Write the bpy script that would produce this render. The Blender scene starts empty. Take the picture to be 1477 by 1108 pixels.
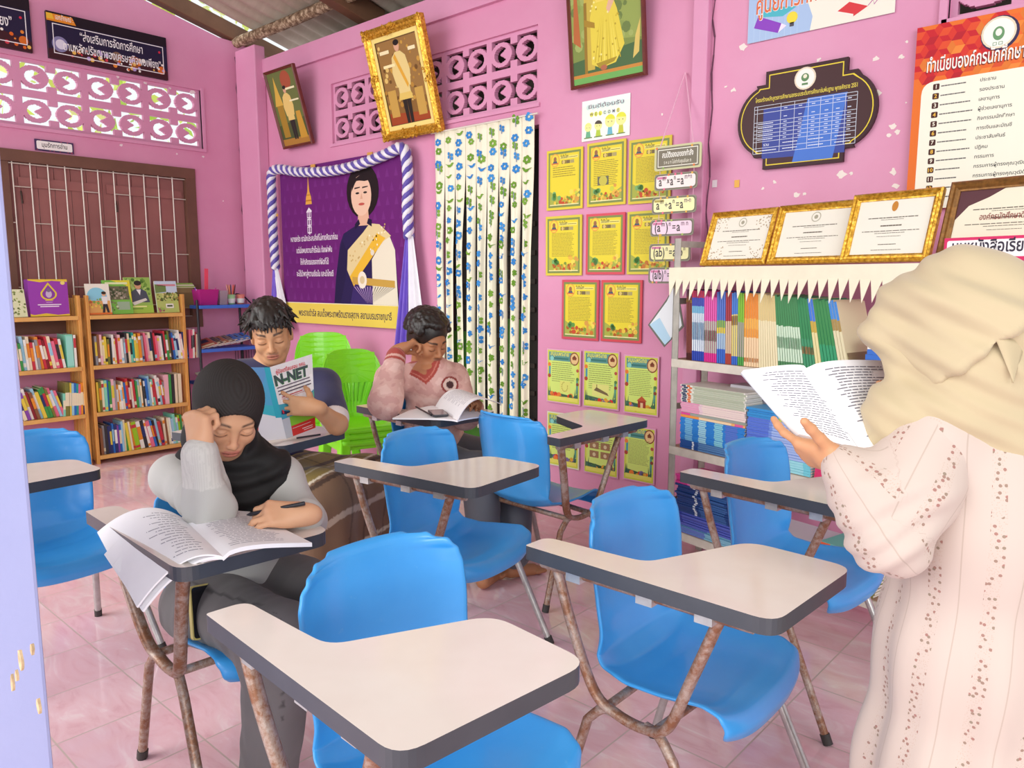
import bpy, bmesh, math, random
import numpy as np
from mathutils import Vector, Matrix, Euler
random.seed(7)
S = bpy.context.scene
COL = S.collection
PI = math.pi
# ---------------------------------------------------------------- camera
IMW, IMH, FPX = 1477.0, 1108.0, 1104.0
CAMH, PITCH, YAW = 1.40, math.radians(7.7), math.radians(42.0)
cam = bpy.data.cameras.new('camera'); camo = bpy.data.objects.new('camera', cam); COL.objects.link(camo)
cam.sensor_fit = 'HORIZONTAL'; cam.sensor_width = 36.0; cam.lens = FPX / IMW * 36.0
cam.clip_start = 0.05
camo.location = (0, 0, CAMH); camo.rotation_euler = (PI/2 - PITCH, 0, YAW)
S.camera = camo
# ---------------------------------------------------------------- view, world, daylight
S.view_settings.view_transform = 'Standard'; S.view_settings.look = 'None'
S.view_settings.gamma = 1.0; S.view_settings.use_curve_mapping = False
S.view_settings.exposure = 0.29
S.cycles.max_bounces = 8; S.cycles.diffuse_bounces = 5; S.cycles.glossy_bounces = 3
S.cycles.transparent_max_bounces = 8
S.cycles.sample_clamp_indirect = 4.0
W = bpy.data.worlds.new('daylight'); S.world = W; W.use_nodes = True
bg = W.node_tree.nodes['Background']; bg.inputs[0].default_value = (0.93, 0.965, 1.0, 1); bg.inputs[1].default_value = 0.85
sun = bpy.data.lights.new('sun', 'SUN'); suno = bpy.data.objects.new('sun', sun); COL.objects.link(suno)
sun.energy = 1.6; sun.angle = math.radians(50); sun.color = (1.0, 0.975, 0.94)
suno.rotation_euler = Vector((0.22, 0.80, -0.58)).to_track_quat('-Z', 'Y').to_euler()
# area lamps: an added wall fill and daylight from the open doorway side
def area(name, loc, target, sx, sy, power, color=(1, 1, 1)):
    l = bpy.data.lights.new(name, 'AREA'); l.shape = 'RECTANGLE'; l.size = sx; l.size_y = sy
    l.energy = power; l.color = color
    o = bpy.data.objects.new(name, l); COL.objects.link(o); o.location = loc
    o.rotation_euler = (Vector(target) - Vector(loc)).to_track_quat('-Z', 'Y').to_euler()
    return o
area('left_wall_fill', (7.0, -5.5, 3.0), (-5.5, 2.2, 1.5), 7.0, 3.6, 420, (1.0, 0.985, 0.96))  # added fill lamp that brightens the left wall
area('doorway_daylight', (-5.0, -4.2, 2.2), (-4.2, 3.0, 1.3), 5.0, 2.6, 120, (1.0, 0.98, 0.95))
# ---------------------------------------------------------------- pixel -> place helpers (authoring the real positions)
_F = Vector((-math.sin(YAW)*math.cos(PITCH), math.cos(YAW)*math.cos(PITCH), -math.sin(PITCH)))
_R = Vector((math.cos(YAW), math.sin(YAW), 0)); _U = _R.cross(_F); _C = Vector((0, 0, CAMH))
def ray(x, y): return _F + _R*((x - 738.5)/FPX) - _U*((y - 554.0)/FPX)
def onz(x, y, z=0.0): d = ray(x, y); return _C + d*((z - CAMH)/d.z)
def onx(x, y, X): d = ray(x, y); return _C + d*(X/d.x)
def ony(x, y, Y): d = ray(x, y); return _C + d*(Y/d.y)
# ---------------------------------------------------------------- materials
def lin(c):
    if isinstance(c, str):
        c = c.lstrip('#'); c = [int(c[i:i+2], 16)/255 for i in (0, 2, 4)]
    elif max(c) > 1.001: c = [v/255 for v in c]
    return tuple((v/12.92 if v <= 0.04045 else ((v + 0.055)/1.055)**2.4) for v in c[:3])
def rgba(c): return (*lin(c), 1.0)
class NT:
    def __init__(s, name):
        s.m = bpy.data.materials.new(name); s.m.use_nodes = True; s.t = s.m.node_tree
        s.b = s.t.nodes['Principled BSDF']
    def n(s, kind, **kw):
        x = s.t.nodes.new('ShaderNode' + kind)
        for k, v in kw.items():
            if k in x.inputs.keys() if isinstance(k, str) else False: x.inputs[k].default_value = v
            else: setattr(x, k, v)
        return x
    def l(s, a, b): s.t.links.new(a, b)
    def coord(s, kind='Object', scale=None):
        tc = s.n('TexCoord'); out = tc.outputs[kind]
        if scale is not None:
            mp = s.n('Mapping'); mp.inputs['Scale'].default_value = scale if hasattr(scale, '__len__') else (scale,)*3
            s.l(out, mp.inputs[0]); out = mp.outputs[0]
        return out
    def noise(s, co, scale, detail=4.0, rough=0.55, dist=0.0):
        x = s.n('TexNoise'); x.inputs['Scale'].default_value = scale; x.inputs['Detail'].default_value = detail
        x.inputs['Roughness'].default_value = rough; x.inputs['Distortion'].default_value = dist
        s.l(co, x.inputs['Vector']); return x.outputs['Fac']
    def ramp(s, fac, stops):
        r = s.n('ValToRGB'); e = r.color_ramp.elements
        while len(e) < len(stops): e.new(0.5)
        for i, (p, c) in enumerate(stops): e[i].position = p; e[i].color = c if len(c) == 4 else rgba(c)
        s.l(fac, r.inputs[0]); return r.outputs[0]
    def mix(s, fac, a, b):
        x = s.n('Mix'); x.data_type = 'RGBA'
        for v, i in ((fac, 0), (a, 6), (b, 7)):
            if hasattr(v, 'links'): s.l(v, x.inputs[i])
            else: x.inputs[i].default_value = v
        return x.outputs[2]
    def math(s, op, a, b=0.0, c=None):
        x = s.n('Math'); x.operation = op
        for i, v in enumerate((a, b, c)):
            if v is None: continue
            if hasattr(v, 'links'): s.l(v, x.inputs[i])
            else: x.inputs[i].default_value = v
        return x.outputs[0]
    def bump(s, h, strength=0.3, dist=0.01):
        x = s.n('Bump'); x.inputs['Strength'].default_value = strength; x.inputs['Distance'].default_value = dist
        s.l(h, x.inputs['Height']); s.l(x.outputs[0], s.b.inputs['Normal'])
    def base(s, v):
        if hasattr(v, 'links'): s.l(v, s.b.inputs['Base Color'])
        else: s.b.inputs['Base Color'].default_value = v
        return s
    def set(s, rough=0.5, metal=0.0, spec=None, coat=None, sheen=None):
        if hasattr(rough, 'links'): s.l(rough, s.b.inputs['Roughness'])
        else: s.b.inputs['Roughness'].default_value = rough
        s.b.inputs['Metallic'].default_value = metal
        if spec is not None: s.b.inputs['Specular IOR Level'].default_value = spec
        if coat is not None: s.b.inputs['Coat Weight'].default_value = coat; s.b.inputs['Coat Roughness'].default_value = 0.08
        if sheen is not None: s.b.inputs['Sheen Weight'].default_value = sheen
        return s
M = {}
def flat(name, c, rough=0.5, metal=0.0, var=0.06, scale=14.0, **kw):
    if name in M: return M[name]
    t = NT(name); f = t.noise(t.coord(), scale)
    l_ = lin(c); a = tuple(v*(1 - var) for v in l_) + (1,); b = tuple(min(1, v*(1 + var)) for v in l_) + (1,)
    t.base(t.ramp(f, [(0.3, a), (0.7, b)])).set(rough, metal, **kw); M[name] = t.m; return t.m
def vcol(name, rough=0.5, bump=0.0, bscale=200.0, spec=None, sheen=None, coat=None):
    if name in M: return M[name]
    t = NT(name); a = t.n('VertexColor'); a.layer_name = 'col'
    t.base(a.outputs[0]).set(rough, spec=spec, sheen=sheen, coat=coat)
    if bump: t.bump(t.noise(t.coord(), bscale, 3), bump, 0.002)
    M[name] = t.m; return t.m
# ---------------------------------------------------------------- objects
def tag(o, label=None, cat=None, group=None, kind=None):
    if label: o['label'] = label
    if cat: o['category'] = cat
    if group: o['group'] = group
    if kind: o['kind'] = kind
    return o
def thing(name, label, cat, loc=(0, 0, 0), rot=(0, 0, 0), group=None):
    o = bpy.data.objects.new(name, None); COL.objects.link(o); o.empty_display_size = 0.05
    o.location = loc; o.rotation_euler = rot
    return tag(o, label, cat, group)
class MB:
    """collects polygons with a colour and a material slot, builds one mesh"""
    def __init__(s): s.v = []; s.f = []; s.c = []; s.m = []; s.sm = []
    def add(s, verts, faces, col=(1, 1, 1), mi=0, smooth=False):
        k = len(s.v); s.v += [tuple(p) for p in verts]
        c = lin(col)
        for f in faces: s.f.append(tuple(i + k for i in f)); s.c.append(c); s.m.append(mi); s.sm.append(smooth)
        return s
    def quad(s, a, b, c, d, col=(1, 1, 1), mi=0): return s.add([a, b, c, d], [(0, 1, 2, 3)], col, mi)
    def box(s, lo, hi, col=(1, 1, 1), mi=0, mat=None):
        x0, y0, z0 = lo; x1, y1, z1 = hi
        v = [Vector(p) for p in ((x0,y0,z0),(x1,y0,z0),(x1,y1,z0),(x0,y1,z0),(x0,y0,z1),(x1,y0,z1),(x1,y1,z1),(x0,y1,z1))]
        if mat is not None: v = [mat @ p for p in v]
        return s.add(v, [(3,2,1,0),(4,5,6,7),(0,1,5,4),(1,2,6,5),(2,3,7,6),(3,0,4,7)], col, mi)
    def prism(s, pts, z0, z1, col=(1, 1, 1), mi=0, fn=None, side=None, smi=None):
        n = len(pts); fn = fn or (lambda x, y, z: (x, y, z))
        v = [fn(x, y, z0) for x, y in pts] + [fn(x, y, z1) for x, y in pts]
        s.add(v, [tuple(range(n - 1, -1, -1)), tuple(range(n, 2*n))], col, mi)
        return s.add(v, [(i, (i + 1) % n, n + (i + 1) % n, n + i) for i in range(n)], side or col, mi if smi is None else smi)
    def tube(s, path, r, n=8, col=(1, 1, 1), mi=0, caps=True, flatten=None, up=Vector((0, 0, 1)), rs=None):
        P = [Vector(p) for p in path]; rings = []; prev = None
        for i, p in enumerate(P):
            t = (P[min(i + 1, len(P) - 1)] - P[max(i - 1, 0)]).normalized()
            if prev is None:
                a = t.cross(up);
                if a.length < 1e-3: a = t.cross(Vector((1, 0, 0)))
                a.normalize()
            else: a = (prev - t*prev.dot(t)).normalized()
            prev = a; b = t.cross(a); rr = rs[i] if rs else r
            fa, fb = flatten or (1, 1)
            rings.append([p + a*(rr*fa*math.cos(2*PI*(k + .5)/n)) + b*(rr*fb*math.sin(2*PI*(k + .5)/n)) for k in range(n)])
        v = [q for ring in rings for q in ring]; f = []
        for i in range(len(P) - 1):
            for k in range(n): f.append((i*n + k, i*n + (k + 1) % n, (i + 1)*n + (k + 1) % n, (i + 1)*n + k))
        s.add(v, f, col, mi, n > 5)
        if caps: s.add(v, [tuple(range(n))[::-1], tuple(range(len(v) - n, len(v)))], col, mi)
        return s
    def lathe(s, prof, c=(0, 0, 0), n=20, col=(1, 1, 1), mi=0, closed=False):
        v = [(c[0] + r*math.cos(2*PI*k/n), c[1] + r*math.sin(2*PI*k/n), c[2] + z) for r, z in prof for k in range(n)]
        f = [(i*n + k, i*n + (k + 1) % n, (i + 1)*n + (k + 1) % n, (i + 1)*n + k) for i in range(len(prof) - 1) for k in range(n)]
        return s.add(v, f, col, mi, True)
    def grid(s, nu, nv, fn, col=(1, 1, 1), mi=0, smooth=True):
        v = [fn(i/(nu - 1), j/(nv - 1)) for i in range(nu) for j in range(nv)]
        f = [(i*nv + j, (i + 1)*nv + j, (i + 1)*nv + j + 1, i*nv + j + 1) for i in range(nu - 1) for j in range(nv - 1)]
        return s.add(v, f, col, mi, smooth)
    def mesh(s, name, mats):
        me = bpy.data.meshes.new(name); me.from_pydata(s.v, [], s.f)
        for m in (mats if isinstance(mats, (list, tuple)) else [mats]): me.materials.append(m)
        me.polygons.foreach_set('material_index', s.m); me.polygons.foreach_set('use_smooth', s.sm)
        at = me.color_attributes.new('col', 'FLOAT_COLOR', 'CORNER')
        cols = np.ones((len(me.loops), 4), np.float32)
        cnt = np.array([len(f) for f in s.f]); cols[:, :3] = np.repeat(np.array(s.c, np.float32).reshape(-1, 3), cnt, axis=0)
        at.data.foreach_set('color', cols.ravel()); me.update(); return me
    def build(s, name, mats, parent=None, loc=None, rot=None, bevel=None, merge=False):
        o = bpy.data.objects.new(name, s.mesh(name, mats)); COL.objects.link(o)
        if parent is not None: o.parent = parent
        if loc is not None: o.location = loc
        if rot is not None: o.rotation_euler = rot
        if bevel:
            b = o.modifiers.new('bevel', 'BEVEL'); b.width = bevel; b.segments = 2; b.limit_method = 'ANGLE'
        return o
def copy_tree(o, parent=None):
    c = o.copy(); COL.objects.link(c)
    if parent is not None: c.parent = parent
    for ch in list(o.children): copy_tree(ch, c)
    return c
def rounded(pts, r, n=5):
    """round the corners of a 2D polygon (r scalar or list)"""
    out = []; N = len(pts)
    for i in range(N):
        p = Vector(pts[i]).to_2d(); a = Vector(pts[i - 1]).to_2d(); b = Vector(pts[(i + 1) % N]).to_2d()
        rr = r[i] if hasattr(r, '__len__') else r
        u = (a - p); w = (b - p); k = min(rr, u.length*.48, w.length*.48); u.normalize(); w.normalize()
        p0 = p + u*k; p1 = p + w*k
        for j in range(n + 1):
            t = j/n; out.append(tuple(p0*(1 - t)**2 + p*2*t*(1 - t) + p1*t*t))
    return out
def bez(pts, n=10):
    """smooth open curve through points (Catmull-Rom)"""
    P = [Vector(p) for p in pts]; P = [P[0]*2 - P[1]] + P + [P[-1]*2 - P[-2]]; out = []
    for i in range(1, len(P) - 2):
        for j in range(n):
            t = j/n; a, b, c, d = P[i - 1:i + 3]
            out.append(0.5*((2*b) + (c - a)*t + (2*a - 5*b + 4*c - d)*t*t + (3*b - a - 3*c + d)*t**3))
    out.append(P[-2]); return out
# ================================================================ the room
XL, YB = -6.5, 3.65
def wall_mat(name, c, light, peel=0.0):
    t = NT(name); co = t.coord(); f = t.noise(co, 1.7, 6, .6); g = t.noise(co, 60, 3)
    b = t.ramp(f, [(0.3, rgba(c)), (0.72, rgba(light))])
    if peel:
        p = t.noise(co, 4.2, 9, .72, .6); k = t.ramp(p, [(peel, (0, 0, 0, 1)), (peel + .012, (1, 1, 1, 1))])
        b = t.mix(k, b, rgba('#efe3dc'))
    t.base(b).set(0.42, spec=0.35); t.bump(g, 0.12, 0.004); M[name] = t.m; return t.m
m_pink = wall_mat('pink_paint', '#d98fb2', '#df9cbc', 0.738)
m_pink2 = wall_mat('pink_paint_trim', '#d993b6', '#df9fc0', 0.73)
m_lav = wall_mat('lavender_paint', '#b4bdec', '#c2caf5', 0.745)
# floor tiles of marbled pink ceramic
t = NT('pink_marble_tile'); co = t.n('NewGeometry').outputs['Position']
sep = t.n('SeparateXYZ'); t.l(co, sep.inputs[0])
TS = 0.3135
def tl(axis, off):
    a = t.math('DIVIDE', t.math('SUBTRACT', axis, off), TS); fr = t.math('FRACT', a)
    return t.math('MINIMUM', fr, t.math('SUBTRACT', 1.0, fr)), t.math('FLOOR', a)
dx, ix = tl(sep.outputs[0], -2.165 - 20*TS); dy, iy = tl(sep.outputs[1], 0.993 - 20*TS)
cell = t.n('CombineXYZ'); t.l(t.math('MULTIPLY', ix, 3.71), cell.inputs[0]); t.l(t.math('MULTIPLY', iy, 5.13), cell.inputs[1])
add = t.n('VectorMath'); add.operation = 'ADD'; t.l(co, add.inputs[0]); t.l(cell.outputs[0], add.inputs[1])
mp = t.n('Mapping'); mp.inputs['Rotation'].default_value = (0, 0, .6); mp.inputs['Scale'].default_value = (1, 2.6, 1); t.l(add.outputs[0], mp.inputs[0])
n1 = t.noise(mp.outputs[0], 4.0, 7, .62, 1.2)
marb = t.ramp(n1, [(0.25, '#e2aeb8'), (0.42, '#efc6cd'), (0.55, '#f2ced5'), (0.68, '#f8e2e4'), (0.85, '#e6b6c0')])
wn = t.n('TexWhiteNoise'); t.l(cell.outputs[0], wn.inputs[0])
marb = t.mix(t.math('MULTIPLY', wn.outputs[0], 0.22), marb, rgba('#c98796'))
gap = t.math('LESS_THAN', t.math('MINIMUM', dx, dy), 0.0085)
t.base(t.mix(gap, marb, rgba('#c9b4ae'))).set(t.math('ADD', t.math('MULTIPLY', gap, .5), .09), spec=.6)
t.bump(t.math('SUBTRACT', 1.0, gap), .5, .002); m_floor = t.m
fl = MB().box((XL - .1, -3.0, -.12), (1.4, YB + .1, 0), '#e2b0bc').build('floor', m_floor); tag(fl, kind='structure')
# --- left wall (x = XL) with a window hole and a vent hole
WY0, WY1, WZ0, WZ1 = 0.55, 3.16, 1.02, 2.33
VY0, VY1, VZ0, VZ1 = 0.53, 3.262, 2.515, 3.0
b = MB(); T = .1
def wl(y0, y1, z0, z1): b.box((XL - T, y0, z0), (XL, y1, z1))
zt = 3.46
wl(-.4, WY0, 0, zt); wl(VY1, YB + T, 0, zt); wl(WY0, VY1, 0, WZ0); wl(WY1, VY1, WZ0, WZ1); wl(WY0, VY1, WZ1, VZ0); wl(VY0, VY1, VZ1, zt)
# the gable top of the wall under the sloping purlin
b.prism([(-.4, zt), (YB + T, zt), (YB - .2, 3.47), (2.9, 3.60), (1.8, 3.88), (-.4, 4.44)], XL - T, XL, fn=lambda y, z, x: (x, y, z))
tag(b.build('wall_left', m_pink), kind='structure')
# --- back wall (y = YB)
BX0, BX1 = -3.93, -3.068         # doorway behind the curtain
UX0, UX1, UZ0, UZ1 = -5.17, -3.08, 2.455, 2.905
RX0 = -.885
b = MB()
def wb(x0, x1, z0, z1): b.box((x0, YB, z0), (x1, YB + T, z1))
wb(XL - T, BX0, 0, UZ0); wb(BX0, BX1, 2.33, UZ0); wb(BX1, 1.4, 0, 2.455); wb(BX1, UX1, 2.455, UZ0 + .001)
wb(XL - T, UX0, UZ0, UZ1); wb(UX1, RX0, UZ0, UZ1); wb(.6, 1.4, 2.455, 2.905)
wb(XL - T, 1.4, UZ1, 3.24)
tag(b.build('wall_back', m_pink), kind='structure')
b = MB().box((XL + .36, YB - .03, 3.10), (1.4, YB, 3.25)); tag(b.build('trim_1', m_pink2), kind='structure')
# pilasters
b = MB().box((-6.42, YB - .10, 0), (-6.10, YB, 3.36)).box((-6.5, YB - .03, 0), (-6.40, YB, 3.36))
tag(b.build('pillar_1', m_pink2, bevel=.01), kind='structure')
b = MB().box((-2.03, YB - .045, 0), (-1.945, YB, 3.25)); tag(b.build('pillar_2', m_pink2, bevel=.006), kind='structure')
# long cracks beside the pilasters (thin dark fissures)
def crack(pts, w, name):
    b = MB()
    for (p, q) in zip(pts, pts[1:]):
        p, q = Vector(p), Vector(q); d = (q - p).normalized(); n = Vector((0, -1, 0)).cross(d) if name == 'y' else Vector((1, 0, 0)).cross(d)
        b.tube([p, q], w*random.uniform(.6, 1.5), 4)
    return b
pts = []
for i in range(30):
    z = .9 + i*.085; pts.append((-1.935 + .006*math.sin(i*1.7) + random.uniform(-.004, .004), YB - .001, z))
tag(crack(pts, .0035, 'y').build('trim_2', flat('crack_dark', '#6b4358', .9)), kind='structure')
pts = []
for i in range(27):
    z = 1.05 + i*.088; pts.append((XL + .006, YB - .045 + .008*math.sin(i*2.1) + random.uniform(-.006, .006), z))
tag(crack(pts, .006, 'x').build('trim_3', M['crack_dark']), kind='structure')
# lavender end wall beside the photographer
pe = ony(38, 640, .44).x
b = MB().box((pe - .5, .30, 0), (pe, .44, 3.6)); o = b.build('wall_front', m_lav, bevel=.008); tag(o, kind='structure')
b = MB()
for (px, py, r) in ((32, 955, .012), (20, 985, .009), (26, 975, .006), (58, 1020, .008), (48, 935, .006)):
    q_ = ony(px, py, .30); x, z = q_.x, q_.z
    pts = [(x + r*random.uniform(.6, 1.2)*math.cos(a)*.8, z + r*1.5*random.uniform(.6, 1.2)*math.sin(a)) for a in [k*2*PI/9 for k in range(9)]]
    b.prism(pts, .297, .3005, fn=lambda x, z, y: (x, y, z))
tag(b.build('trim_4', flat('bare_plaster', '#cdb28c', .9, var=.3, scale=60)), kind='structure')
# --- breeze block vent panels
def vent_solid(u, v):
    """True where a block is solid; u,v in 0..1 over one block"""
    w, h = 1.0, .533; x = u*w; y = v*h
    m = np.minimum(np.minimum(x, w - x), np.minimum(y, h - y)); s = m < .055
    cy = h/2; ym = np.abs(y - cy)
    for cx_, sg in ((.245, 1), (.755, -1)):
        d = np.hypot((x - cx_)/1.22, (y - cy)/1.0); s |= (np.abs(d - .142) < .031)
        xi = (x - cx_)*sg
        s |= (d < .15) & (xi > -.02) & (ym < (xi + .02)*.62)
    s |= (np.abs(x - .5) < .065) & (ym > .115)
    return s
def vent_mesh(name, w, h, depth, nu=74):
    nv = int(nu*h/w); U, V = np.meshgrid((np.arange(nu) + .5)/nu, (np.arange(nv) + .5)/nv, indexing='ij')
    s = vent_solid(U, V); b = MB(); du, dv = w/nu, h/nv
    P = np.zeros((nu + 2, nv + 2), bool); P[1:-1, 1:-1] = s
    # front/back strips (run-length) and side walls
    for i in range(nu):
        j = 0
        while j < nv:
            if s[i, j]:
                k = j
                while k < nv and s[i, k]: k += 1
                x0, x1, z0, z1 = i*du, (i + 1)*du, j*dv, k*dv
                b.quad((x0, 0, z0), (x1, 0, z0), (x1, 0, z1), (x0, 0, z1)); b.quad((x0, depth, z0), (x0, depth, z1), (x1, depth, z1), (x1, depth, z0))
                for zz in (z0, z1): b.quad((x0, 0, zz), (x0, depth, zz), (x1, depth, zz), (x1, 0, zz))
                j = k
            else: j += 1
    for j in range(nv):
        col = P[:, j + 1]
        ch = np.nonzero(col[1:] != col[:-1])[0]
        for c in ch: b.quad((c*du, 0, j*dv), (c*du, depth, j*dv), (c*du, depth, (j + 1)*dv), (c*du, 0, (j + 1)*dv))
    return b
bw = .4548
blk = vent_mesh('block', bw, .2425, .034)
def vent_panel(name, cols, rows, fn, mat):
    b = MB()
    for i in range(cols):
        for j in range(rows):
            b.add([fn(x + i*bw, y, z + j*.2425) for x, y, z in blk.v], blk.f)
    o = b.build(name, mat); tag(o, kind='structure'); return o
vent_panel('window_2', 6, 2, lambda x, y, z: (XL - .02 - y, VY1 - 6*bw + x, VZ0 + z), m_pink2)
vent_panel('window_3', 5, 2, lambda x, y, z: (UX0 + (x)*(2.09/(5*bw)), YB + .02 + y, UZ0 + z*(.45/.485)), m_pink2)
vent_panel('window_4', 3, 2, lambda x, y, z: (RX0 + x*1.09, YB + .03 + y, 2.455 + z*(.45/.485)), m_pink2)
# sills of flaking mortar under the vents
b = MB().box((XL - .02, VY0, VZ0 - .025), (XL + .02, VY1 + .02, VZ0)).box((XL - .02, VY1, VZ0 - .02), (XL + .012, VY1 + .025, VZ1 + .02))
b.box((UX0 - .02, YB - .012, UZ0 - .022), (UX1 + .02, YB + .02, UZ0)).box((RX0 - .02, YB - .02, 2.43), (.6, YB + .02, 2.457)).box((RX0 - .03, YB - .02, 2.43), (RX0, YB + .02, 2.92))
tag(b.build('trim_5', m_pink2), kind='structure')
# dark-toned backing added to give the shade behind the back wall vents
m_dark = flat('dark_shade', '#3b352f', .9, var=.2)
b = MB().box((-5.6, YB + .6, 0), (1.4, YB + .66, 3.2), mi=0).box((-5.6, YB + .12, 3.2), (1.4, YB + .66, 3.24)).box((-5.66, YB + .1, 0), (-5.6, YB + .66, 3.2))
tag(b.build('vent_shade_backing', flat('grey_shade', '#756e62', .9, var=.25, scale=5)), kind='structure')
b = MB().box((BX0 - .02, YB + .10, 0), (BX1 + .02, YB + .13, 2.4), mi=0)  # dark panel closing the doorway, its colour stands in for the darkness behind
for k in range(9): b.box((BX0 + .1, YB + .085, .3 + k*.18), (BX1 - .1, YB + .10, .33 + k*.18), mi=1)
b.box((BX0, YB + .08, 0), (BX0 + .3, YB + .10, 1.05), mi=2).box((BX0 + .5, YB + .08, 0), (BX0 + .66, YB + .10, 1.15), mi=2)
tag(b.build('doorway_dark_panel', [flat('doorway_shade', '#2c2723', .7), flat('door_slat', '#3c352f', .6), flat('door_green', '#3f7a22', .6)]), kind='structure')
# --- window: brown frame, closed plank shutters and a staggered white rod grille
m_brown = flat('brown_shutter', '#96605c', .55, var=.14, scale=3)
m_brownf = flat('brown_frame', '#6e4a3c', .5, var=.12, scale=6)
b = MB(); f_ = .075
b.box((XL - .06, WY0 - .02, WZ0 - .02), (XL + .02, WY1 + .01, WZ0 + f_)).box((XL - .06, WY0 - .02, WZ1 - f_), (XL + .02, WY1 + .01, WZ1 + .01))
b.box((XL - .06, WY1 - f_, WZ0 + f_), (XL + .018, WY1 + .01, WZ1 - f_)); b.box((XL - .06, WY0 - .02, WZ0 + f_), (XL + .018, WY0 + f_, WZ1 - f_)); b.box((XL - .06, 1.71, WZ0 + f_), (XL + .005, 1.79, WZ1 - f_))
win = b.build('window_1', m_brownf); tag(win, kind='structure')
b = MB(); y = WY0 + f_
while y < WY1 - f_ - .01:
    y1 = min(y + .113, WY1 - f_); b.box((XL - .055, y + .002, WZ0 + .05), (XL - .03 - random.uniform(0, .004), y1 - .002, WZ1 - .05)); y = y1
for z in (1.25, 1.75, 2.12): b.box((XL - .06, WY0 + .05, z), (XL - .058, WY1 - .05, z + .1))
for y0, y1 in ((1.85, 2.4), (2.46, 3.06)):
    b.box((XL - .03, y0, 2.08), (XL - .018, y1, 2.15)); b.box((XL - .03, y0, 1.2), (XL - .018, y1, 1.27))
sh = b.build('shutter', m_brown, win)
b = MB(); k = 0; y = WY0 + .1; m_rod = flat('white_rod', '#d8cfc4', .4, metal=.3)
ys = []
while y < WY1 - .05: ys.append(y); y += .1165
for i, y in enumerate(ys):
    b.tube([(XL - .005, y, WZ0 + .06), (XL - .005, y, WZ1 - .06)], .0055, 6)
    if i + 1 < len(ys):
        for z in ([1.35, 1.82] if i % 2 else [1.2, 1.62, 2.08]): b.tube([(XL - .005, y, z), (XL - .005, ys[i + 1], z)], .0045, 6)
for z in (WZ0 + .075, WZ1 - .085): b.tube([(XL - .005, ys[0], z), (XL - .005, ys[-1], z)], .0055, 6)
b.build('grille', m_rod, win)
b = MB()
for y, z in ((1.86, 2.05), (2.52, 2.03)): b.tube([(XL - .01, y, z), (XL, y, z - .04), (XL + .005, y, z - .09)], .007, 6)
b.build('latch', flat('dark_iron', '#4a3a34', .5, metal=.6), win)
# --- roof of corrugated cement sheets on timber
def roofz(x, y): return 3.50 + .255*(YB - y)
t = NT('cement_sheet'); co = t.coord(); f = t.noise(co, 2.2, 7, .65); g = t.n('Mapping'); g.inputs['Scale'].default_value = (1.2, 9, 1); t.l(co, g.inputs[0])
t.base(t.mix(t.noise(g.outputs[0], 2.5, 5), t.ramp(f, [(.3, '#a79a86'), (.6, '#cfc5b4'), (.8, '#d8d0c2')]), rgba('#aca08e'))).set(.85); m_roof = t.m
b = MB()
def rf(u, v):
    y = -1.3 + (YB + 1.1 + 1.3)*v; x = XL + .24 + (1.8 - XL - .24)*u
    s = math.sin(2*PI*x/.177)
    return (x, y, roofz(x, y) + .05 + .022*s)
b.grid(420, 8, rf)
o = b.build('ceiling', m_roof); tag(o, kind='structure')
so = o.modifiers.new('s', 'SOLIDIFY'); so.thickness = .012
m_wood = flat('dark_timber', '#6d4c36', .7, var=.25, scale=4)
t = NT('bark_timber'); co = t.coord(); n = t.noise(co, 26, 5, .7); t.base(t.ramp(n, [(.35, '#5a4230'), (.5, '#8f775c'), (.62, '#cdbb9d')])).set(.9); t.bump(n, .8, .01); m_bark = t.m
def beam(name, p, q, w, h, mat):
    p, q = Vector(p), Vector(q); d = (q - p); L = d.length
    o = MB().box((0, -w/2, -h/2), (L, w/2, h/2)).build(name, mat, bevel=.006)
    o.location = p; o.rotation_euler = d.to_track_quat('X', 'Z').to_euler(); tag(o, kind='structure'); return o
beam('beam_1', (XL - .02, -.4, 4.50), (XL - .02, YB + .6, 3.38), .10, .13, m_wood)
xb = onz(480, 15, 3.36)
beam('beam_2', (xb.x, -1.2, roofz(xb.x, -1.2) - .12), (xb.x, YB + .3, roofz(xb.x, YB) - .12), .11, .16, m_wood)
beam('beam_3', (-3.0, -1.2, roofz(-3, -1.2) - .12), (-3.0, YB + .3, roofz(-3, YB) - .12), .11, .16, m_wood)
def pole(y, x0, x1, r):
    n = 16; P = [(x0 + (x1 - x0)*i/n, y + random.uniform(-.012, .012), roofz(x0 + (x1 - x0)*i/n, y) - .045 + random.uniform(-.008, .008)) for i in range(n + 1)]
    tag(MB().tube(P, r, 9).build('beam_4', m_bark), kind='structure')
pole(3.62, XL - .05, 1.0, .045); pole(2.3, XL, 1.0, .045); pole(1.0, XL, 1.0, .045)
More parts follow.
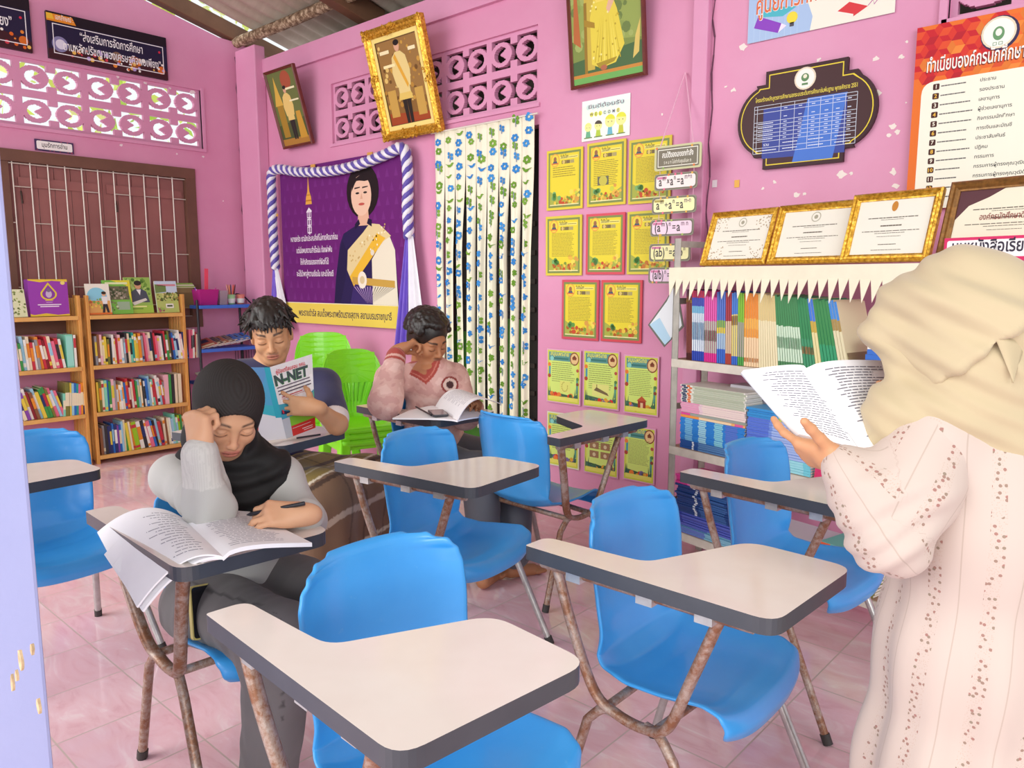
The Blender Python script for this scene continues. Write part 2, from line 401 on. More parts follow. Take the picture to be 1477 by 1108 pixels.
# --- sunlit greenery outside the left wall
def foliage(name, lo, hi, n, seed, cols):
    rng = random.Random(seed); b = MB()
    for i in range(n):
        c = Vector([rng.uniform(a, q) for a, q in zip(lo, hi)]); r = rng.uniform(.05, .13)
        a = Vector((rng.gauss(0, 1), rng.gauss(0, 1), rng.gauss(0, 1))).normalized(); e = a.cross(Vector((rng.gauss(0, 1), rng.gauss(0, 1), rng.gauss(0, 1)))).normalized()
        b.add([c - a*r, c + e*r*.45, c + a*r, c - e*r*.45], [(0, 1, 2, 3)], rng.choice(cols))
    o = b.build(name, vcol('leaf', .6)); tag(o, kind='stuff'); return o
foliage('tree_foliage', (-9.4, .5, 4.4), (-8.7, 6.5, 7.0), 1500, 4, ['#d9ea6a', '#cbe25c', '#ecf29a', '#e4ee84'])
foliage('tree_foliage', (-9.6, -.6, 2.2), (-8.9, 4.6, 4.6), 620, 3, ['#d9ea6a', '#cbe25c', '#ecf29a', '#b8d85a'])
# ================================================================ tablet-arm chairs
TB = .77
t = NT('blue_plastic'); co = t.coord(); f = t.noise(co, 3.5, 5, .6); g = t.noise(co, 34, 6, .7)
t.base(t.mix(t.ramp(g, [(.64, (0, 0, 0, 1)), (.8, (.35, .35, .35, 1))]), t.ramp(f, [(.3, '#379be6'), (.7, '#48a8ee')]), rgba('#8ccaf0'))).set(.28, spec=.5, coat=.15); m_blue = t.m
t = NT('laminate'); co = t.coord(); f = t.noise(co, 5, 4); t.base(t.ramp(f, [(.3, '#e6dbd3'), (.7, '#ece4dd')])).set(.12, spec=.55); m_lam = t.m
m_edge = flat('charcoal_edge', '#40434a', .35, var=.08)
t = NT('rusty_steel'); co = t.coord(); n = t.noise(co, 55, 8, .75); n2 = t.noise(co, 9, 4)
k = t.ramp(t.math('ADD', t.math('MULTIPLY', n, .6), t.math('MULTIPLY', n2, .4)), [(.40, (0, 0, 0, 1)), (.56, (1, 1, 1, 1))])
t.base(t.mix(k, rgba('#b9aaa0'), rgba('#8f6247'))).set(.42, metal=.35); t.bump(n, .25, .002); m_rust = t.m
m_steel = flat('worn_steel', '#b9b7b4', .32, metal=.55, var=.15, scale=30)
m_rub = flat('black_rubber', '#3a3634', .6)
m_tape = flat('clear_tape', '#dfe4e2', .25)
TABL = rounded([(-.262, -.343), (-.262, -.36), (.358, -.369), (.376, .013), (.131, .024), (.014, -.262), (-.06, -.268), (-.262, -.278)],
               [.03, .03, .045, .05, .05, .1, .06, .05], 6)
# outline order: rear outer -> front outer -> front inner -> rear inner -> hollow -> arm
def seat_fn(u, v):
    # u along profile 0 front lip .. 1 top of back, v across
    P = [(.206, .372), (.214, .400), (.198, .420), (.15, .424), (.05, .412), (-.06, .402), (-.135, .412), (-.18, .45), (-.198, .51), (-.21, .60), (-.220, .69), (-.229, .745), (-.235, .78), (-.240, .803), (-.246, .815), (-.256, .818)]
    Wd = [.185, .208, .222, .230, .234, .226, .214, .208, .208, .214, .220, .219, .210, .190, .155, .10]
    s = u*(len(P) - 1); i = min(int(s), len(P) - 2); q = s - i; q2 = q*q*(3 - 2*q)
    x = P[i][0]*(1 - q) + P[i + 1][0]*q; z = P[i][1]*(1 - q) + P[i + 1][1]*q; w = Wd[i]*(1 - q2) + Wd[i + 1]*q2
    c = v*2 - 1; e = abs(c)**3
    seat = max(0, 1 - max(0, (u - .42))/.12); back = 1 - seat
    z += e*.028*seat*min(1, max(0, u - .05)*7) - (1 - c*c)*.012*seat; x += e*.055*back*min(1, (1 - u)*7) - (1 - c*c)*.012*back
    x -= abs(c)**4*.032*max(0, 1 - u/.30)
    return (x, c*w, z)
def make_chair():
    r = thing('tablet_arm_chair', 'x', 'chair')
    b = MB(); b.grid(61, 25, seat_fn)
    o = b.build('seat_shell', m_blue, r)
    so = o.modifiers.new('s', 'SOLIDIFY'); so.thickness = .011; so.offset = -1
    sb = o.modifiers.new('b', 'SUBSURF'); sb.levels = 1; sb.render_levels = 1
    b = MB(); b.prism(TABL, TB - .003, TB, mi=0, smi=1); tb = b.build('tablet_top', [m_lam, m_edge], r)
    b = MB(); b.prism(TABL, TB - .034, TB - .003); b.build('edge_band', m_edge, tb)
    # U-shaped arm support
    arm = bez([(-.205, -.315, .735), (-.165, -.30, .58), (-.115, -.275, .42), (-.06, -.262, .375), (.02, -.262, .368), (.085, -.27, .40), (.15, -.285, .55), (.225, -.30, .735)], 6)
    MB().tube(arm, .015, 8, flatten=(1.15, .8)).build('arm_support', m_rust, r)
    MB().tube([(-.235, -.325, TB - .045), (.30, -.325, TB - .045)], .0125, 8).build('tablet_rail', m_rust, r)
    for x in (-.13, .06, .2): MB().box((x - .02, -.345, TB - .062), (x + .02, -.305, TB - .032)).build('clamp', m_steel, r)
    for nm, pts in (('leg', [(-.07, -.255, .375), (-.10, -.26, .37), (-.14, -.262, .33), (-.235, -.265, .012)]), ('leg', [(.02, -.255, .37), (.06, -.262, .365), (.10, -.268, .32), (.245, -.285, .012)]),
                    ('leg', [(-.08, .17, .385), (-.11, .185, .38), (-.14, .19, .34), (-.245, .235, .012)]), ('leg', [(.06, .17, .385), (.10, .185, .38), (.14, .19, .33), (.27, .23, .012)])):
        P = [Vector(p) for p in pts]; path = bez(P[:3], 4) + [P[3]]
        l = MB().tube(path, .0135, 8, flatten=(1.0, .9)).build('leg', m_rust if pts[0][1] < 0 else m_steel, r)
        d = (P[3] - P[2]).normalized()
        MB().tube([P[3] - d*.02, P[3] + d*.0118], .0155, 8).build('foot_cap', m_rub, l)
    b = MB().tube([(-.09, -.26, .377), (-.09, .18, .377)], .0115, 8).tube([(.05, -.26, .375), (.08, .18, .378)], .0115, 8)
    b.build('seat_rail', m_rust, r)
    return r
CH = dict(A=(-1.083, .986, -.051), B=(-.901, 1.697, .008), C=(-.956, 2.553, -.083), D=(-2.01, 1.923, .132), E=(-2.222, 2.649, 1.521),
          F=(-1.97, 1.084, -.027), H=(-2.887, 2.675, -.02), G=(-3.017, 1.804, .264), I=(-3.077, .902, .10))
LAB = dict(A='empty blue tablet-arm chair closest to the camera, its whole tablet facing up',
           B='empty blue tablet-arm chair just in front of the standing person, badly rusted arm',
           C='empty blue tablet-arm chair beside the metal book rack, partly behind the standing person',
           D='empty blue tablet-arm chair mid-room with curtain reflections on its tablet',
           E='empty blue tablet-arm chair turned to face the poster wall, seen from behind',
           F='blue tablet-arm chair under the person in the black headscarf',
           G='blue tablet-arm chair under the person in the checked sarong',
           H='blue tablet-arm chair under the person in the pale pink shirt',
           I='empty blue tablet-arm chair by the wooden bookcases, cut off by the lavender wall')
proto = None; CHAIR = {}
for k, (x, y, a) in CH.items():
    if proto is None: proto = make_chair(); o = proto
    else: o = copy_tree(proto)
    o.location = (x, y, 0); o.rotation_euler = (0, 0, a); o['label'] = LAB[k]; o['group'] = 'blue tablet-arm chairs'; CHAIR[k] = o
def loc2w(k, p):
    x, y, a = CH[k]; c, s = math.cos(a), math.sin(a)
    return Vector((x + c*p[0] - s*p[1], y + s*p[0] + c*p[1], p[2]))
# ---- green stacking chairs
t = NT('lime_plastic'); f = t.noise(t.coord(), 4); t.base(t.ramp(f, [(.3, '#74d60e'), (.7, '#8be61c')])).set(.3, spec=.5, coat=.2); m_lime = t.m
def make_green():
    r = thing('plastic_chair', 'x', 'chair')
    # back: a plate with a handle hole and slots built from ribs
    def bk(x, z): return (-.19 - .10*(z - .43) - .12*max(0, z - .43)**2*0 + .05*(abs(x)/.22)**2, x, z)
    def strip(b, pts, w, th=.012, taper=None):
        P = [Vector(bk(x, z)) for x, z in pts]
        b.tube(P, w, 8, flatten=(1, .45) if False else (1.0, .5), up=Vector((1, 0, 0)))
    b = MB()
    outer = bez([Vector((-.205, .43)).to_3d(), Vector((-.215, .6)).to_3d(), Vector((-.19, .78)).to_3d(), Vector((-.13, .86)).to_3d(), Vector((0, .875)).to_3d(), Vector((.13, .86)).to_3d(), Vector((.19, .78)).to_3d(), Vector((.215, .6)).to_3d(), Vector((.205, .43)).to_3d()], 6)
    def band(b, ptsA, ptsB):
        n = len(ptsA); v = []
        for (ax, az), (bx_, bz) in zip(ptsA, ptsB):
            p = Vector(bk(ax, az)); q = Vector(bk(bx_, bz)); d = Vector((.014, 0, 0))
            v += [p + d, q + d, q - d*.2, p - d*.2]
        f = []
        for i in range(n - 1):
            for k in range(4): f.append((4*i + k, 4*i + (k + 1) % 4, 4*i + 4 + (k + 1) % 4, 4*i + 4 + k))
        f += [(3, 2, 1, 0), (4*n - 4, 4*n - 3, 4*n - 2, 4*n - 1)]
        b.add(v, f, smooth=False)
    oA = [(p.x, p.y) for p in outer]; oB = []
    for x, z in oA: oB.append((x*.80, .43 + (z - .43)*.86 if z < .8 else .43 + (z - .43)*.80))
    band(b, oA, oB)
    # crown area with oval hole
    def oval(cx, cz, rx, rz, n): return [(cx + rx*math.cos(2*PI*k/n), cz + rz*math.sin(2*PI*k/n)) for k in range(n + 1)]
    n = 24
    outl = [(max(-.165, min(.165, .24*math.cos(2*PI*k/n))), max(.725, min(.85, .79 + .11*math.sin(2*PI*k/n)))) for k in range(n + 1)]
    band(b, outl, oval(0, .808, .055, .030, n))
    # fanned ribs
    for i in range(5):
        c = (i - 2); A = bez([Vector((c*.021, .505, 0)), Vector((c*.026, .62, 0)), Vector((c*.042, .74, 0))], 5)
        band(b, [(p.x - .008, p.y) for p in A], [(p.x + .008, p.y) for p in A])
    for sg in (-1, 1):
        for off, top in ((.0, .70), (.035, .62)):
            A = bez([Vector((sg*(.06 + off*.6), .50, 0)), Vector((sg*(.085 + off), .6, 0)), Vector((sg*(.13 + off*.8), top + .03, 0))], 5)
            band(b, [(p.x - .011, p.y) for p in A], [(p.x + .011, p.y) for p in A])
    band(b, [(-.1, .52), (0, .53), (.1, .52)], [(-.19, .42), (0, .42), (.19, .42)])
    o = b.build('backrest', m_lime, r, bevel=.004)
    def st(u, v):
        x = -.20 + .42*u; y = (v*2 - 1)*(.205 + .02*math.sin(u*PI)); e = abs(v*2 - 1)**4
        return (x, y, .43 + .012*e - .012*math.sin(u*PI) - (.03*(u - .9)/.1 if u > .9 else 0))
    o = MB().grid(16, 16, st).build('seat', m_lime, r); so = o.modifiers.new('s', 'SOLIDIFY'); so.thickness = .03; so.offset = -1
    for sx, sy in ((1, -1), (1, 1), (-1, -1), (-1, 1)):
        b = MB(); n = 6; v = []
        for i in range(n):
            q = i/(n - 1); x = sx*(.175 + .04*q); y = sy*(.185 + .035*q); z = .42*(1 - q) + .0*q; w = .034 - .010*q
            v += [(x - w*sx*-0 - w, y - w, z), (x + w, y - w, z), (x + w, y + w, z), (x - w, y + w, z)]
        f = [(4*i + k, 4*i + (k + 1) % 4, 4*i + 4 + (k + 1) % 4, 4*i + 4 + k) for i in range(n - 1) for k in range(4)] + [(3, 2, 1, 0), (4*n - 4, 4*n - 3, 4*n - 2, 4*n - 1)]
        b.add(v, f); b.build('leg', m_lime, r, bevel=.008)
    b = MB()
    for sy in (-1, 1): b.box((-.19, sy*.205 - .012, .35), (.19, sy*.205 + .012, .42))
    b.box((.185, -.2, .36), (.205, .2, .42)); b.build('apron', m_lime, r, bevel=.005)
    return r
gp = None
for i, (x, y, a, z, lab) in enumerate((
    (-4.62, 3.13, -.62, 0, 'lowest lime green plastic chair of the tall stack under the purple banner'),
    (-4.626, 3.133, -.62, .037, 'second lowest lime green plastic chair of the tall stack under the purple banner'),
    (-4.632, 3.136, -.62, .074, 'middle lime green plastic chair of the tall stack under the purple banner'),
    (-4.638, 3.139, -.62, .111, 'second from top lime green plastic chair of the stack under the purple banner'),
    (-4.644, 3.142, -.62, .148, 'topmost lime green plastic chair of the tall stack under the purple banner'),
    (-3.98, 2.98, -.30, 0, 'lowest lime green plastic chair of the short stack behind the pink-shirted person'),
    (-3.986, 2.982, -.30, .037, 'middle lime green plastic chair of the short stack behind the pink-shirted person'),
    (-3.992, 2.984, -.30, .074, 'topmost lime green plastic chair of the short stack behind the pink-shirted person'))):
    if gp is None: gp = make_green(); o = gp
    else: o = copy_tree(gp)
    o.location = (x, y, z); o.rotation_euler = (0, 0, a); o['label'] = lab; o['group'] = 'stacked green plastic chairs'
# ================================================================ bookcases, racks and books
ORD = 'first second third fourth fifth sixth seventh eighth ninth tenth eleventh twelfth thirteenth fourteenth fifteenth sixteenth seventeenth eighteenth nineteenth twentieth'.split()
def ordw(i):
    if i < 20: return ORD[i]
    t_ = {2: 'twenty', 3: 'thirty', 4: 'forty'}[(i + 1)//10]
    return {2: 'twentieth', 3: 'thirtieth', 4: 'fortieth'}[(i + 1)//10] if (i + 1) % 10 == 0 else t_ + '-' + ORD[(i + 1) % 10 - 1]
CN = {'red': '#c93446', 'dark red': '#8e2430', 'pink': '#e8718f', 'pale pink': '#efb9c4', 'white': '#f1efe9', 'cream': '#efe3c4', 'grey': '#9b9aa0', 'black': '#35323a', 'blue': '#2f6fc4',
      'pale blue': '#9fd0e8', 'navy': '#2b3470', 'teal': '#2fa09a', 'green': '#3f9a4e', 'lime': '#9ccc28', 'yellow': '#e8cf4a', 'orange': '#e8902f', 'purple': '#8a4bb0', 'brown': '#8c5a3c', 'mint': '#86d9c0', 'olive': '#7d7c3a', 'magenta': '#d8308f'}
m_book = vcol('printed_cover', .38); m_paper = vcol('print_paper', .55)
PAGE = '#f0ebe0'
def book_mesh(w, h, d, col, segs=(), page=PAGE):
    """spine faces +X at x=0, thickness along Y from 0, foot at z=0"""
    b = MB(); c = .0012
    b.box((-d, 0, 0), (0, c, h), col); b.box((-d, w - c, 0), (0, w, h), col); b.box((-c, c, 0), (0, w - c, h), col)
    b.box((-d + .004, c, .002), (-c, w - c, h - .003), page)
    for z0, z1, cc in segs: b.quad((.0004, .0004, z0*h), (.0004, w - .0004, z0*h), (.0004, w - .0004, z1*h), (.0004, .0004, z1*h), cc)
    return b
def put_book(mesh_b, name, loc, rot, label, cat, group, parent=None):
    o = mesh_b.build(name, m_book, None, loc, rot); tag(o, label, cat, group); return o
m_pine = flat('pine_board', '#e0ac62', .45, var=.12, scale=5); m_pined = flat('pine_post', '#d99c50', .45, var=.14, scale=6)
def bookcase(label, y0, y1, zs, xf=-6.2, d=.27, top=1.29):
    r = thing('bookcase', label, 'bookcase', (xf, y0, 0), group='pine bookcases under the window')
    w = y1 - y0
    for y in (0, w - .022):
        for x0, x1 in ((-.045, 0), (-d, -d + .045)): MB().box((x0, y, 0), (x1, y + .022, top)).build('post', m_pined, r, bevel=.003)
        b = MB()
        for k in range(3): b.box((-d + .075 + k*.05, y + .005, .02), (-d + .095 + k*.05, y + .017, top - .02))
        b.build('side_slats', m_pine, r)
    for z in zs: MB().box((-d, .022, z - .03), (.004, w - .022, z)).build('shelf', m_pine, r, bevel=.003)
    return r
ZS = (1.14, .76, .40, .065)
bookcase('pine bookcase standing beside the small blue shelf rack', 2.137, 2.885, ZS)
bookcase('pine bookcase half hidden by the lavender wall', 1.30, 2.10, ZS)
rb = random.Random(11)
def shelf_row(y0, y1, z, spec, where, group, hmin=.19, hmax=.245, case='', endw='lavender wall'):
    """spec: list of (colour name, width, lean in degrees)"""
    y = y0
    for i, (c, w, lean) in enumerate(spec):
        h = rb.uniform(hmin, hmax); d = rb.uniform(.14, .19); segs = []
        q = rb.choice(('band', 'two', 'title', 'plain', 'title'))
        c2 = CN[rb.choice(('white', 'cream', 'red', 'yellow', 'black', 'pale blue', 'orange', 'navy'))]
        if q == 'band': segs = [(.1, .22, c2)]
        elif q == 'two': segs = [(.05, .14, c2), (.78, .9, c2)]
        elif q == 'title': segs = [(.35 + .12*rb.random(), .8, c2)]
        a = math.radians(lean); x = -6.2 - .012 - rb.uniform(0, .02)
        put_book(book_mesh(w*.93, h, d, CN[c], segs), 'book', (x, y + (h*math.sin(abs(a)) if lean > 0 else 0), z + .0015 + (0 if lean <= 0 else w*math.sin(0))), (a, 0, 0) if lean >= 0 else (a, 0, 0),
                 f'{c} book, {ordw(i)} from the {endw}, {where}', 'book', group)
        y += w/math.cos(a)
        if y > y1: break
def spec(names, w, lean): return [(n, w*rb.uniform(.75, 1.25), lean + rb.uniform(-.8, .8)*(lean != 0)) for n in names.split(',')]
# leaning to the lavender wall = positive lean: foot is further along, top nearer
def lean_row(y0, z, groups, where, grp, endw, hmin=.19, hmax=.245):
    y = y0; i = 0
    for names, w, lean in groups:
        for c in names.split(','):
            ww = w*rb.uniform(.8, 1.25); h = rb.uniform(hmin, hmax); d = rb.uniform(.14, .19)
            a = math.radians(lean + rb.uniform(-.6, .6)); q = rb.choice(('band', 'two', 'title', 'plain', 'title', 'title'))
            c2 = CN[rb.choice(('white', 'cream', 'red', 'yellow', 'black', 'pale blue', 'orange', 'navy'))]
            segs = {'band': [(.1, .22, c2)], 'two': [(.05, .14, c2), (.78, .9, c2)], 'title': [(.3 + .12*rb.random(), .8, c2)], 'plain': []}[q]
            # +X rotation tips the top towards -Y (towards the lavender wall)
            put_book(book_mesh(ww*.94, h, d, CN[c], segs), 'book', (-6.212 - rb.uniform(0, .015), y, z + .001), (a, 0, 0),
                     f'{c} book, {ordw(i)} from the {endw}, {where}', 'book', grp)
            y += ww/math.cos(a) + .0004; i += 1
lean_row(2.185, ZS[1], [('grey,brown,pale pink,cream,yellow,olive,black,white', .0165, 0.5), ('cream,red,pale pink,white,grey,black,cream,mint,teal,yellow,yellow,orange,grey', .0165, 2),
    ('red,pink,pale pink,cream,black,red,pink,pale pink,white,black,red,green,olive,black', .0165, 4), ('blue,pale blue,white,white,pale pink,navy,blue', .0165, 6), ('pink,pink,white,red,cream,grey,pale pink', .0135, -2.5)],
    'full bookcase\'s upper book shelf', 'books on the upper shelf of the full bookcase', 'lavender wall')
lean_row(2.175, ZS[2], [('yellow,olive,cream,mint,blue,green,pale pink,grey,orange,cream', .017, 0.5), ('white,cream,blue,red,dark red,white,red,green,pale blue,cream,black,white,blue,pale blue,white', .0155, 3),
    ('mint,red,white,pale blue,red,orange', .0165, 6), ('pale blue,white,grey', .022, 24)], 'full bookcase\'s lower book shelf', 'books on the lower shelf of the full bookcase', 'lavender wall')
for k, (c, w, y) in enumerate((('pale pink', .035, 2.685), ('green', .02, 2.722), ('black', .022, 2.745), ('cream', .02, 2.77), ('cream', .026, 2.80))):
    put_book(book_mesh(w, .24, .19, CN[c], [(.1, .9, CN[c])]), 'book', (-6.215, y, ZS[2] + .001), (0, 0, 0), f'tall {c} book, {ordw(k)} beside the leaning pale blue books near the blue rack', 'book', 'books on the lower shelf of the full bookcase')
lean_row(2.175, ZS[3], [('brown,grey,black,navy,navy,blue,navy,purple,blue,pale blue,cream', .017, 1), ('green,yellow,cream,orange', .017, 6), ('lime', .045, 9), ('white,black', .03, 9), ('white,pink,blue', .022, 11),
    ('black,pale blue,red', .02, 9), ('cream,brown,cream,white,pale blue,mint,white,lime,green,cream', .0165, 4)], 'full bookcase\'s bottom shelf', 'books on the bottom shelf of the full bookcase', 'lavender wall', .2, .25)
lean_row(1.60, ZS[1], [('blue,pale blue,cream,pale pink,pale pink,green,pale blue,white,cream,red,white,grey', .017, 4), ('orange,red,dark red,red,cream,pink,red,white', .018, 8)], 'half-hidden bookcase\'s upper shelf', 'books on the upper shelf of the partly hidden bookcase', 'lavender wall')
put_book(book_mesh(.02, .13, .15, CN['brown']), 'book', (-6.22, 1.955, ZS[1]), (math.radians(24), 0, 0), 'small brown book slumped in the gap beside the mint box file', 'book', 'books on the upper shelf of the partly hidden bookcase')
put_book(book_mesh(.045, .245, .18, CN['mint'], [(.05, .95, '#9fe4d6')]), 'box_file', (-6.21, 1.985, ZS[1]), (0, 0, 0), 'mint green box file standing near the bookcase post', 'box file', None)
put_book(book_mesh(.016, .24, .18, CN['white'], [(.6, .9, CN['red'])]), 'book', (-6.21, 2.035, ZS[1]), (0, 0, 0), 'white and red book standing behind the mint box file', 'book', 'books on the upper shelf of the partly hidden bookcase')
lean_row(1.60, ZS[2], [('white,orange,brown,cream,purple,white,dark red,brown,pale blue,yellow,green,green,olive', .02, 14), ('pink,pale blue,pink', .02, 16)], 'half-hidden bookcase\'s lower shelf', 'books on the lower shelf of the partly hidden bookcase', 'lavender wall', .2, .24)
for k, (c, w, h) in enumerate((('mint', .016, .17), ('olive', .03, .25), ('yellow', .014, .245), ('pale blue', .016, .24), ('blue', .016, .24), ('teal', .016, .235), ('pink', .016, .23), ('orange', .018, .24), ('navy', .016, .22))):
    put_book(book_mesh(w, h, .17, CN[c], [(.3, .7, CN['cream'])]), 'book', (-6.212, 1.93 + k*.0155 + (.012 if k > 1 else 0), ZS[2] + .001), (math.radians(-3), 0, 0), f'{c} book, {ordw(k)} of the upright books beyond the leaning pink ones', 'book', 'books on the lower shelf of the partly hidden bookcase')
for k in range(6):
    put_book(book_mesh(.03, .13, .15, CN[('cream', 'red', 'white', 'pale blue', 'red', 'pink')[k]], [(.2, .6, CN['red'])]), 'book', (-6.22, 1.62 + k*.037, ZS[3] + .001), (0, 0, 0), f'small {("cream","red","white","pale blue","red","pink")[k]} book, {ordw(k)} on the lowest shelf behind the blue chair', 'book', 'small books on the lowest shelf behind the blue chair')
# --- books shown cover-out on top: a cover is a flat print on a thin book
def cover_book(name, label, cat, y0, y1, h, paint, base, loc_x=-6.23, z=ZS[0], lean=10, th=.012, group=None):
    w = y1 - y0; b = MB(); b.box((-th, 0, 0), (0, w, h), base); b.box((-th + .001, w, .003), (-.001, w - .002, h - .003), PAGE)
    paint(b, w, h)
    return tag(b.build(name, m_book, None, (loc_x, y0, z + .004), (0, math.radians(-lean), 0)), label, cat, group)
def prect(b, w, h, x0, x1, z0, z1, c, k=1): b.quad((.0005*k, x0*w, z0*h), (.0005*k, x1*w, z0*h), (.0005*k, x1*w, z1*h), (.0005*k, x0*w, z1*h), c)
def ppoly(b, w, h, pts, c, k=1): b.add([(.0005*k, x*w, z*h) for x, z in pts], [tuple(range(len(pts)))], c)
def disc(cx, cz, rx, rz=None, n=20, a0=0, a1=2*PI): rz = rz or rx; return [(cx + rx*math.cos(a0 + (a1 - a0)*i/n), cz + rz*math.sin(a0 + (a1 - a0)*i/n)) for i in range(n)]
def speck(b, w, h, x0, x1, z0, z1, n, cols, r, k=2, rng=rb):
    for i in range(n):
        x, z = rng.uniform(x0, x1), rng.uniform(z0, z1); q = r*rng.uniform(.5, 1.2)
        ppoly(b, w, h, disc(x, z, q, q*w/h, 7), rng.choice(cols), k + (i % 5)*.15)
def cv1(b, w, h):
    prect(b, w, h, 0, 1, 0, 1, '#f3efe2', 1); ppoly(b, w, h, disc(.45, .58, .42, .30), '#8fd4ea', 2); prect(b, w, h, .03, .97, .06, .45, '#e2a95e', 3); speck(b, w, h, .08, .6, .2, .5, 16, ['#f2d25a', '#cf6a3a', '#8cb04a'], .06, 4)
    ppoly(b, w, h, disc(.74, .66, .09, .07), '#e8b48c', 5.4); ppoly(b, w, h, disc(.74, .70, .10, .05), '#3a2a24', 5.6); ppoly(b, w, h, [(.62, .58), (.88, .58), (.84, .32), (.66, .32)], '#f0f0f0', 5); ppoly(b, w, h, [(.66, .34), (.84, .34), (.9, .06), (.8, .06), (.75, .25), (.70, .06), (.6, .06)], '#2c2c34', 5.2); prect(b, w, h, 0, 1, 0, .06, '#e0722e', 5)
def cv2(b, w, h):
    prect(b, w, h, 0, 1, 0, 1, '#7cc04c', 1); ppoly(b, w, h, [(.3, 1), (1, 1), (1, .3), (.85, .85)], '#e6dc3c', 2); prect(b, w, h, .05, .92, .42, .82, '#6d6a50', 2.5); speck(b, w, h, .08, .9, .45, .8, 60, ['#8a8272', '#4f5f3c', '#b3a795', '#3d4a30'], .045, 3); prect(b, w, h, .45, .9, .12, .36, '#9fb89a', 3); speck(b, w, h, .05, .45, .12, .38, 24, ['#4f7a36', '#7d8a58', '#c8d8b0'], .045, 3); prect(b, w, h, .1, .9, .88, .94, '#e9f2b8', 3)
def cv3(b, w, h):
    prect(b, w, h, 0, 1, 0, 1, '#9bbf5a', 1); speck(b, w, h, .05, .95, .5, .95, 60, ['#6f9a3c', '#b6d27a', '#4d7a2c'], .06, 2); ppoly(b, w, h, [(.12, .3), (.9, .3), (.8, .6), (.62, .68), (.4, .68), (.2, .58)], '#4d5260', 4); ppoly(b, w, h, [(.42, .66), (.6, .66), (.54, .5)], '#f3f3f3', 4.5); ppoly(b, w, h, disc(.5, .78, .13, .11), '#d8a27c', 5); ppoly(b, w, h, disc(.5, .84, .14, .07), '#2b2624', 5.5); ppoly(b, w, h, [(.2, .3), (.75, .42), (.8, .36), (.28, .22)], '#e4e0d6', 5); prect(b, w, h, 0, 1, 0, .22, '#a7cc4e', 5); prect(b, w, h, .08, .75, .17, .20, '#f6f3a8', 5.5); prect(b, w, h, .08, .6, .11, .14, '#6f9434', 5.5)
def cv4(b, w, h):
    prect(b, w, h, 0, 1, 0, 1, '#b7c66e', 1); prect(b, w, h, 0, 1, .62, 1, '#c9d8ea', 2); ppoly(b, w, h, [(0, .62), (.5, .66), (.5, .86), (0, .9)], '#6f8a4c', 3); prect(b, w, h, .1, .95, .84, .9, '#d78a96', 3); speck(b, w, h, .02, .98, .38, .62, 70, ['#6b7a3a', '#a48a4a', '#d6d28a', '#52622c'], .05, 3); prect(b, w, h, .4, .75, .14, .28, '#f2efe6', 4); prect(b, w, h, .45, .7, .18, .24, '#5d6a4a', 5); speck(b, w, h, .02, .3, .05, .2, 14, ['#b06a72', '#9bbf5a'], .05, 4)
G_ = 'books shown cover-out on the bookcases'
cover_book('book', 'cream storybook with a drawn boy in a white shirt, on the bookcase top', 'book', 2.155, 2.325, .235, cv1, '#e9e2cc', group=G_, loc_x=-6.215)
cover_book('book', 'green covered book with a photo of trees and a lake, on the bookcase top', 'book', 2.285, 2.49, .262, cv2, '#3faa58', loc_x=-6.232, group=G_)
cover_book('book', 'green book with a suited reader on its cover, on the bookcase top', 'book', 2.455, 2.655, .285, cv3, '#cfe08a', loc_x=-6.25, group=G_)
cover_book('book', 'book with a yellow flower field on its cover, beside the bookcase post', 'book', 2.675, 2.85, .255, cv4, '#d8dcc8', loc_x=-6.222, group=G_)
def cvp(b, w, h):
    prect(b, w, h, 0, 1, 0, 1, '#9a3bb0', 1); ppoly(b, w, h, [(0, 1), (1, 1), (1, .93), (.6, .96), (.3, .92), (0, .97)], '#e8c93c', 2); ppoly(b, w, h, [(0, 0), (1, 0), (1, .05), (.7, .03), (.4, .08), (.1, .04), (0, .07)], '#e8c93c', 2)
    tear = lambda s: [(.5, .60 + .32*s)] + [(.5 + .21*s*math.sin(t)*(1 if 1 else 0), .60 - .17*s*math.cos(t + 0) ) for t in [(-1.9 + 3.8*i/14)*-1 for i in range(15)]][::-1]
    ppoly(b, w, h, tear(1), '#e6cf3e', 3); ppoly(b, w, h, tear(.78), '#8a3aa4', 4); ppoly(b, w, h, disc(.5, .60, .08, .10), '#cdb7d6', 5); ppoly(b, w, h, disc(.5, .70, .05, .05), '#7b6a8a', 5.5); ppoly(b, w, h, disc(.88, .9, .06, .05), '#f0dc7a', 3)
    for z, a, c in ((.30, .2, 1), (.25, .26, 1)): prect(b, w, h, a, 1 - a, z, z + .025, '#f2e8f6', 3)
    prect(b, w, h, .42, .58, .37, .385, '#d8b8e2', 3); prect(b, w, h, .4, .6, .42, .435, '#e6cf3e', 3)
cover_book('box_file', 'purple and yellow box file with a teardrop emblem, standing on the bookcase', 'box file', 1.775, 2.03, .265, cvp, '#7c2e92', th=.09, loc_x=-6.225, lean=2)
def cvw(b, w, h):
    prect(b, w, h, 0, 1, 0, 1, '#dfe3b8', 1); speck(b, w, h, .05, .95, .1, .95, 60, ['#8a9a58', '#6b7a3f', '#f0eccf', '#b7c07a'], .05, 2)
cover_book('book', 'book with a pale forest cover leaning beside the purple box file', 'book', 1.60, 1.755, .2, cvw, '#e8e6c8', lean=14, loc_x=-6.215, group=G_)
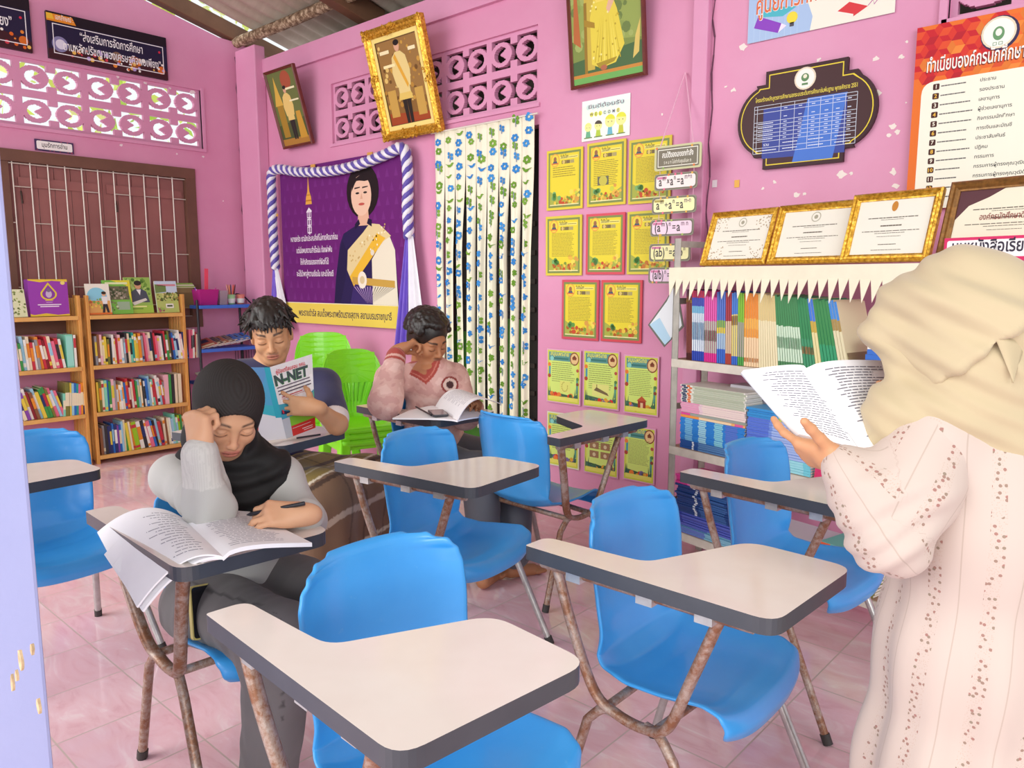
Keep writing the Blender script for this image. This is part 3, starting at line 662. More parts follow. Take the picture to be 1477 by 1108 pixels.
# --- small blue rack in the corner
m_blk = flat('black_metal', '#2f2d33', .4, metal=.3); m_blueshelf = flat('blue_shelf', '#3d73d6', .4)
RY0, RY1, RXF, RXB = 2.99, 3.50, -6.17, -6.42
rk = thing('shelf_rack', 'small black metal rack with blue shelves in the room corner', 'rack', (RXF, RY0, 0))
for x in (0, RXB - RXF):
    for y in (0, RY1 - RY0): MB().tube([(x, y, .0), (x - .01, y - .012, 1.24)], .011, 6).build('post', m_blk, rk)
for z in (1.195, .83, .55): MB().box((RXB - RXF, 0, z - .028), (.006, RY1 - RY0, z)).build('shelf', m_blueshelf, rk, bevel=.003)
b = MB()
for k in range(9): b.tube([(.0, .3 + k*.025, .55), (.0, .3 + k*.025, .8)], .0025, 4)
b.tube([(0, .28, .66), (0, .51, .66)], .0025, 4); b.build('wire_side', m_blk, rk)
# things on the rack
def clear(name, c, rough=.15, trans=.55):
    if name in M: return M[name]
    t = NT(name); t.base(rgba(c)).set(rough); t.b.inputs['Transmission Weight'].default_value = trans; t.b.inputs['IOR'].default_value = 1.15; M[name] = t.m; return t.m
def tray(name, label, y0, y1, h, mat, x0=-6.36, x1=-6.2, z=1.195):
    o = thing(name, label, 'container', ((x0 + x1)/2, (y0 + y1)/2, z + .001)); w, d = (y1 - y0)/2, (x1 - x0)/2; b = MB(); th = .004
    v = lambda q, zz, g: [(d*q*sx, w*q*sy, zz) for sx, sy in ((1, -1), (1, 1), (-1, 1), (-1, -1))]
    o4, o5, i4, i5 = v(.82, 0, 0), v(1, h, 0), v(.78, .004, 0), v(.95, h, 0)
    vv = o4 + o5 + i4 + i5; f = [(3, 2, 1, 0), (8, 9, 10, 11)]
    for k in range(4): m = (k + 1) % 4; f += [(k, m, 4 + m, 4 + k), (8 + k, 12 + k, 12 + m, 8 + m), (4 + k, 4 + m, 12 + m, 12 + k)]
    b.add(vv, f); b.build('tub', mat, o); return o
tray('storage_basket', 'see-through magenta basket holding rulers on the blue rack', 3.015, 3.185, .13, clear('magenta_plastic', '#d83fa8', .2, .45))
MB().box((-.002, -.016, 0), (.002, .016, .3)).build('ruler', flat('red_plastic', '#f0506a', .3), None, (-6.285, 3.11, 1.20), (math.radians(-3), 0, 0))
tag(bpy.data.objects['ruler'], 'red plastic ruler standing up out of the magenta basket', 'ruler')
for k, (c, y, a) in enumerate((('#8a5ad0', 3.06, 20), ('#f090c8', 3.09, 32), ('#c03a8c', 3.12, -22))):
    tag(MB().tube([(0, 0, 0), (0, 0, .145)], .005, 6).build('marker_pen', flat('pen' + str(k), c, .4), None, (-6.27 + k*.018, y, 1.205), (math.radians(a), 0, 0)), f'{("violet", "pale pink", "dark magenta")[k]} marker pen lying slanted inside the magenta basket', 'pen')
tray('storage_basket', 'clear plastic pencil tub beside the magenta basket on the blue rack', 3.195, 3.265, .12, clear('clear_plastic', '#d8c6d2', .2, .6))
def cup(label, y, col, h=.085):
    o = thing('cup', label, 'cup', (-6.26, y, 1.196)); b = MB(); b.lathe([(0, 0), (.028, 0), (.036, h), (.033, h), (.026, .006), (0, .006)], col=col); b.build('tumbler', vcol('cup_plastic', .35), o)
    b = MB(); b.lathe([(.0295, .012), (.0345, .05)], col='#f3efe6'); b.build('label_band', vcol('cup_plastic', .35), o); return o
cup('pale green plastic cup full of pencils on the blue rack', 3.325, '#a9d8a0')
cup('coral pink plastic cup on the blue rack next to the pencil cup', 3.41, '#e48a7c')
for k in range(7):
    c, cn = (('#d86a3a', 'orange'), ('#2c2a30', 'black'), ('#c83a3a', 'red'), ('#33313c', 'charcoal'), ('#b8603a', 'rust'), ('#e8b0a0', 'pale pink'), ('#e0903a', 'amber'))[k]
    a = 2*PI*k/7; tag(MB().tube([(0, 0, 0), (0, 0, .15), (0, 0, .165)], .004, 6, rs=[.004, .004, .001]).build('pencil', flat('pencil' + cn, c, .5), None, (-6.26 + .010*math.cos(a), 3.325 + .010*math.sin(a), 1.206), (math.radians(-10*math.sin(a)), math.radians(10*math.cos(a)), 0)), f'{cn} pencil standing in the pale green cup', 'pencil', 'pencils in the green cup')
tag(MB().tube(bez([(-6.3, 3.39, 1.2), (-6.3, 3.36, 1.25), (-6.3, 3.40, 1.285), (-6.3, 3.47, 1.255), (-6.3, 3.53, 1.20)], 6), .006, 8).build('cable', m_blk), 'black cable arching behind the coral pink cup', 'cable')
for k in range(7):
    c = ('#c0604a', '#6a5a4a', '#b8704a', '#8a7a6a', '#3a78c8', '#4a88d0', '#3f80d8')[k]; cn = ('rust red', 'dark brown', 'orange', 'grey', 'blue', 'light blue', 'bright blue')[k]
    b = MB(); b.box((-.2, 0, 0), (0, .15, .004), '#e8e4da'); b.quad((-.199, .002, .0044), (-.001, .002, .0044), (-.001, .148, .0044), (-.199, .148, .0044), c)
    b.quad((-.05, .02, .0048), (-.02, .02, .0048), (-.02, .13, .0048), (-.05, .13, .0048), '#e8d8b0'); b.quad((-.17, .03, .0048), (-.1, .03, .0048), (-.1, .12, .0048), (-.17, .12, .0048), '#2c3a5a')
    tag(b.build('magazine', m_book, None, (-6.185, 3.0 + k*.053, .832 + k*.0052), (math.radians(14), math.radians(12), 0)), f'{cn} magazine, {ordw(k)} of the fanned row on the lower blue shelf', 'magazine', 'magazines fanned on the blue rack')
for k in range(4):
    b = MB(); b.box((-.2, 0, 0), (0, .12, .012), ('#dfe8d0', '#cfd8c8', '#e8e0e8', '#88b070')[k])
    tag(b.build('booklet', m_book, None, (-6.18, 3.02 + k*.11, .552), (math.radians(8), math.radians(16), 0)), f'{("pale green", "grey-green", "lilac", "green")[k]} booklet on the lowest shelf of the blue rack', 'booklet')
b = MB(); b.box((-.06, 0, 0), (0, .16, .17), '#8f7d50'); b.quad((.0006, .01, .01), (.0006, .15, .01), (.0006, .15, .13), (.0006, .01, .13), '#77683f')
for k in range(5): b.box((-.07 - .0, -.01 + k*.004, .17 + k*.008), (.01, .17 - k*.006, .177 + k*.008), ('#d9dcae', '#8cb84a', '#e8e4d0', '#b8c88a', '#86b648')[k])
tag(b.build('magazine_bundle', m_book, None, (-6.34, 2.875, 1.17), (0, 0, 0)), 'bundle of magazines between the bookcase and the blue rack', 'bundle')
# ================================================================ metal book rack by the back wall
m_ang = flat('grey_angle_iron', '#bdbcb2', .4, metal=.3, var=.15); m_ply = flat('plywood_shelf', '#a98a72', .6, var=.2, scale=6); m_lip = flat('painted_lip', '#d9d2c4', .45, var=.1)
RO = Vector((-1.925, 3.31, 0)); RA = math.radians(-13); ru = Vector((math.cos(RA), math.sin(RA), 0)); rv = Vector((-math.sin(RA), math.cos(RA), 0))
RL, RD = 1.95, .25
def rk_at(px, py):
    d = ray(px, py); t_ = (RO - _C).dot(rv)/d.dot(rv); p = _C + d*t_; return (p - RO).dot(ru), p.z
def rw(u, v, z): return RO + ru*u + rv*v + Vector((0, 0, z))
rack = thing('book_rack', 'tall grey angle-iron book rack with plywood shelves by the back wall', 'rack', RO, (0, 0, RA))
for u in (0, RL - .04):
    for v in (0, RD - .03):
        h = 1.60 if v == 0 else 1.56
        b = MB(); b.box((u, v, 0), (u + .04, v + .004, h)).box((u, v, 0), (u + .004, v + .03, h)); b.build('post', m_ang, rack)
RZ = (1.02, .585, .16); ztop = 1.46
for z in RZ + (ztop,):
    s_ = MB(); s_.box((.004, .004, z - .012), (RL - .004, RD, z)); sh_ = s_.build('shelf', m_ply, rack)
    MB().box((.004, -.004, z - .04), (RL - .004, .004, z - .001)).build('shelf_lip', m_lip, sh_)
for z in (1.30, .78, .30, 1.575):
    b = MB(); b.box((0, .0, z - .015), (.006, RD, z + .015)); b.build('side_brace', m_ang, rack)
MB().box((0, RD - .006, 1.56), (.6, RD, 1.59)).build('back_brace', m_ang, rack)
# zigzag valance of cream cloth along the rack top
b = MB(); n = 44; L0 = -.02; L1 = RL
for i in range(n):
    u0 = L0 + (L1 - L0)*i/n; u1 = L0 + (L1 - L0)*(i + 1)/n; um = (u0 + u1)/2 + rb.uniform(-.006, .006); zt_ = 1.462; zm = 1.405 + rb.uniform(-.006, .006); zb = 1.318 + rb.uniform(-.016, .012); y = -.012
    tl_ = -.028 - rb.uniform(0, .012)
    pts = [(u0, y, zt_), (u1, y, zt_), (u1, y, zm), (um, tl_, zb), (u0, y, zm)]; b.add(pts, [(0, 4, 2, 1), (4, 3, 2)])
b.quad((L0, -.012, zt_), (L1, -.012, zt_), (L1, .15, zt_ + .002), (L0, .15, zt_ + .002))
o = b.build('valance', flat('cream_cloth', '#f3ecd2', .8, var=.04), None, RO, (0, 0, RA)); so = o.modifiers.new('s', 'SOLIDIFY'); so.thickness = .0025
tag(o, 'cream cloth valance with zigzag points along the rack top', 'valance')
# upright booklets on the upper shelf
UPR = [('brown', .012, 3, [(0, 1, '#7a3f38'), (.82, .86, '#d8b84a'), (0, .1, '#4a2a30'), (.9, 1, '#8a6ab0')]),
       ('blue and white', .0125, 6, [(0, .14, '#2c48b0'), (.14, .68, '#dce9f2'), (.3, .55, '#a9d0e4'), (.68, .78, '#7ec0e0'), (.78, .9, '#4a58b8'), (.9, 1, '#c83a50')]),
       ('magenta and grey', .0125, 6, [(0, .13, '#d8308f'), (.13, .58, '#b4b4a8'), (.3, .45, '#8a8a6a'), (.58, 1, '#e060b0'), (.92, 1, '#c83a50')]),
       ('blue and yellow', .0125, 4, [(0, .2, '#3a6ac8'), (.2, .42, '#a9c4d8'), (.42, .5, '#e0cc3c'), (.5, .6, '#8ab04a'), (.6, 1, '#5a78c8')]),
       ('red and tan', .0115, 3, [(0, .15, '#b0443a'), (.15, .6, '#d8c0a0'), (.6, 1, '#a83c4c')]),
       ('yellow and blue', .0115, 3, [(0, .12, '#3a6ac8'), (.12, .7, '#e2d27a'), (.55, .68, '#c89a2c'), (.7, 1, '#4f86d8')]),
       ('green and grey', .0115, 3, [(0, .12, '#4fa04a'), (.12, .6, '#a9a496'), (.6, 1, '#8cc83a')]),
       ('orange', .0135, 6, [(0, .4, '#f2d3a8'), (.06, .12, '#e8902f'), (.4, .52, '#ea9a3a'), (.52, .66, '#f0b04a'), (.66, 1, '#e88a2a')]),
       ('cream', .0125, 8, [(0, .65, '#eee2b8'), (.65, 1, '#dfc88a')]),
       ('green and white', .0125, 10, [(0, .12, '#4f8a58'), (.12, .6, '#cfe8cc'), (.3, .45, '#a9d8b0'), (.6, 1, '#3f8a52')]),
       ('teal green', .014, 4, [(0, .45, '#3f9468'), (.25, .35, '#b88a5a'), (.45, 1, '#2f8a52')]),
       ('blue and straw', .014, 2, [(0, .55, '#e8dca0'), (.55, .7, '#c8a83c'), (.7, 1, '#3a78d8')]),
       ('leaf green', .015, 5, [(0, .4, '#2f9a68'), (.4, 1, '#348a48')]),
       ('straw yellow', .014, 3, [(0, .6, '#e2d8b0'), (.6, .75, '#a88a4a'), (.75, 1, '#3a88d8')])]
u = .085; i = 0; NB = sum(x[2] for x in UPR)
zz = RZ[0] + .001
for cn, w, cnt, segs in UPR:
    for k in range(cnt):
        f = i/NB; lean = 2 + 13*max(0, f - .45)/.55; a = math.radians(-lean); h = .335 - .03*f + rb.uniform(-.004, .004)
        # local: spine faces -v (towards the room); rack space: thickness along u
        me = book_mesh(w*.84, h, .2, segs[0][2], segs)
        m4 = Matrix.Rotation(RA, 4, 'Z') @ Matrix.Rotation(math.radians(-lean), 4, 'Y') @ Matrix.Rotation(-PI/2, 4, 'Z')
        o = me.build('booklet', m_book); p = rw(u, .012, zz); m4.translation = p; o.matrix_world = m4
        tag(o, f'{cn} booklet, {ordw(k)} of that colour from the rack post, upper shelf', 'booklet', 'booklets standing on the upper rack shelf'); i += 1; u += w/math.cos(a)
uend = u
# slumped magazines and the pile of blue books
for k in range(4):
    m4 = Matrix.Rotation(RA, 4, 'Z') @ Matrix.Rotation(math.radians(-28 - k*13), 4, 'Y') @ Matrix.Rotation(-PI/2, 4, 'Z')
    o = book_mesh(.01, .30, .2, ('#8a7a5a', '#5a4a6a', '#33406a', '#b05a6a')[k], [(.1, .9, ('#8a7a5a', '#4a4a78', '#2c3a68', '#5a4a5a')[k])]).build('magazine', m_book); m4.translation = rw(uend + .012 + k*.018, .02 + k*.012, zz); o.matrix_world = m4
    tag(o, f'{("tan", "violet grey", "dark blue", "dull red")[k]} magazine slumped over beside the standing booklets', 'magazine', 'slumped magazines on the upper rack shelf')
def pile(name, px0, px1, zb, items, where, group, depth=.2, jig=.004, v0=.012, label=None, cat='booklet'):
    """booklets lying flat; items: list of (colour name, thickness, edge segments)"""
    u0, u1 = px0, px1; z = zb + .001
    for k, (cn, th, c, segs) in enumerate(items):
        b = MB(); w = (u1 - u0); j = rb.uniform(-jig, jig); d = depth*rb.uniform(.95, 1.03)
        b.box((0, 0, 0), (w, d, .0012), c); b.box((0, 0, th - .0012), (w, d, th), c); b.box((0, 0, .0012), (w, .0012, th - .0012), c); b.box((.002, .002, .0012), (w - .003, d - .003, th - .0012), PAGE)
        for s0, s1, cc in segs: b.quad((s0*w, -.0004, .0004), (s1*w, -.0004, .0004), (s1*w, -.0004, th - .0008), (s0*w, -.0004, th - .0008), cc)
        b.quad((w + .0003, .002, .0016), (w + .0003, d - .003, .0016), (w + .0003, d - .003, th - .0016), (w + .0003, .002, th - .0016), PAGE)
        o = b.build(name, m_book, None, rw(u0 + j, v0 + rb.uniform(-jig, jig), z), (0, 0, RA)); z += th + .0006
        n = len(items); pos = 'bottom one' if k == 0 else 'top one' if k == n - 1 else f'{ordw(k)} from the bottom'
        tag(o, f'{cn} {cat}, {pos}, pile {where}', cat, group)
    return z
def U(px, z): # px on the front plane at height z -> u
    lo, hi = 0., 1108.
    for _ in range(40):
        m = (lo + hi)/2; uu, q = rk_at(px, m)
        if q > z: lo = m
        else: hi = m
    return uu
ua, ub_, uc, ud = U(978, RZ[1]), U(1070, RZ[1]), U(1166, RZ[1]), U(1205, RZ[1])
it = [('dark blue', .0095, '#24549c', [(.2, .23, '#e8eef4'), (.3, .75, '#5a86b8')])]*4 + [('bright blue', .0088, '#2f86d8', [(.08, .2, '#7cc0e8'), (.3, .42, '#a4d8e8'), (.55, .68, '#8ad0e0'), (.72, .9, '#5a78d0')])]*12
it += [('orange and pink', .012, '#f0b070', [(0, .3, '#f09a4a'), (.3, .8, '#f4d8b0'), (.85, .97, '#e060a0')]), ('grey', .012, '#9aa49a', [(0, .15, '#e04a9a'), (.2, .8, '#a0a8a0')])]
it += [('pale pink', .0095, '#ecd0d8', [(.0, .3, '#e8a0c0'), (.35, 1, '#f0dcd4')])]*5 + [('white striped', .0088, '#e6e4da', [(.02, .09, '#3a4a6a'), (.11, .16, '#e0703a'), (.2, .98, '#b8c0a8')])]*9
pile('booklet', ua, ub_, RZ[1], it, 'by the poster sheets, rack middle shelf', 'booklets piled flat at the outer end of the middle shelf')
it = [('pale cyan', .0105, '#7cd4e4', [(.1, .9, '#a4e4ee')])]*5 + [('lilac blue', .0105, '#7c9ce4', [(.0, .35, '#5a78d8'), (.4, 1, '#a9c0f0')])]*14 + [('sky blue', .0105, '#4aa4dc', [(0, .4, '#3a94d8'), (.5, .6, '#c8d84a'), (.65, 1, '#9ad0d8')])]*4
pile('booklet', ub_ + .01, uc, RZ[1], it, 'next to the white striped pile, middle shelf', 'booklets piled flat in the middle of the middle shelf')
it = [('crimson pink', .0105, '#e03a72', [(.1, .9, '#f06a94')])]*4
pile('booklet', uc + .02, U(1290, RZ[1]), RZ[1], it, 'under the reader\'s hand, middle shelf', 'pink booklets under the reader\'s hand')
# grey ring binders behind
for k, (c, cn) in enumerate((('#8a8890', 'dark grey'), ('#c8c4cc', 'pale grey'))):
    b = MB(); b.box((0, 0, 0), (.28, .1, .035), c); b.box((.28, .005, .004), (.283, .095, .031), '#efeae4')
    tag(b.build('ring_binder', m_book, None, rw(ua + .2, .13, RZ[1] + .256 + k*.036), (0, 0, RA)), f'{cn} ring binder lying on the booklet pile by the rear post', 'binder')
u1a, u1b = U(1245, RZ[0]), U(1325, RZ[0])
it = [('royal blue', .019, '#2f6cc8', [(.45, .8, '#c8dcf4')])]*6 + [('white', .016, '#f2f0ea', []), ('rose pink', .009, '#e86a8a', []), ('pink', .009, '#e0788a', [])]
pile('book', u1a, u1b, RZ[0], it, 'beside the reader\'s face, upper shelf', 'books piled flat on the upper rack shelf', cat='book')
b = MB(); b.box((0, 0, 0), (.1, .012, .13), '#4a5a5e'); b.quad((.02, -.0005, .02), (.05, -.0005, .02), (.05, -.0005, .06), (.02, -.0005, .06), '#8a9a9a')
tag(b.build('notebook', m_book, None, rw(u1a - .005, .19, RZ[0] + .12), (math.radians(-4), 0, RA)), 'dark slate notebook standing behind the pile of blue books', 'notebook')
zb = RZ[2]
ul0, ul1 = U(972, zb), U(1062, zb)
it = [('pale teal blue', .0095, '#7cb8d8', [(.0, .5, '#6a80d0'), (.5, 1, '#8ac4dc')])]*4 + [('indigo', .0095, '#3f4fb0', [(.1, .9, '#5a6ac8')])]*6 + [('navy', .0095, '#1f4484', [(.3, .34, '#e0e8f0'), (.4, .8, '#3a68a8')])]*14 + [('hot pink', .011, '#e0409a', [(.2, .8, '#f080c0')])]*4
pile('booklet', ul0, ul1, zb, it, 'nearest the poster sheets, bottom rack shelf', 'booklets piled flat on the bottom rack shelf', jig=.008)
um0, um1 = U(1105, zb), U(1200, zb)
it = [('violet blue', .011, '#5a68c8', [(.2, .8, '#8a98e0')])]*8 + [('grey white', .011, '#d4d4dc', [(.1, .6, '#b0b8d0')])]*5
pile('booklet', um0 - .07, um1 - .09, zb, it, 'behind the blue seat, bottom rack shelf', 'booklets behind the blue seat')
it = [('olive', .012, '#8a8a4a', [(.1, .9, '#b0a860')])]*4 + [('lime green', .011, '#a4cc2c', [(0, .3, '#8cc83a'), (.3, .9, '#d8dc4a')])]*6 + [('aqua and orange', .011, '#6ac4b8', [(.0, .2, '#e8603a'), (.3, .9, '#a4dc7a')])]*4
pile('booklet', um1 - .075, um1 + .17, zb, it, 'under the tablet arm, bottom rack shelf', 'bright booklets under the tablet arm')
it = [('grey', .012, '#8a8a8a', [(.1, .9, '#c8c4b8')])]*9
pile('booklet', 1.5, 1.8, RZ[1], it, 'behind the standing person, rack end', 'booklets at the far end of the middle shelf')
# ================================================================ lettering and prints
_ft = {}
def glyphs(body, bold=0.0):
    """outline mesh of a line of text: (verts, faces, width, height above baseline)"""
    k = (body, bold)
    if k in _ft: return _ft[k]
    cu = bpy.data.curves.new('lettering', 'FONT'); cu.body = body; cu.size = 1.0; cu.offset = bold; cu.resolution_u = 2
    ob = bpy.data.objects.new('lettering', cu); me = ob.to_mesh()
    v = [(q.co.x, q.co.y) for q in me.vertices]; f = [tuple(p.vertices) for p in me.polygons]
    ob.to_mesh_clear(); bpy.data.objects.remove(ob); bpy.data.curves.remove(cu)
    if not v: v = [(0, 0)]
    x0 = min(p[0] for p in v); x1 = max(p[0] for p in v)
    _ft[k] = ([(a - x0, b_) for a, b_ in v], f, max(1e-4, x1 - x0)); return _ft[k]
class Print:
    """a printed sheet in local XZ (x right, z up, facing -Y)"""
    EPS = .00035
    def __init__(s): s.b = MB(); s.y = 0.0
    def poly(s, pts, c, k=1): s.b.add([(x, s.y - s.EPS*k, z) for x, z in pts], [tuple(range(len(pts)))], c); return s
    def rect(s, x0, z0, x1, z1, c, k=1): return s.poly([(x0, z0), (x1, z0), (x1, z1), (x0, z1)], c, k)
    def disc(s, x, z, r, c, k=1, rz=None, n=22): return s.poly(disc(x, z, r, rz, n), c, k)
    def frame(s, x0, z0, x1, z1, w, c, k=1):
        return s.rect(x0, z0, x1, z0 + w, c, k).rect(x0, z1 - w, x1, z1, c, k).rect(x0, z0 + w, x0 + w, z1 - w, c, k).rect(x1 - w, z0 + w, x1, z1 - w, c, k)
    def text(s, body, x, z, h, c, k=3, w=None, align='c', bold=.012, slope=0.0):
        """h: letter size in metres (em); w: fit the line to this width"""
        v, f, tw = glyphs(body, bold); sx = (w/tw) if w else h; sz = h
        off = {'c': -tw*sx/2, 'l': 0, 'r': -tw*sx}[align]
        s.b.add([(x + off + a*sx, s.y - s.EPS*k, z + b_*sz + slope*(off + a*sx)) for a, b_ in v], f, c); return s
    def lines(s, x0, x1, z0, z1, n, c, k=2, th=.35, rng=None, ragged=.0, indent=.0):
        """rows of small print too fine to read"""
        rng = rng or rb; dz = (z1 - z0)/n
        for i in range(n):
            z = z1 - (i + .5)*dz; x = x0 + indent*(i % 4 == 0); xe = x1 - rng.random()*ragged
            while x < xe - 1e-4:
                w = min(rng.uniform(.025, .11)*(x1 - x0 + .05), xe - x)
                s.rect(x, z - dz*th/2, x + w, z + dz*th/2, c, k); x += w + (x1 - x0)*.012
        return s
    def build(s, name, parent=None, mat=None, loc=None, rot=None): return s.b.build(name, mat or m_paper, parent, loc, rot)
WB = (0, 0, 0); WLR = (0, 0, PI/2)
m_board = flat('board_edge', '#d8d4cc', .6)
m_gloss = vcol('glossy_print', .42, spec=.22)
def panel(name, label, cat, loc, w, h, rot=WB, th=.004, edge='#e6e2d8', mat=None, group=None):
    """a flat sheet or board: thing with a board mesh, returns (root, Print at the front face)"""
    b = MB().box((0, 0, 0), (w, th, h), edge); o = b.build(name, mat or m_paper, None, loc, rot); tag(o, label, cat, group)
    return o, Print()
# ---- two slogan boards and the small label on the window wall
def slogan(label, y0, y1, z0, z1, lines_, tagged, seed):
    w, h = y1 - y0, z1 - z0; o, p = panel('slogan_board', label, 'sign', (XL + .03, y0, z0), w, h, WLR, .028, '#2a2228'); r = random.Random(seed)
    p.rect(0, 0, w, h, '#261c26', 1); p.rect(.0, 0, w, h*.78, '#2a2340', 1.3)
    p.poly([(0, .0), (w, 0), (w, h*.2), (w*.8, h*.32), (w*.5, h*.22), (w*.2, h*.30), (0, h*.2)], '#43222a', 1.6); p.disc(.08, h*.33, .055, '#8a86b0', 1.9); p.disc(.085, h*.33, .035, '#e0dcec', 2.1)
    for i in range(46):
        x = r.uniform(.15, w - .02); z = r.uniform(.02, h*.36); p.disc(x, z, r.uniform(.006, .016), r.choice(['#e88a3a', '#f0c060', '#f4f0e8', '#d04050', '#e06a2a', '#b8a0d8']), 2.2 + .1*(i % 6), n=9)
    p.disc(w*.55, h*.30, .04, '#8a6a58', 2.1); p.disc(w*.70, h*.27, .045, '#9a5230', 2.1); p.disc(w*.94, h*.2, .03, '#d8702a', 2.1); p.disc(w*.93, h*.62, .009, '#d8304a', 2.3)
    p.frame(.035, h*.12, w - .03, h*.76, .006, '#f2eef2', 3.2)
    if tagged: p.poly([(0, h*.80), (.2, h*.80), (.175, h*.96), (0, h*.96)], '#e8902f', 3); p.poly([(0, h*.84), (.05, h*.84), (.04, h*.96), (0, h*.96)], '#f0c040', 3.2); p.text('เอกลักษณ์ :', .12, h*.85, .05, '#f6efe2', 8, w=.12)
    for t_, x, z, s_, ww in lines_: p.text(t_, x, z, s_, '#f6f3f6', 9, w=ww)
    p.build('lettering', o, m_gloss); return o
slogan('long dark slogan board with orange corner tag above the vent blocks', 2.105, 2.98, 3.025, 3.355, (('“ส่งเสริมการจัดการศึกษา', .45, .165, .085, .46), ('ตามหลักปรัชญาของเศรษฐกิจพอเพียง”', .46, .075, .085, .72)), True, 5)
slogan('dark slogan board cut off by the edge of the lavender wall', 1.10, 2.00, 3.035, 3.40, (('“คุณธรรมนำความรู้สู่ชีวิตพอเพียง”', .43, .15, .10, .70),), False, 9)
o, p = panel('corner_label', 'small white reading corner label with purple border above the window', 'sign', (XL + .015, 1.97, 2.352), .26, .08, WLR, .012, '#3a2a50')
p.rect(0, 0, .26, .08, '#3f2a58', 1).poly(rounded([(.01, .01), (.25, .01), (.25, .07), (.01, .07)], .012), '#f4f1ee', 2).text('มุมรักการอ่าน', .13, .028, .045, '#2e2430', 3, w=.17)
for i in range(10): p.disc(rb.uniform(.004, .256), rb.choice([.005, .075]), .003, '#e0506a', 1.6, n=6)
p.build('lettering', o)
# ---- gilt framed portraits leaning from the wall
t = NT('gilt_frame'); n = t.noise(t.coord(), 70, 4); t.base(t.ramp(n, [(.35, '#b07c20'), (.55, '#e6b43c'), (.75, '#f4d878')])).set(.3, metal=.65); t.bump(n, .5, .004); m_gilt = t.m
m_darkw = flat('dark_red_wood', '#6e2f22', .4, var=.2)
def gframe(b, w, h, fw, d, mi=0, step=True):
    prof = [(0, 0), (.0, -d*.7), (fw*.22, -d), (fw*.42, -d*.72), (fw*.66, -d*.82), (fw*.84, -d*.5), (fw, -d*.42), (fw, 0)]
    c = [(0, 0, 1, 1), (w, 0, -1, 1), (w, h, -1, -1), (0, h, 1, -1)]; v = []
    for x, z, sx, sz in c: v += [(x + sx*u, y, z + sz*u) for u, y in prof]
    m = len(prof); f = [(k*m + i, k*m + i + 1, ((k + 1) % 4)*m + i + 1, ((k + 1) % 4)*m + i) for k in range(4) for i in range(m - 1)]
    return b.add(v, f, '#d8a838', mi)
def person_print(p, w, h, x, z0, z1, coat, trou, skin='#d8a888', hair='#241c1a', seated=False, sash=None, k=5):
    H = z1 - z0
    p.poly([(x - .06*H, z0), (x - .005*H, z0), (x + .005*H, z0 + .46*H), (x - .09*H, z0 + .46*H)], trou, k); p.poly([(x + .01*H, z0), (x + .065*H, z0), (x + .09*H, z0 + .46*H), (x, z0 + .46*H)], trou, k)
    p.poly([(x - .11*H, z0 + .36*H), (x + .11*H, z0 + .36*H), (x + .10*H, z0 + .62*H), (x + .13*H, z0 + .80*H), (x + .05*H, z0 + .86*H), (x - .05*H, z0 + .86*H), (x - .13*H, z0 + .80*H), (x - .10*H, z0 + .62*H)], coat, k + .5)
    for sg in (-1, 1): p.poly([(x + sg*.13*H, z0 + .80*H), (x + sg*.17*H, z0 + .62*H), (x + sg*.13*H, z0 + .44*H), (x + sg*.09*H, z0 + .45*H), (x + sg*.10*H, z0 + .62*H)], coat, k + .4)
    p.disc(x, z0 + .925*H, .05*H, skin, k + .8, rz=.068*H); p.disc(x, z0 + .965*H, .055*H, hair, k + 1, rz=.035*H)
    if sash: p.poly([(x - .10*H, z0 + .80*H), (x - .06*H, z0 + .84*H), (x + .10*H, z0 + .46*H), (x + .07*H, z0 + .42*H)], sash, k + 1.2)
def portrait(label, bl, br, zb, ztop, lean, fw, mat, paint, y0=YB - .035, inner='#e8d28a'):
    w = br - bl; h = ztop
    o = thing('framed_portrait', label, 'picture', (bl, y0, zb), (math.radians(lean), 0, 0))
    b = MB(); gframe(b, w, h, fw, .04 if fw > .03 else .022); b.box((.002, .0, .002), (w - .002, .012, h - .002), '#5a4030'); b.build('frame', [mat], o)
    if fw > .03:
        p = Print(); p.y = -.012; p.frame(fw*.9, fw*.9, w - fw*.9, h - fw*.9, .035, '#f0dc82', 1); p.build('slip', o)
    p = Print(); p.y = -.006; p.rect(fw*.8, fw*.8, w - fw*.8, h - fw*.8, '#7a5a34', 0); paint(p, w, h, fw + (.035 if fw > .03 else 0)); p.build('picture', o, m_gloss)
    if fw > .05:
        r = random.Random(3)
        for cx_, cz in ((0, 0), (w, 0), (w, h), (0, h), (w/2, 0), (w/2, h), (0, h/2), (w, h/2)):
            b = MB()
            for j in range(16):
                x = cx_ + r.uniform(-.075, .075); z = cz + r.uniform(-.075, .075); x = min(max(x, .01), w - .01); z = min(max(z, .01), h - .01)
                if fw < x < w - fw and fw < z < h - fw: continue
                a = r.uniform(0, 6); P = [(x + .014*math.cos(a + q)*(1 - q/7), -.036, z + .014*math.sin(a + q)*(1 - q/7)) for q in (0, 1, 2, 3, 4, 5)]
                b.tube(P, .004, 5)
            b.build('scroll_ornament', m_gilt, o)
    return o
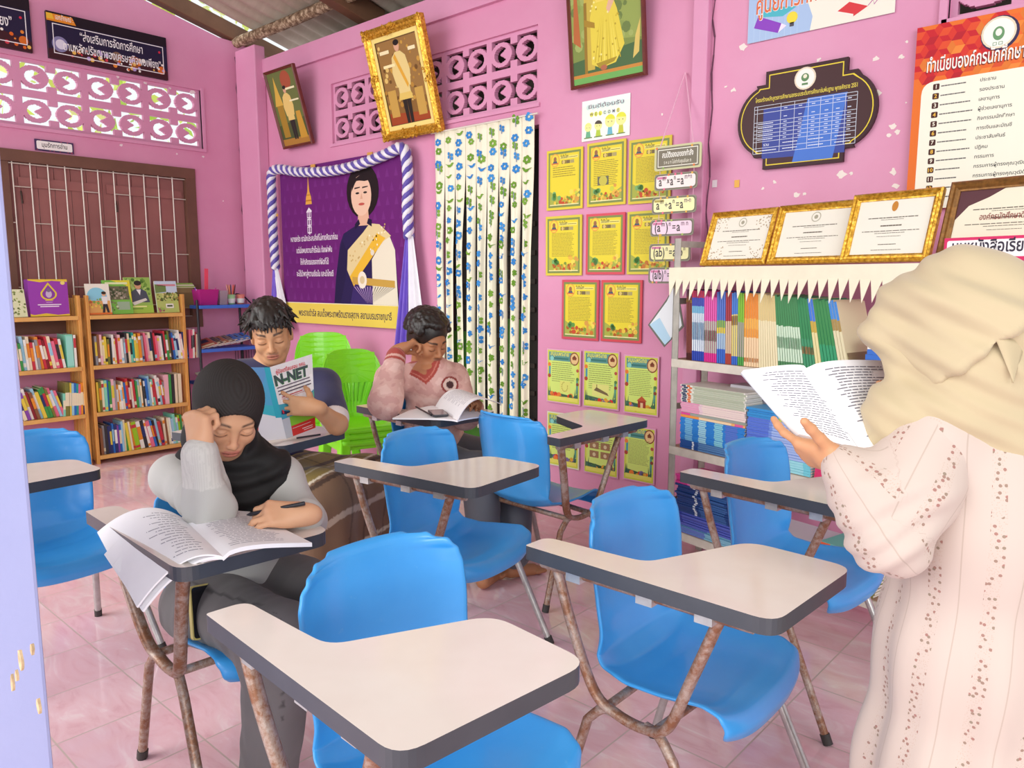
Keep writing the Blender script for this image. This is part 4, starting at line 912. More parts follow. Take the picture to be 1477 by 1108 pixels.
def pp1(p, w, h, f):
    p.rect(f, f, w - f, h - f, '#4f5a34', 1).poly([(f, h*.3), (w - f, h*.36), (w - f, h - f), (f, h - f)], '#6a7440', 1.4); p.disc(w*.62, h*.84, .07, '#a8543a', 1.7); p.rect(f, f, w - f, h*.12, '#b0803a', 2)
    p.poly([(w*.10, h*.55), (w*.36, h*.55), (w*.30, h*.72), (w*.24, h*.92), (w*.18, h*.72)], '#d8b04a', 2.5); p.rect(w*.14, h*.14, w*.34, h*.56, '#a8842f', 2.3)
    person_print(p, w, h, w*.52, h*.10, h*.78, '#e6c878', '#2f2a28', k=4); p.poly([(w*.66, h*.1), (w*.9, h*.1), (w*.84, h*.44), (w*.70, h*.44)], '#c89a3a', 3); p.rect(w*.56, h*.72, w*.86, h*.745, '#f2ecc0', 7).rect(w*.6, h*.57, w*.9, h*.59, '#f0eac0', 7)
portrait('narrow framed portrait of a figure in cream uniform beside the corner pilaster', -5.79, -5.37, 2.48, .60, 15.5, .022, m_darkw, pp1)
def pp2(p, w, h, f):
    p.rect(f, f, w - f, h - f, '#8a6434', 1).rect(f, h*.34, w - f, h - f, '#9a7440', 1.3); p.poly([(f, f), (w - f, f), (w - f, h*.2), (f, h*.24)], '#a04a28', 1.6); p.rect(f, f, w - f, h*.14, '#b03a2a', 2)
    r = random.Random(4)
    for i in range(60): p.disc(r.uniform(f, w - f), r.uniform(h*.25, h - f), r.uniform(.006, .018), r.choice(['#c89a44', '#6e4c24', '#b8883a', '#e0c070']), 2 + .1*(i % 8), n=8)
    p.rect(w*.2, h*.2, w*.34, h*.44, '#c8a050', 3).rect(w*.66, h*.18, w*.8, h*.42, '#c8a050', 3)
    person_print(p, w, h, w*.5, h*.13, h*.86, '#e6d08a', '#2c2622', k=4, sash='#e0a83a'); p.poly([(w*.40, h*.40), (w*.60, h*.40), (w*.62, h*.34), (w*.38, h*.34)], '#e2c468', 5); p.rect(w*.2, h*.76, w*.36, h*.79, '#f2e6b8', 7).rect(w*.68, h*.74, w*.8, h*.77, '#f2e6b8', 7).rect(w*.22, h*.64, w*.42, h*.665, '#f6e9b0', 7)
portrait('large ornate gilt framed portrait of a standing figure in front of the vent blocks', -4.455, -3.858, 2.387, .725, 14.5, .062, m_gilt, pp2)
def pp3(p, w, h, f):
    p.rect(f, f, w - f, h - f, '#7f9048', 1).poly([(f, h*.35), (w - f, h*.28), (w - f, h*.8), (w*.7, h*.95), (f, h*.9)], '#94a454', 1.4); p.poly([(f, f), (w - f, f), (w - f, h*.26), (f, h*.20)], '#4a6a40', 1.6); p.rect(f, f, w - f, h*.075, '#6fae5a', 2).rect(f, h*.075, w - f, h*.1, '#c8883a', 2.2)
    p.poly([(w*.24, h*.12), (w*.34, h*.12), (w*.36, h*.9), (w*.22, h*.88)], '#c8b048', 3); p.poly([(w*.30, h*.16), (w*.42, h*.12), (w*.62, h*.14), (w*.74, h*.26), (w*.66, h*.52), (w*.58, h*.66), (w*.36, h*.64), (w*.30, h*.5)], '#e2cf4a', 4)
    p.poly([(w*.38, h*.60), (w*.60, h*.60), (w*.58, h*.84), (w*.50, h*.88), (w*.42, h*.86)], '#ecd964', 4.4); p.poly([(w*.38, h*.82), (w*.42, h*.86), (w*.62, h*.62), (w*.58, h*.58)], '#f0e23a', 4.8); p.disc(w*.49, h*.945, .038, '#e0b494', 5, rz=.045).disc(w*.49, h*.975, .042, '#2a2220', 5.3, rz=.026)
    p.poly([(w*.60, h*.78), (w*.66, h*.62), (w*.55, h*.50), (w*.52, h*.54), (w*.58, h*.64)], '#e0b494', 5); p.poly([(w*.06, h*.35), (w*.16, h*.3), (w*.13, h*.7), (w*.09, h*.7)], '#b86a3a', 3); p.rect(w*.04, h*.7, w*.14, h*.78, '#d8b848', 3.2)
    r = random.Random(6)
    for i in range(50): p.disc(r.uniform(f, w - f), r.uniform(h*.28, h - f), r.uniform(.012, .03), r.choice(['#8a9c50', '#76883f', '#a2b064', '#6d8044']), 1.7 + .05*(i % 9), n=8)
    for i in range(9): x0_ = .34 + i*.042; p.poly([(w*x0_, h*.17), (w*(x0_ + .012), h*.17), (w*(.44 + i*.02), h*.5)], r.choice(['#c4ae34', '#b09a2c', '#efe26a']), 4.6)
    p.poly([(w*.36, h*.16), (w*.64, h*.18), (w*.60, h*.15), (w*.4, h*.12)], '#a8902a', 4.7); p.disc(w*.46, h*.12, .022, '#b06a4a', 4.9, rz=.014); p.poly([(w*.22, h*.5), (w*.36, h*.46), (w*.36, h*.42), (w*.22, h*.45)], '#a8862c', 5); p.poly([(w*.2, h*.1), (w*.24, h*.1), (w*.26, h*.62), (w*.22, h*.62)], '#96762a', 3.4)
    for i in range(40): p.disc(w*r.uniform(.3, .68), h*r.uniform(.2, .85), .006, r.choice(['#d0b83a', '#f2ea9a', '#b8a030']), 5 + .05*(i % 5), n=6)
    for x, z in ((.86, .86), (.9, .92), (.82, .9), (.87, .95)): p.disc(w*x, h*z, .022, '#d8708a', 5 + x)
    p.poly([(w*.84, h*.14), (w*.92, h*.18), (w*.95, h*.42), (w*.88, h*.3)], '#d8c068', 3)
portrait('framed picture of a seated lady in a yellow gown, above the welcome sheet', -2.79, -2.295, 2.475, .70, 6.0, .02, m_darkw, pp3)
# ---- the purple banner, its two-colour rope garland and tails
bx0, bx1, bz0, bz1 = -5.86, -4.22, 1.05, 2.315
o, p = panel('banner_board', 'big purple banner of a dark-haired lady in a cream shawl, with yellow caption strip', 'poster', (bx0, YB - .05, bz0), bx1 - bx0, bz1 - bz0, WB, .035, '#c9b8c8')
w, h = bx1 - bx0, bz1 - bz0; s0 = .17
p.rect(0, 0, w, h, '#6a2272', 1)
rr_ = random.Random(2)
for i in range(16):
    for j in range(11):
        x = .06 + i*.1 + (j % 2)*.05; z = s0 + .05 + j*.1
        if x < w - .03 and z < h - .03: p.poly([(x - .022, z - .03), (x + .022, z - .03), (x + .012, z), (x, z + .035), (x - .012, z)], '#742c7e', 1.6)
p.rect(0, 0, w, s0, '#e8cf5a', 2).rect(0, s0 - .006, w, s0, '#f4ecc8', 2.5)
p.text('พระราชดำรัส สมเด็จพระเทพรัตนราชสุดาฯ สยามบรมราชกุมารี', w*.5, .06, .075, '#3c3050', 4, w=1.22)
for i, (t_, ww) in enumerate((('หลายครั้ง เรามักประสบสิ่งที่ไม่คาดคิดมาก่อน', .66), ('แต่เมื่อพบความสำเร็จนั้น ต้องฝ่าฟัน', .5), ('ให้กำลังตนเองจากที่ผิดที่ได้', .4), ('จะได้นำพาสู่ความเชื่อมั่น และนำไทยดี', .52))): p.text(t_, .46, s0 + .50 - i*.095, .062, '#f3eaf4', 4, w=ww)
# crown-like finial with a monogram beneath
p.poly([(.365, .96), (.455, .96), (.445, 1.02), (.425, 1.06), (.418, 1.12), (.411, 1.22), (.404, 1.12), (.396, 1.06), (.376, 1.02)], '#e2a84a', 4).rect(.37, .985, .45, .995, '#b87a2a', 5).rect(.385, 1.03, .436, 1.037, '#b87a2a', 5)
for z in (.74, .80, .86): p.frame(.382, z - .01, .440, z + .045, .008, '#ece4f0', 4)
p.poly([(.372, .9), (.41, .935), (.452, .905), (.44, .895), (.41, .915), (.382, .892)], '#ece4f0', 4.4); p.rect(.405, .72, .417, .93, '#ece4f0', 4.2)
# figure
def L(pts, c, k): p.poly([(x*w, z*h) for x, z in pts], c, k)
L([(.44, .135), (.46, .30), (.50, .50), (.53, .56), (.62, .60), (.74, .60), (.84, .54), (.90, .46), (.93, .135)], '#2a2050', 4)
L([(.44, .135), (.49, .135), (.54, .30), (.55, .46), (.52, .52), (.49, .44), (.465, .30)], '#241c46', 4.4)
L([(.57, .135), (.93, .135), (.90, .26), (.60, .26)], '#3a2a68', 4.6)
for i in range(16): L([(.70 + .002*i, .14), (.60 + .02*i, .24), (.606 + .02*i, .24)], '#b89ac8', 5)
L([(.74, .135), (.92, .135), (.905, .45), (.86, .55), (.80, .48), (.74, .40)], '#e9e2cc', 5)
L([(.55, .34), (.60, .24), (.66, .34), (.82, .50), (.88, .53), (.80, .60), (.73, .61), (.68, .56), (.56, .46)], '#e2cf9a', 5.3)
L([(.57, .30), (.60, .24), (.64, .30), (.84, .52), (.78, .55)], '#e8b83a', 5.6)
for i in range(40):
    a = rr_.random(); x = .57 + .28*a; z = .40 + .16*a + rr_.uniform(-.05, .05); p.disc(x*w, z*h, .008, rr_.choice(['#c8a868', '#f4ecd0', '#d8b878']), 5.5 + .05*(i % 5), n=7)
L([(.59, .255), (.90, .235), (.90, .275), (.59, .30)], '#c8a04a', 6); p.disc(.665*w, .28*h, .055, '#efe6d6', 6.5, rz=.065); p.disc(.665*w, .28*h, .03, '#d8c49a', 6.8); p.disc(.745*w, .44*h, .022, '#e0d8c8', 6.5)
L([(.64, .60), (.73, .60), (.72, .70), (.65, .70)], '#e2b498', 5.8); L([(.62, .58), (.66, .61), (.65, .64), (.62, .61)], '#1e1838', 6); L([(.71, .61), (.745, .59), (.745, .63), (.72, .64)], '#1e1838', 6)
p.disc(.682*w, .80*h, .145*w*.82, '#1f1719', 5.0, rz=.19*h*.82); L([(.575, .74), (.60, .70), (.64, .69), (.64, .80), (.60, .86)], '#1f1719', 5.1); L([(.73, .69), (.77, .70), (.79, .76), (.77, .86), (.72, .80)], '#1f1719', 5.1)
p.disc(.672*w, .775*h, .075*w, '#eac4aa', 6, rz=.118*h); L([(.60, .86), (.68, .90), (.76, .86), (.70, .855), (.66, .862)], '#1f1719', 6.4); L([(.60, .80), (.615, .87), (.66, .88), (.63, .85)], '#1f1719', 6.5)
for x in (.645, .703): p.disc(x*w, .79*h, .014*w, '#2a2020', 6.6, rz=.006*h); L([(x - .022, .815), (x + .02, .82), (x + .02, .826), (x - .02, .824)], '#2a2020', 6.6)
L([(.664, .755), (.684, .755), (.676, .79)], '#d8a88c', 6.5); p.disc(.674*w, .725*h, .022*w, '#c0584e', 6.6, rz=.008*h)
p.build('print', o, m_gloss)
# twisted garland
def rope(path, r, turns, name, parent, c1, c2, c3=None):
    P = bez(path, 14); n = len(P); L_ = [0]
    for a, b_ in zip(P, P[1:]): L_.append(L_[-1] + (b_ - a).length)
    cols = (c1, c2); N = 4
    for s in range(N):
        pts = []
        for i in range(n):
            t_ = (P[min(i + 1, n - 1)] - P[max(i - 1, 0)]).normalized(); a = Vector((0, -1, 0)); b_ = t_.cross(a).normalized(); th = 2*PI*(turns*L_[i] + s/N)
            pts.append(P[i] + (a*math.cos(th) + b_*math.sin(th))*r*.62)
        MB().tube(pts, r*.62, 7).build('twisted_cloth', (c1, c2)[s % 2], parent)
m_gw = flat('white_satin', '#eceaf2', .45, var=.04, sheen=.3); m_gp = flat('purple_satin', '#5a4aa8', .45, var=.08, sheen=.3); m_gv = flat('violet_satin', '#7a5cd0', .45, var=.08, sheen=.3)
g = thing('cloth_garland', 'twisted purple and white cloth garland swagged round the purple banner', 'garland', (0, 0, 0))
yg = YB - .085
rope([(-5.93, yg, 1.50), (-5.945, yg, 1.8), (-5.94, yg, 2.1), (-5.93, yg, 2.29), (-5.80, yg, 2.315), (-5.5, yg, 2.265), (-5.1, yg, 2.235), (-4.75, yg, 2.245), (-4.4, yg, 2.29), (-4.26, yg, 2.315), (-4.20, yg, 2.27), (-4.18, yg, 2.1), (-4.19, yg, 1.9), (-4.18, yg, 1.70)], .034, 6.2, 'strand', g, m_gw, m_gp)
def tail(x, z1, z0, w0, w1, mat, dx, ph):
    def fn(u, v):
        q = u; w_ = w0 + (w1 - w0)*q; return (x + dx*q + (v - .5)*w_, yg + .02*math.sin(v*14 + ph)*(.3 + q) - .012*q, z1 + (z0 - z1)*q)
    o = MB().grid(14, 26, fn).build('tail', mat, g); so = o.modifiers.new('s', 'SOLIDIFY'); so.thickness = .003
tail(-5.93, 1.52, .98, .04, .17, m_gw, .12, 0); tail(-5.95, 1.52, .98, .04, .10, m_gv, -.02, 2); tail(-4.17, 1.72, .90, .05, .20, m_gw, .06, 1); tail(-4.20, 1.70, .90, .04, .13, m_gv, -.08, 2.4)
for x, z in ((-5.35, 2.30), (-4.62, 2.315), (-5.92, 1.95)): tag(MB().box((x - .03, yg + .015, z - .012), (x + .03, yg + .022, z + .012)).build('adhesive_tape', flat('brown_tape', '#d8a04a', .3)), f'strip of brown tape on the {"top edge of the purple banner near the corner" if x == -5.35 else "top edge of the purple banner above the lady" if x > -5 else "side edge of the purple banner"}', 'tape')
# ---- the flowered curtain
cur = thing('curtain', 'cream curtain printed with blue flowers and green birds in the doorway', 'curtain', (0, 0, 0))
m_cur = flat('cream_curtain', '#f3eed6', .8, var=.03); m_curp = vcol('curtain_print', .8)
CX0, CX1, CZ1, CZ0 = -3.955, -3.075, 2.385, .42
NS = 9; rc = random.Random(21); sw = (CX1 - CX0)/NS
strips = []
for i in range(NS):
    x0 = CX0 + i*sw; g0 = rc.uniform(.12, .34)*sw; strips.append((x0, sw, g0, rc.uniform(0, 6), rc.uniform(1.4, 2.0)))
def cur_fn(i, u, v):
    """u 0 top..1 bottom, v across strip i"""
    x0, w_, gap, ph, fr = strips[i]; op = max(0, min(1, (u - .10)/.35)); op = op*op*(3 - 2*op)
    ww = w_*(1.0 - (gap/w_ + .12)*op); xx = x0 + ww*v + gap*.35*op + .006*math.sin(5*u + ph)*op
    y = YB - .035 - .020*math.sin(PI*v)*(.3 + .7*op) - .007*math.sin(v*2*PI*fr + ph)*(.25 + op)
    return (xx, y, CZ1 + (CZ0 - CZ1)*u)
for i in range(NS):
    b = MB().grid(36, 16, lambda u, v: cur_fn(i, u, v))
    def dec(u, v, pts, c):
        q = []
        for du, dv in pts:
            X, Y, Z = cur_fn(i, u - dv/(CZ1 - CZ0), min(.98, max(.02, v + du/(sw*.8)))); q.append((X, Y - .0055, Z))
        b.add(q, [tuple(range(len(q)))], c, 1)
    def flower(u, v, r, c):
        a0 = rc.uniform(0, 1)
        for k in range(6):
            a = a0 + k*PI/3; cx_, cz = .62*r*math.cos(a), .62*r*math.sin(a)
            dec(u, v, [(cx_ + .36*r*math.cos(t_), cz + .36*r*math.sin(t_)) for t_ in [j*2*PI/8 for j in range(8)]], c)
    def bird(u, v, r, c, s):
        dec(u, v, [(s*r*x, r*z) for x, z in ((-1.3, .5), (-.7, .1), (-.3, -.45), (.3, -.5), (.8, -.05), (1.0, .45), (1.25, .5), (.95, .7), (.65, .6), (.3, .15), (-.3, .2))], c)
    def stem(u, v, r, c):
        dec(u, v, [(-.002, -r*1.6), (.002, -r*1.6), (.002, r), (-.002, r)], '#8a9ab0')
        for k in range(4): dec(u, v, [((.5 if k % 2 else -.5)*r + .38*r*math.cos(t_), r*(.9 - .5*k) + .5*r*math.sin(t_)) for t_ in [j*2*PI/8 for j in range(8)]], c)
    u = rc.uniform(.01, .05)
    while u < .98:
        for v in (rc.uniform(.36, .64),):
            c = rc.choice(['#2f86d0', '#2f86d0', '#3a92d8', '#6a9a2a', '#7aa838']); q = rc.random(); uu = u + rc.uniform(-.012, .012)
            if q < .45: flower(uu, v, rc.uniform(.020, .030), c)
            elif q < .66: bird(uu, v, rc.uniform(.020, .027), c, rc.choice([-1, 1]))
            else: stem(uu, v, rc.uniform(.018, .026), c)
        u += .036
    o = b.build('pleat', [m_cur, m_curp], cur); so = o.modifiers.new('s', 'SOLIDIFY'); so.thickness = .002
b = MB().tube([(CX0 - .03, YB - .04, CZ1 + .0), (CX1 + .03, YB - .04, CZ1 + .0)], .006, 8); b.build('curtain_wire', flat('white_wire', '#e4dcd0', .5), cur)
# ---- welcome sheet
o, p = panel('welcome_sheet', 'white welcome sheet with four drawn children\'s heads on the poster wall', 'poster', (-2.742, YB - .006, 2.188), .325, .222, WB, .003, '#f2f4ea')
p.rect(0, 0, .325, .222, '#f6f9ee', 1).rect(0, .19, .325, .222, '#eef6f4', 1.3)
for i, ch in enumerate('ย น ด ต อ น ร บ'.split()):
    x = .045 + i*.033; p.disc(x, .183, .014, '#cfe8e2', 2, n=14)
p.text('ยินดีต้อนรับ', .165, .176, .028, '#7a6f78', 3, w=.24)
for i, ch in enumerate('WELCOME'):
    x = .068 + i*.03; p.disc(x, .142, .013, ['#e8ea6a', '#dfe85a', '#e6ec50', '#d8ecd8', '#d8ecd8', '#d8e8ec', '#e8ea8a'][i], 2, n=14); p.text(ch, x, .135, .022, '#5f5048', 3)
for x, z, r, hc, bc in ((.045, .075, .024, '#e8ee8a', '#6ab48a'), (.115, .078, .026, '#4a4238', '#b4d040'), (.195, .092, .034, '#e4e83e', '#6ab8cc'), (.268, .094, .034, '#e4e83e', '#c8cc3a')):
    p.poly([(x - .018, .02), (x + .018, .02), (x + .012, z - r*.8), (x - .012, z - r*.8)], bc, 2); p.disc(x, z, r, '#f0f09a', 3); p.poly(disc(x, z + r*.1, r, r*.95, 14, .1, PI - .1), hc, 3.5)
    for s_ in (-1, 1): p.disc(x + s_*r*.35, z - r*.1, r*.09, '#5a5040', 4, n=8)
    p.rect(x - .028, .014, x + .028, .02, '#6a8a4a', 2.5)
p.build('print', o)
# ---- the fourteen poster sheets in card sleeves
def sheet_print(p, w, h, kind, r):
    if kind == 'y':
        p.rect(0, 0, w, h, '#7f8f52', 1).rect(.012, .012, w - .012, h - .012, '#e2cf34', 1.5); p.rect(.02, h*.05, w - .02, h*.95, '#e8d63c', 1.8)
        p.poly([(.012, h*.05), (w - .012, h*.05), (w - .012, h*.26), (w*.8, h*.2), (w*.5, h*.13), (w*.25, h*.22), (.012, h*.3)], '#a9b04a', 2)
        for i in range(26): p.disc(r.uniform(.03, w - .03), h*.06 + r.random()*h*.12, r.uniform(.006, .014), r.choice(['#b0602a', '#c8502f', '#d8b040', '#7f9a3a', '#c87a34', '#e8c84a']), 2.3 + .1*(i % 6), n=8)
        for i in range(8): p.disc(w*.8 + r.uniform(-.03, .035), h*.12 + r.random()*h*.18, r.uniform(.008, .016), r.choice(['#f0d85a', '#e8b84a', '#d8a04a', '#c8d048']), 2.9 + .1*(i % 4), n=9)
        for i in range(5): p.disc(.035 + r.random()*.05, h*.17 + r.random()*h*.08, .014, r.choice(['#5f9a4a', '#7ab06a']), 2.8, n=9)
        p.rect(.012, .012, w - .012, h*.055, '#efe9a8', 3); p.disc(w*.21, h*.855, .033, '#e8a04a', 3, rz=.038).disc(w*.21, h*.855, .028, '#e8d24a', 3.2, rz=.033).disc(w*.21, h*.875, .011, '#9a6a48', 3.5, rz=.014).poly([(w*.13, h*.80), (w*.29, h*.80), (w*.25, h*.85), (w*.17, h*.85)], '#4a5a6a', 3.4).rect(w*.11, h*.785, w*.31, h*.805, '#d8743a', 3.7)
        p.rect(w*.36, h*.865, w*.92, h*.915, '#f0e47a', 3); p.text('วันดินโลก', w*.38, h*.878, .028, '#4a4530', 4, w=w*.24, align='l'); p.lines(w*.64, w*.9, h*.875, h*.905, 1, '#6a6238', 4, th=.3)
        for k in range(3): p.rect(w*(.42 + k*.13), h*.78, w*(.54 + k*.13), h*.84, ('#5a4a30', '#7a6a4a', '#b0a46a')[k], 3.4)
        p.disc(w*.48, h*.81, .011, '#d8c070', 3.8, n=9)
    else:
        p.rect(0, 0, w, h, '#cfd84e', 1).rect(.010, .010, w - .010, h - .010, '#dbe46a', 1.5); p.rect(.02, .04, w - .02, h - .03, '#d4ea7c', 1.8)
        p.poly([(.01, h*.80), (w*.70, h*.80), (w*.78, h*.9), (w*.78, h - .01), (.01, h - .01)], '#5f9a92', 2); p.text('สมุนไพรไทย', w*.38, h*.90, .034, '#e6e26a', 3.5, w=w*.58, bold=.02); p.disc(w*.14, h*.84, .014, '#8ad0c8', 3); p.rect(w*.2, h*.83, w*.66, h*.865, '#3f7a74', 3)
        p.disc(w*.84, h*.86, .034, '#8a4a34', 3, rz=.04).disc(w*.84, h*.86, .028, '#e6c48a', 3.2, rz=.033).rect(w*.78, h*.84, w*.9, h*.87, '#8a4a34', 3.5).poly([(w*.76, h*.87), (w*.92, h*.87), (w*.84, h*.93)], '#7a3f2c', 3.5)
        for z, c in ((.72, '#e8823a'), (.50, '#b04a3a')): p.disc(w*.06, h*z, .012, c, 3)
        for z, c in ((.64, '#b85a4a'), (.48, '#5a8a4a'), (.38, '#8a4a3a')): p.disc(w*.94, h*z, .010, c, 3)
        p.rect(.01, h*.52, .024, h*.72, '#4a9ab0', 2.4).rect(w - .024, h*.2, w - .01, h*.5, '#5aa08a', 2.4)
        p.poly([(.01, .04), (w - .01, .04), (w - .01, h*.2), (w*.8, h*.12), (w*.5, h*.15), (w*.2, h*.10), (.01, h*.2)], '#5f8a6a', 2.5)
        for i in range(20): p.disc(r.uniform(.02, w - .02), h*.07 + r.random()*h*.09, r.uniform(.008, .018), r.choice(['#d8402f', '#e8803a', '#4a7a4a', '#7a6a9a', '#3f6a5a', '#e0a83a']), 3 + .1*(i % 6), n=9)
        for x in (.05, .1, .86, .92): p.poly([(w*x - .006, h*.1), (w*x + .006, h*.1), (w*x + r.uniform(-.01, .01), h*.3)], '#3f6a58', 3.2)
        p.rect(.01, .01, w - .01, .034, '#e4e06a', 3.8)
SH = [ # x0, x1, z0, z1, kind, card colour, detail, label
 (-2.995, -2.728, 1.816, 2.163, 'y', '#e2cf34', 5, 'yellow poster sheet with a short five-line text, beside the curtain in the top row'),
 (-2.695, -2.432, 1.819, 2.171, 'y', '#dcc838', 14, 'yellow poster sheet with a small melon photo below its text, top row'),
 (-2.414, -2.150, 1.816, 2.157, 'y', '#d8c43a', 18, 'yellow poster sheet partly behind the grey title plaque, top row'),
 (-2.999, -2.728, 1.43, 1.78, 'y', '#dccb3c', 17, 'yellow poster sheet on yellow card beside the curtain in the second row'),
 (-2.698, -2.432, 1.435, 1.778, 'y', '#d84a5a', 20, 'yellow poster sheet on red card in the second row, between two yellow-carded sheets'),
 (-2.414, -2.150, 1.434, 1.775, 'y', '#d8c83e', 17, 'yellow poster sheet partly behind the hanging formula cards, second row'),
 (-2.872, -2.603, 1.052, 1.405, 'y', '#d0485a', 16, 'yellow poster sheet on red card, curtain-side one of the pair in the third row'),
 (-2.584, -2.310, 1.053, 1.403, 'y', '#d44450', 19, 'yellow poster sheet on bright red card, rack-side one of the pair in the third row'),
 (-2.987, -2.726, .655, .987, 'g', '#e2a8c4', 10, 'green herb sheet with a faint wreath picture, beside the curtain in the fourth row'),
 (-2.706, -2.451, .655, .996, 'g', '#d8a0c0', 12, 'green herb sheet with a boat-like drawing under its text, fourth row'),
 (-2.418, -2.190, .651, .986, 'g', '#e0a4c2', 15, 'green herb sheet with a small red hut drawing at its foot, nearest the rack'),
 (-2.978, -2.731, .258, .596, 'g', '#dfe2c8', 12, 'green herb sheet beside the curtain in the lowest row, behind the chair tablet'),
 (-2.695, -2.447, .255, .586, 'g', '#d8a0c0', 8, 'green herb sheet with four small brown photos, lowest row'),
 (-2.413, -2.203, .262, .584, 'g', '#e0a4c2', 18, 'green herb sheet full of text, nearest the rack in the lowest row')]
for i, (x0, x1, z0, z1, kd, card, nl, lab) in enumerate(SH):
    w, h = x1 - x0, z1 - z0; r = random.Random(100 + i)
    o, _ = panel('poster_sheet', lab, 'poster', (x0, YB - .012, z0), w, h, WB, .006, card, group='poster sheets on the pink wall')
    o.rotation_euler = (math.radians(r.uniform(0, .5)), math.radians(r.uniform(-.4, .4)), 0)
    m = .014 if kd == 'y' else .008; p = Print(); sheet_print(p, w - 2*m, h - 2*m, kd, r); W_, H_ = w - 2*m, h - 2*m
    ink = '#a0913a' if kd == 'y' else '#9aa85c'
    zt_ = H_*.74 if kd == 'y' else H_*.78; zb_ = max(H_*.30, zt_ - nl*.0125)
    p.lines(W_*.14, W_*.86, zb_, zt_, nl, ink, 3.2, .38, r, ragged=W_*.12)
    if 'melon' in lab: p.rect(W_*.26, H_*.31, W_*.58, H_*.46, '#6a6a58', 5).disc(W_*.42, H_*.385, .028, '#c8c050', 5.5)
    if 'wreath' in lab: p.rect(W_*.4, H_*.2, W_*.72, H_*.42, '#dfe27a', 4); [p.disc(W_*.55 + .022*math.cos(a), H_*.31 + .028*math.sin(a), .004, '#b0a84a', 5, n=6) for a in [PI*.6 + k*.42 for k in range(12)]]
    if 'boat' in lab: p.rect(W_*.25, H_*.2, W_*.75, H_*.42, '#e2e486', 4).poly([(W_*.3, H_*.30), (W_*.75, H_*.22), (W_*.7, H_*.27), (W_*.38, H_*.36)], '#7a6a4a', 5).rect(W_*.38, H_*.33, W_*.40, H_*.41, '#6a5a3a', 5)
    if 'hut' in lab: p.rect(W_*.42, H_*.1, W_*.66, H_*.22, '#a03f30', 5).poly([(W_*.38, H_*.22), (W_*.7, H_*.22), (W_*.54, H_*.31)], '#c05a3a', 5.4).rect(W_*.5, H_*.1, W_*.58, H_*.19, '#e8c89a', 5.6)
    if 'four small' in lab:
        for a in (.16, .50):
            for c in (.30, .47): p.rect(W_*a, H_*c, W_*(a + .28), H_*(c + .13), '#a07a5a', 5).disc(W_*(a + .14), H_*(c + .06), .012, '#d8c8a0', 5.4, n=10)
    p.build('print', o, m_gloss, (m, 0, m))
# ---- formula plaques hung on pink strings
st = thing('hanging_plaque', 'dark grey title plaque of the hanging formula cards, on two pink strings', 'sign', (-2.165, 3.50, 1.955), (0, 0, math.radians(2)), 'formula cards on strings')
def plaque(o, w, h, edge, face, build):
    b = MB(); b.prism(rounded([(0, 0), (w, 0), (w, h), (0, h)], .018), -.002, .002, edge, fn=lambda x, z, y: (x, y, z)); b.build('card', m_gloss, o); p = Print(); p.y = -.002; build(p, w, h); p.build('lettering', o)
def t0(p, w, h):
    p.poly(rounded([(0, 0), (w, 0), (w, h), (0, h)], .015), '#c8c89a', 1).poly(rounded([(.012, .010), (w - .012, .010), (w - .012, h - .010), (.012, h - .010)], .01), '#77705e', 2).frame(.02, .018, w - .02, h - .018, .004, '#efeede', 3)
    p.text('สมบัติของเลขยกกำลัง', w/2, h*.52, .038, '#f6f4ea', 4, w=w*.66, bold=.02); p.text('ร ห น ก ไม่เท่ากับศูนย์และ ก', w/2, h*.26, .024, '#e6e2d0', 4, w=w*.58)
    for x, z, c in ((.05, .92, '#e07a3a'), (.2, .1, '#8ab04a'), (.8, .9, '#e0a83a'), (.85, .12, '#e07a3a')): p.disc(w*x, h*z, .006, c, 5, n=8)
plaque(st, .262, .122, '#8a8a74', '#77705e', t0)
b = MB().tube([(.03, 0, .118), (.088, .135, .50)], .003, 5).tube([(.215, 0, .118), (.09, .135, .50)], .003, 5); b.build('string', flat('pink_string', '#eab4cc', .6), st)
b = MB()
for x in (.03, .22): b.tube([(x, .004, -.45), (x, .004, 0)], .0015, 5)
b.build('ribbon', M['pink_string'], st)
FM = [('white', '#f3e6e2', [('a', 0), ('m', 1), ('×', 2), ('a', 0), ('n', 1), ('=', 2), ('a', 0), ('m+n', 1)], -2.16, 1.856, .24, .082, 'multiplying powers'),
      ('cream', '#f2efb4', [('a', 0), ('m', 1), ('÷', 2), ('a', 0), ('n', 1), ('=', 2), ('a', 0), ('m-n', 1)], -2.172, 1.738, .25, .086, 'dividing powers'),
      ('pink', '#f0d4e4', [('(a', 0), ('m', 1), (')', 0), ('n', 1), ('=', 2), ('a', 0), ('m n', 1)], -2.178, 1.626, .245, .084, 'a power of a power'),
      ('pale yellow', '#f0ecb0', [('(ab)', 0), ('n', 1), ('=', 2), ('a', 0), ('n', 1), ('b', 0), ('n', 1)], -2.182, 1.498, .235, .09, 'a product power'),
      ('lilac pink', '#eccfe4', [('(a/b)', 0), ('n', 1), ('=', 2), ('a', 0), ('n', 1), ('/b', 0), ('n', 1)], -2.184, 1.385, .225, .082, 'a quotient power')]
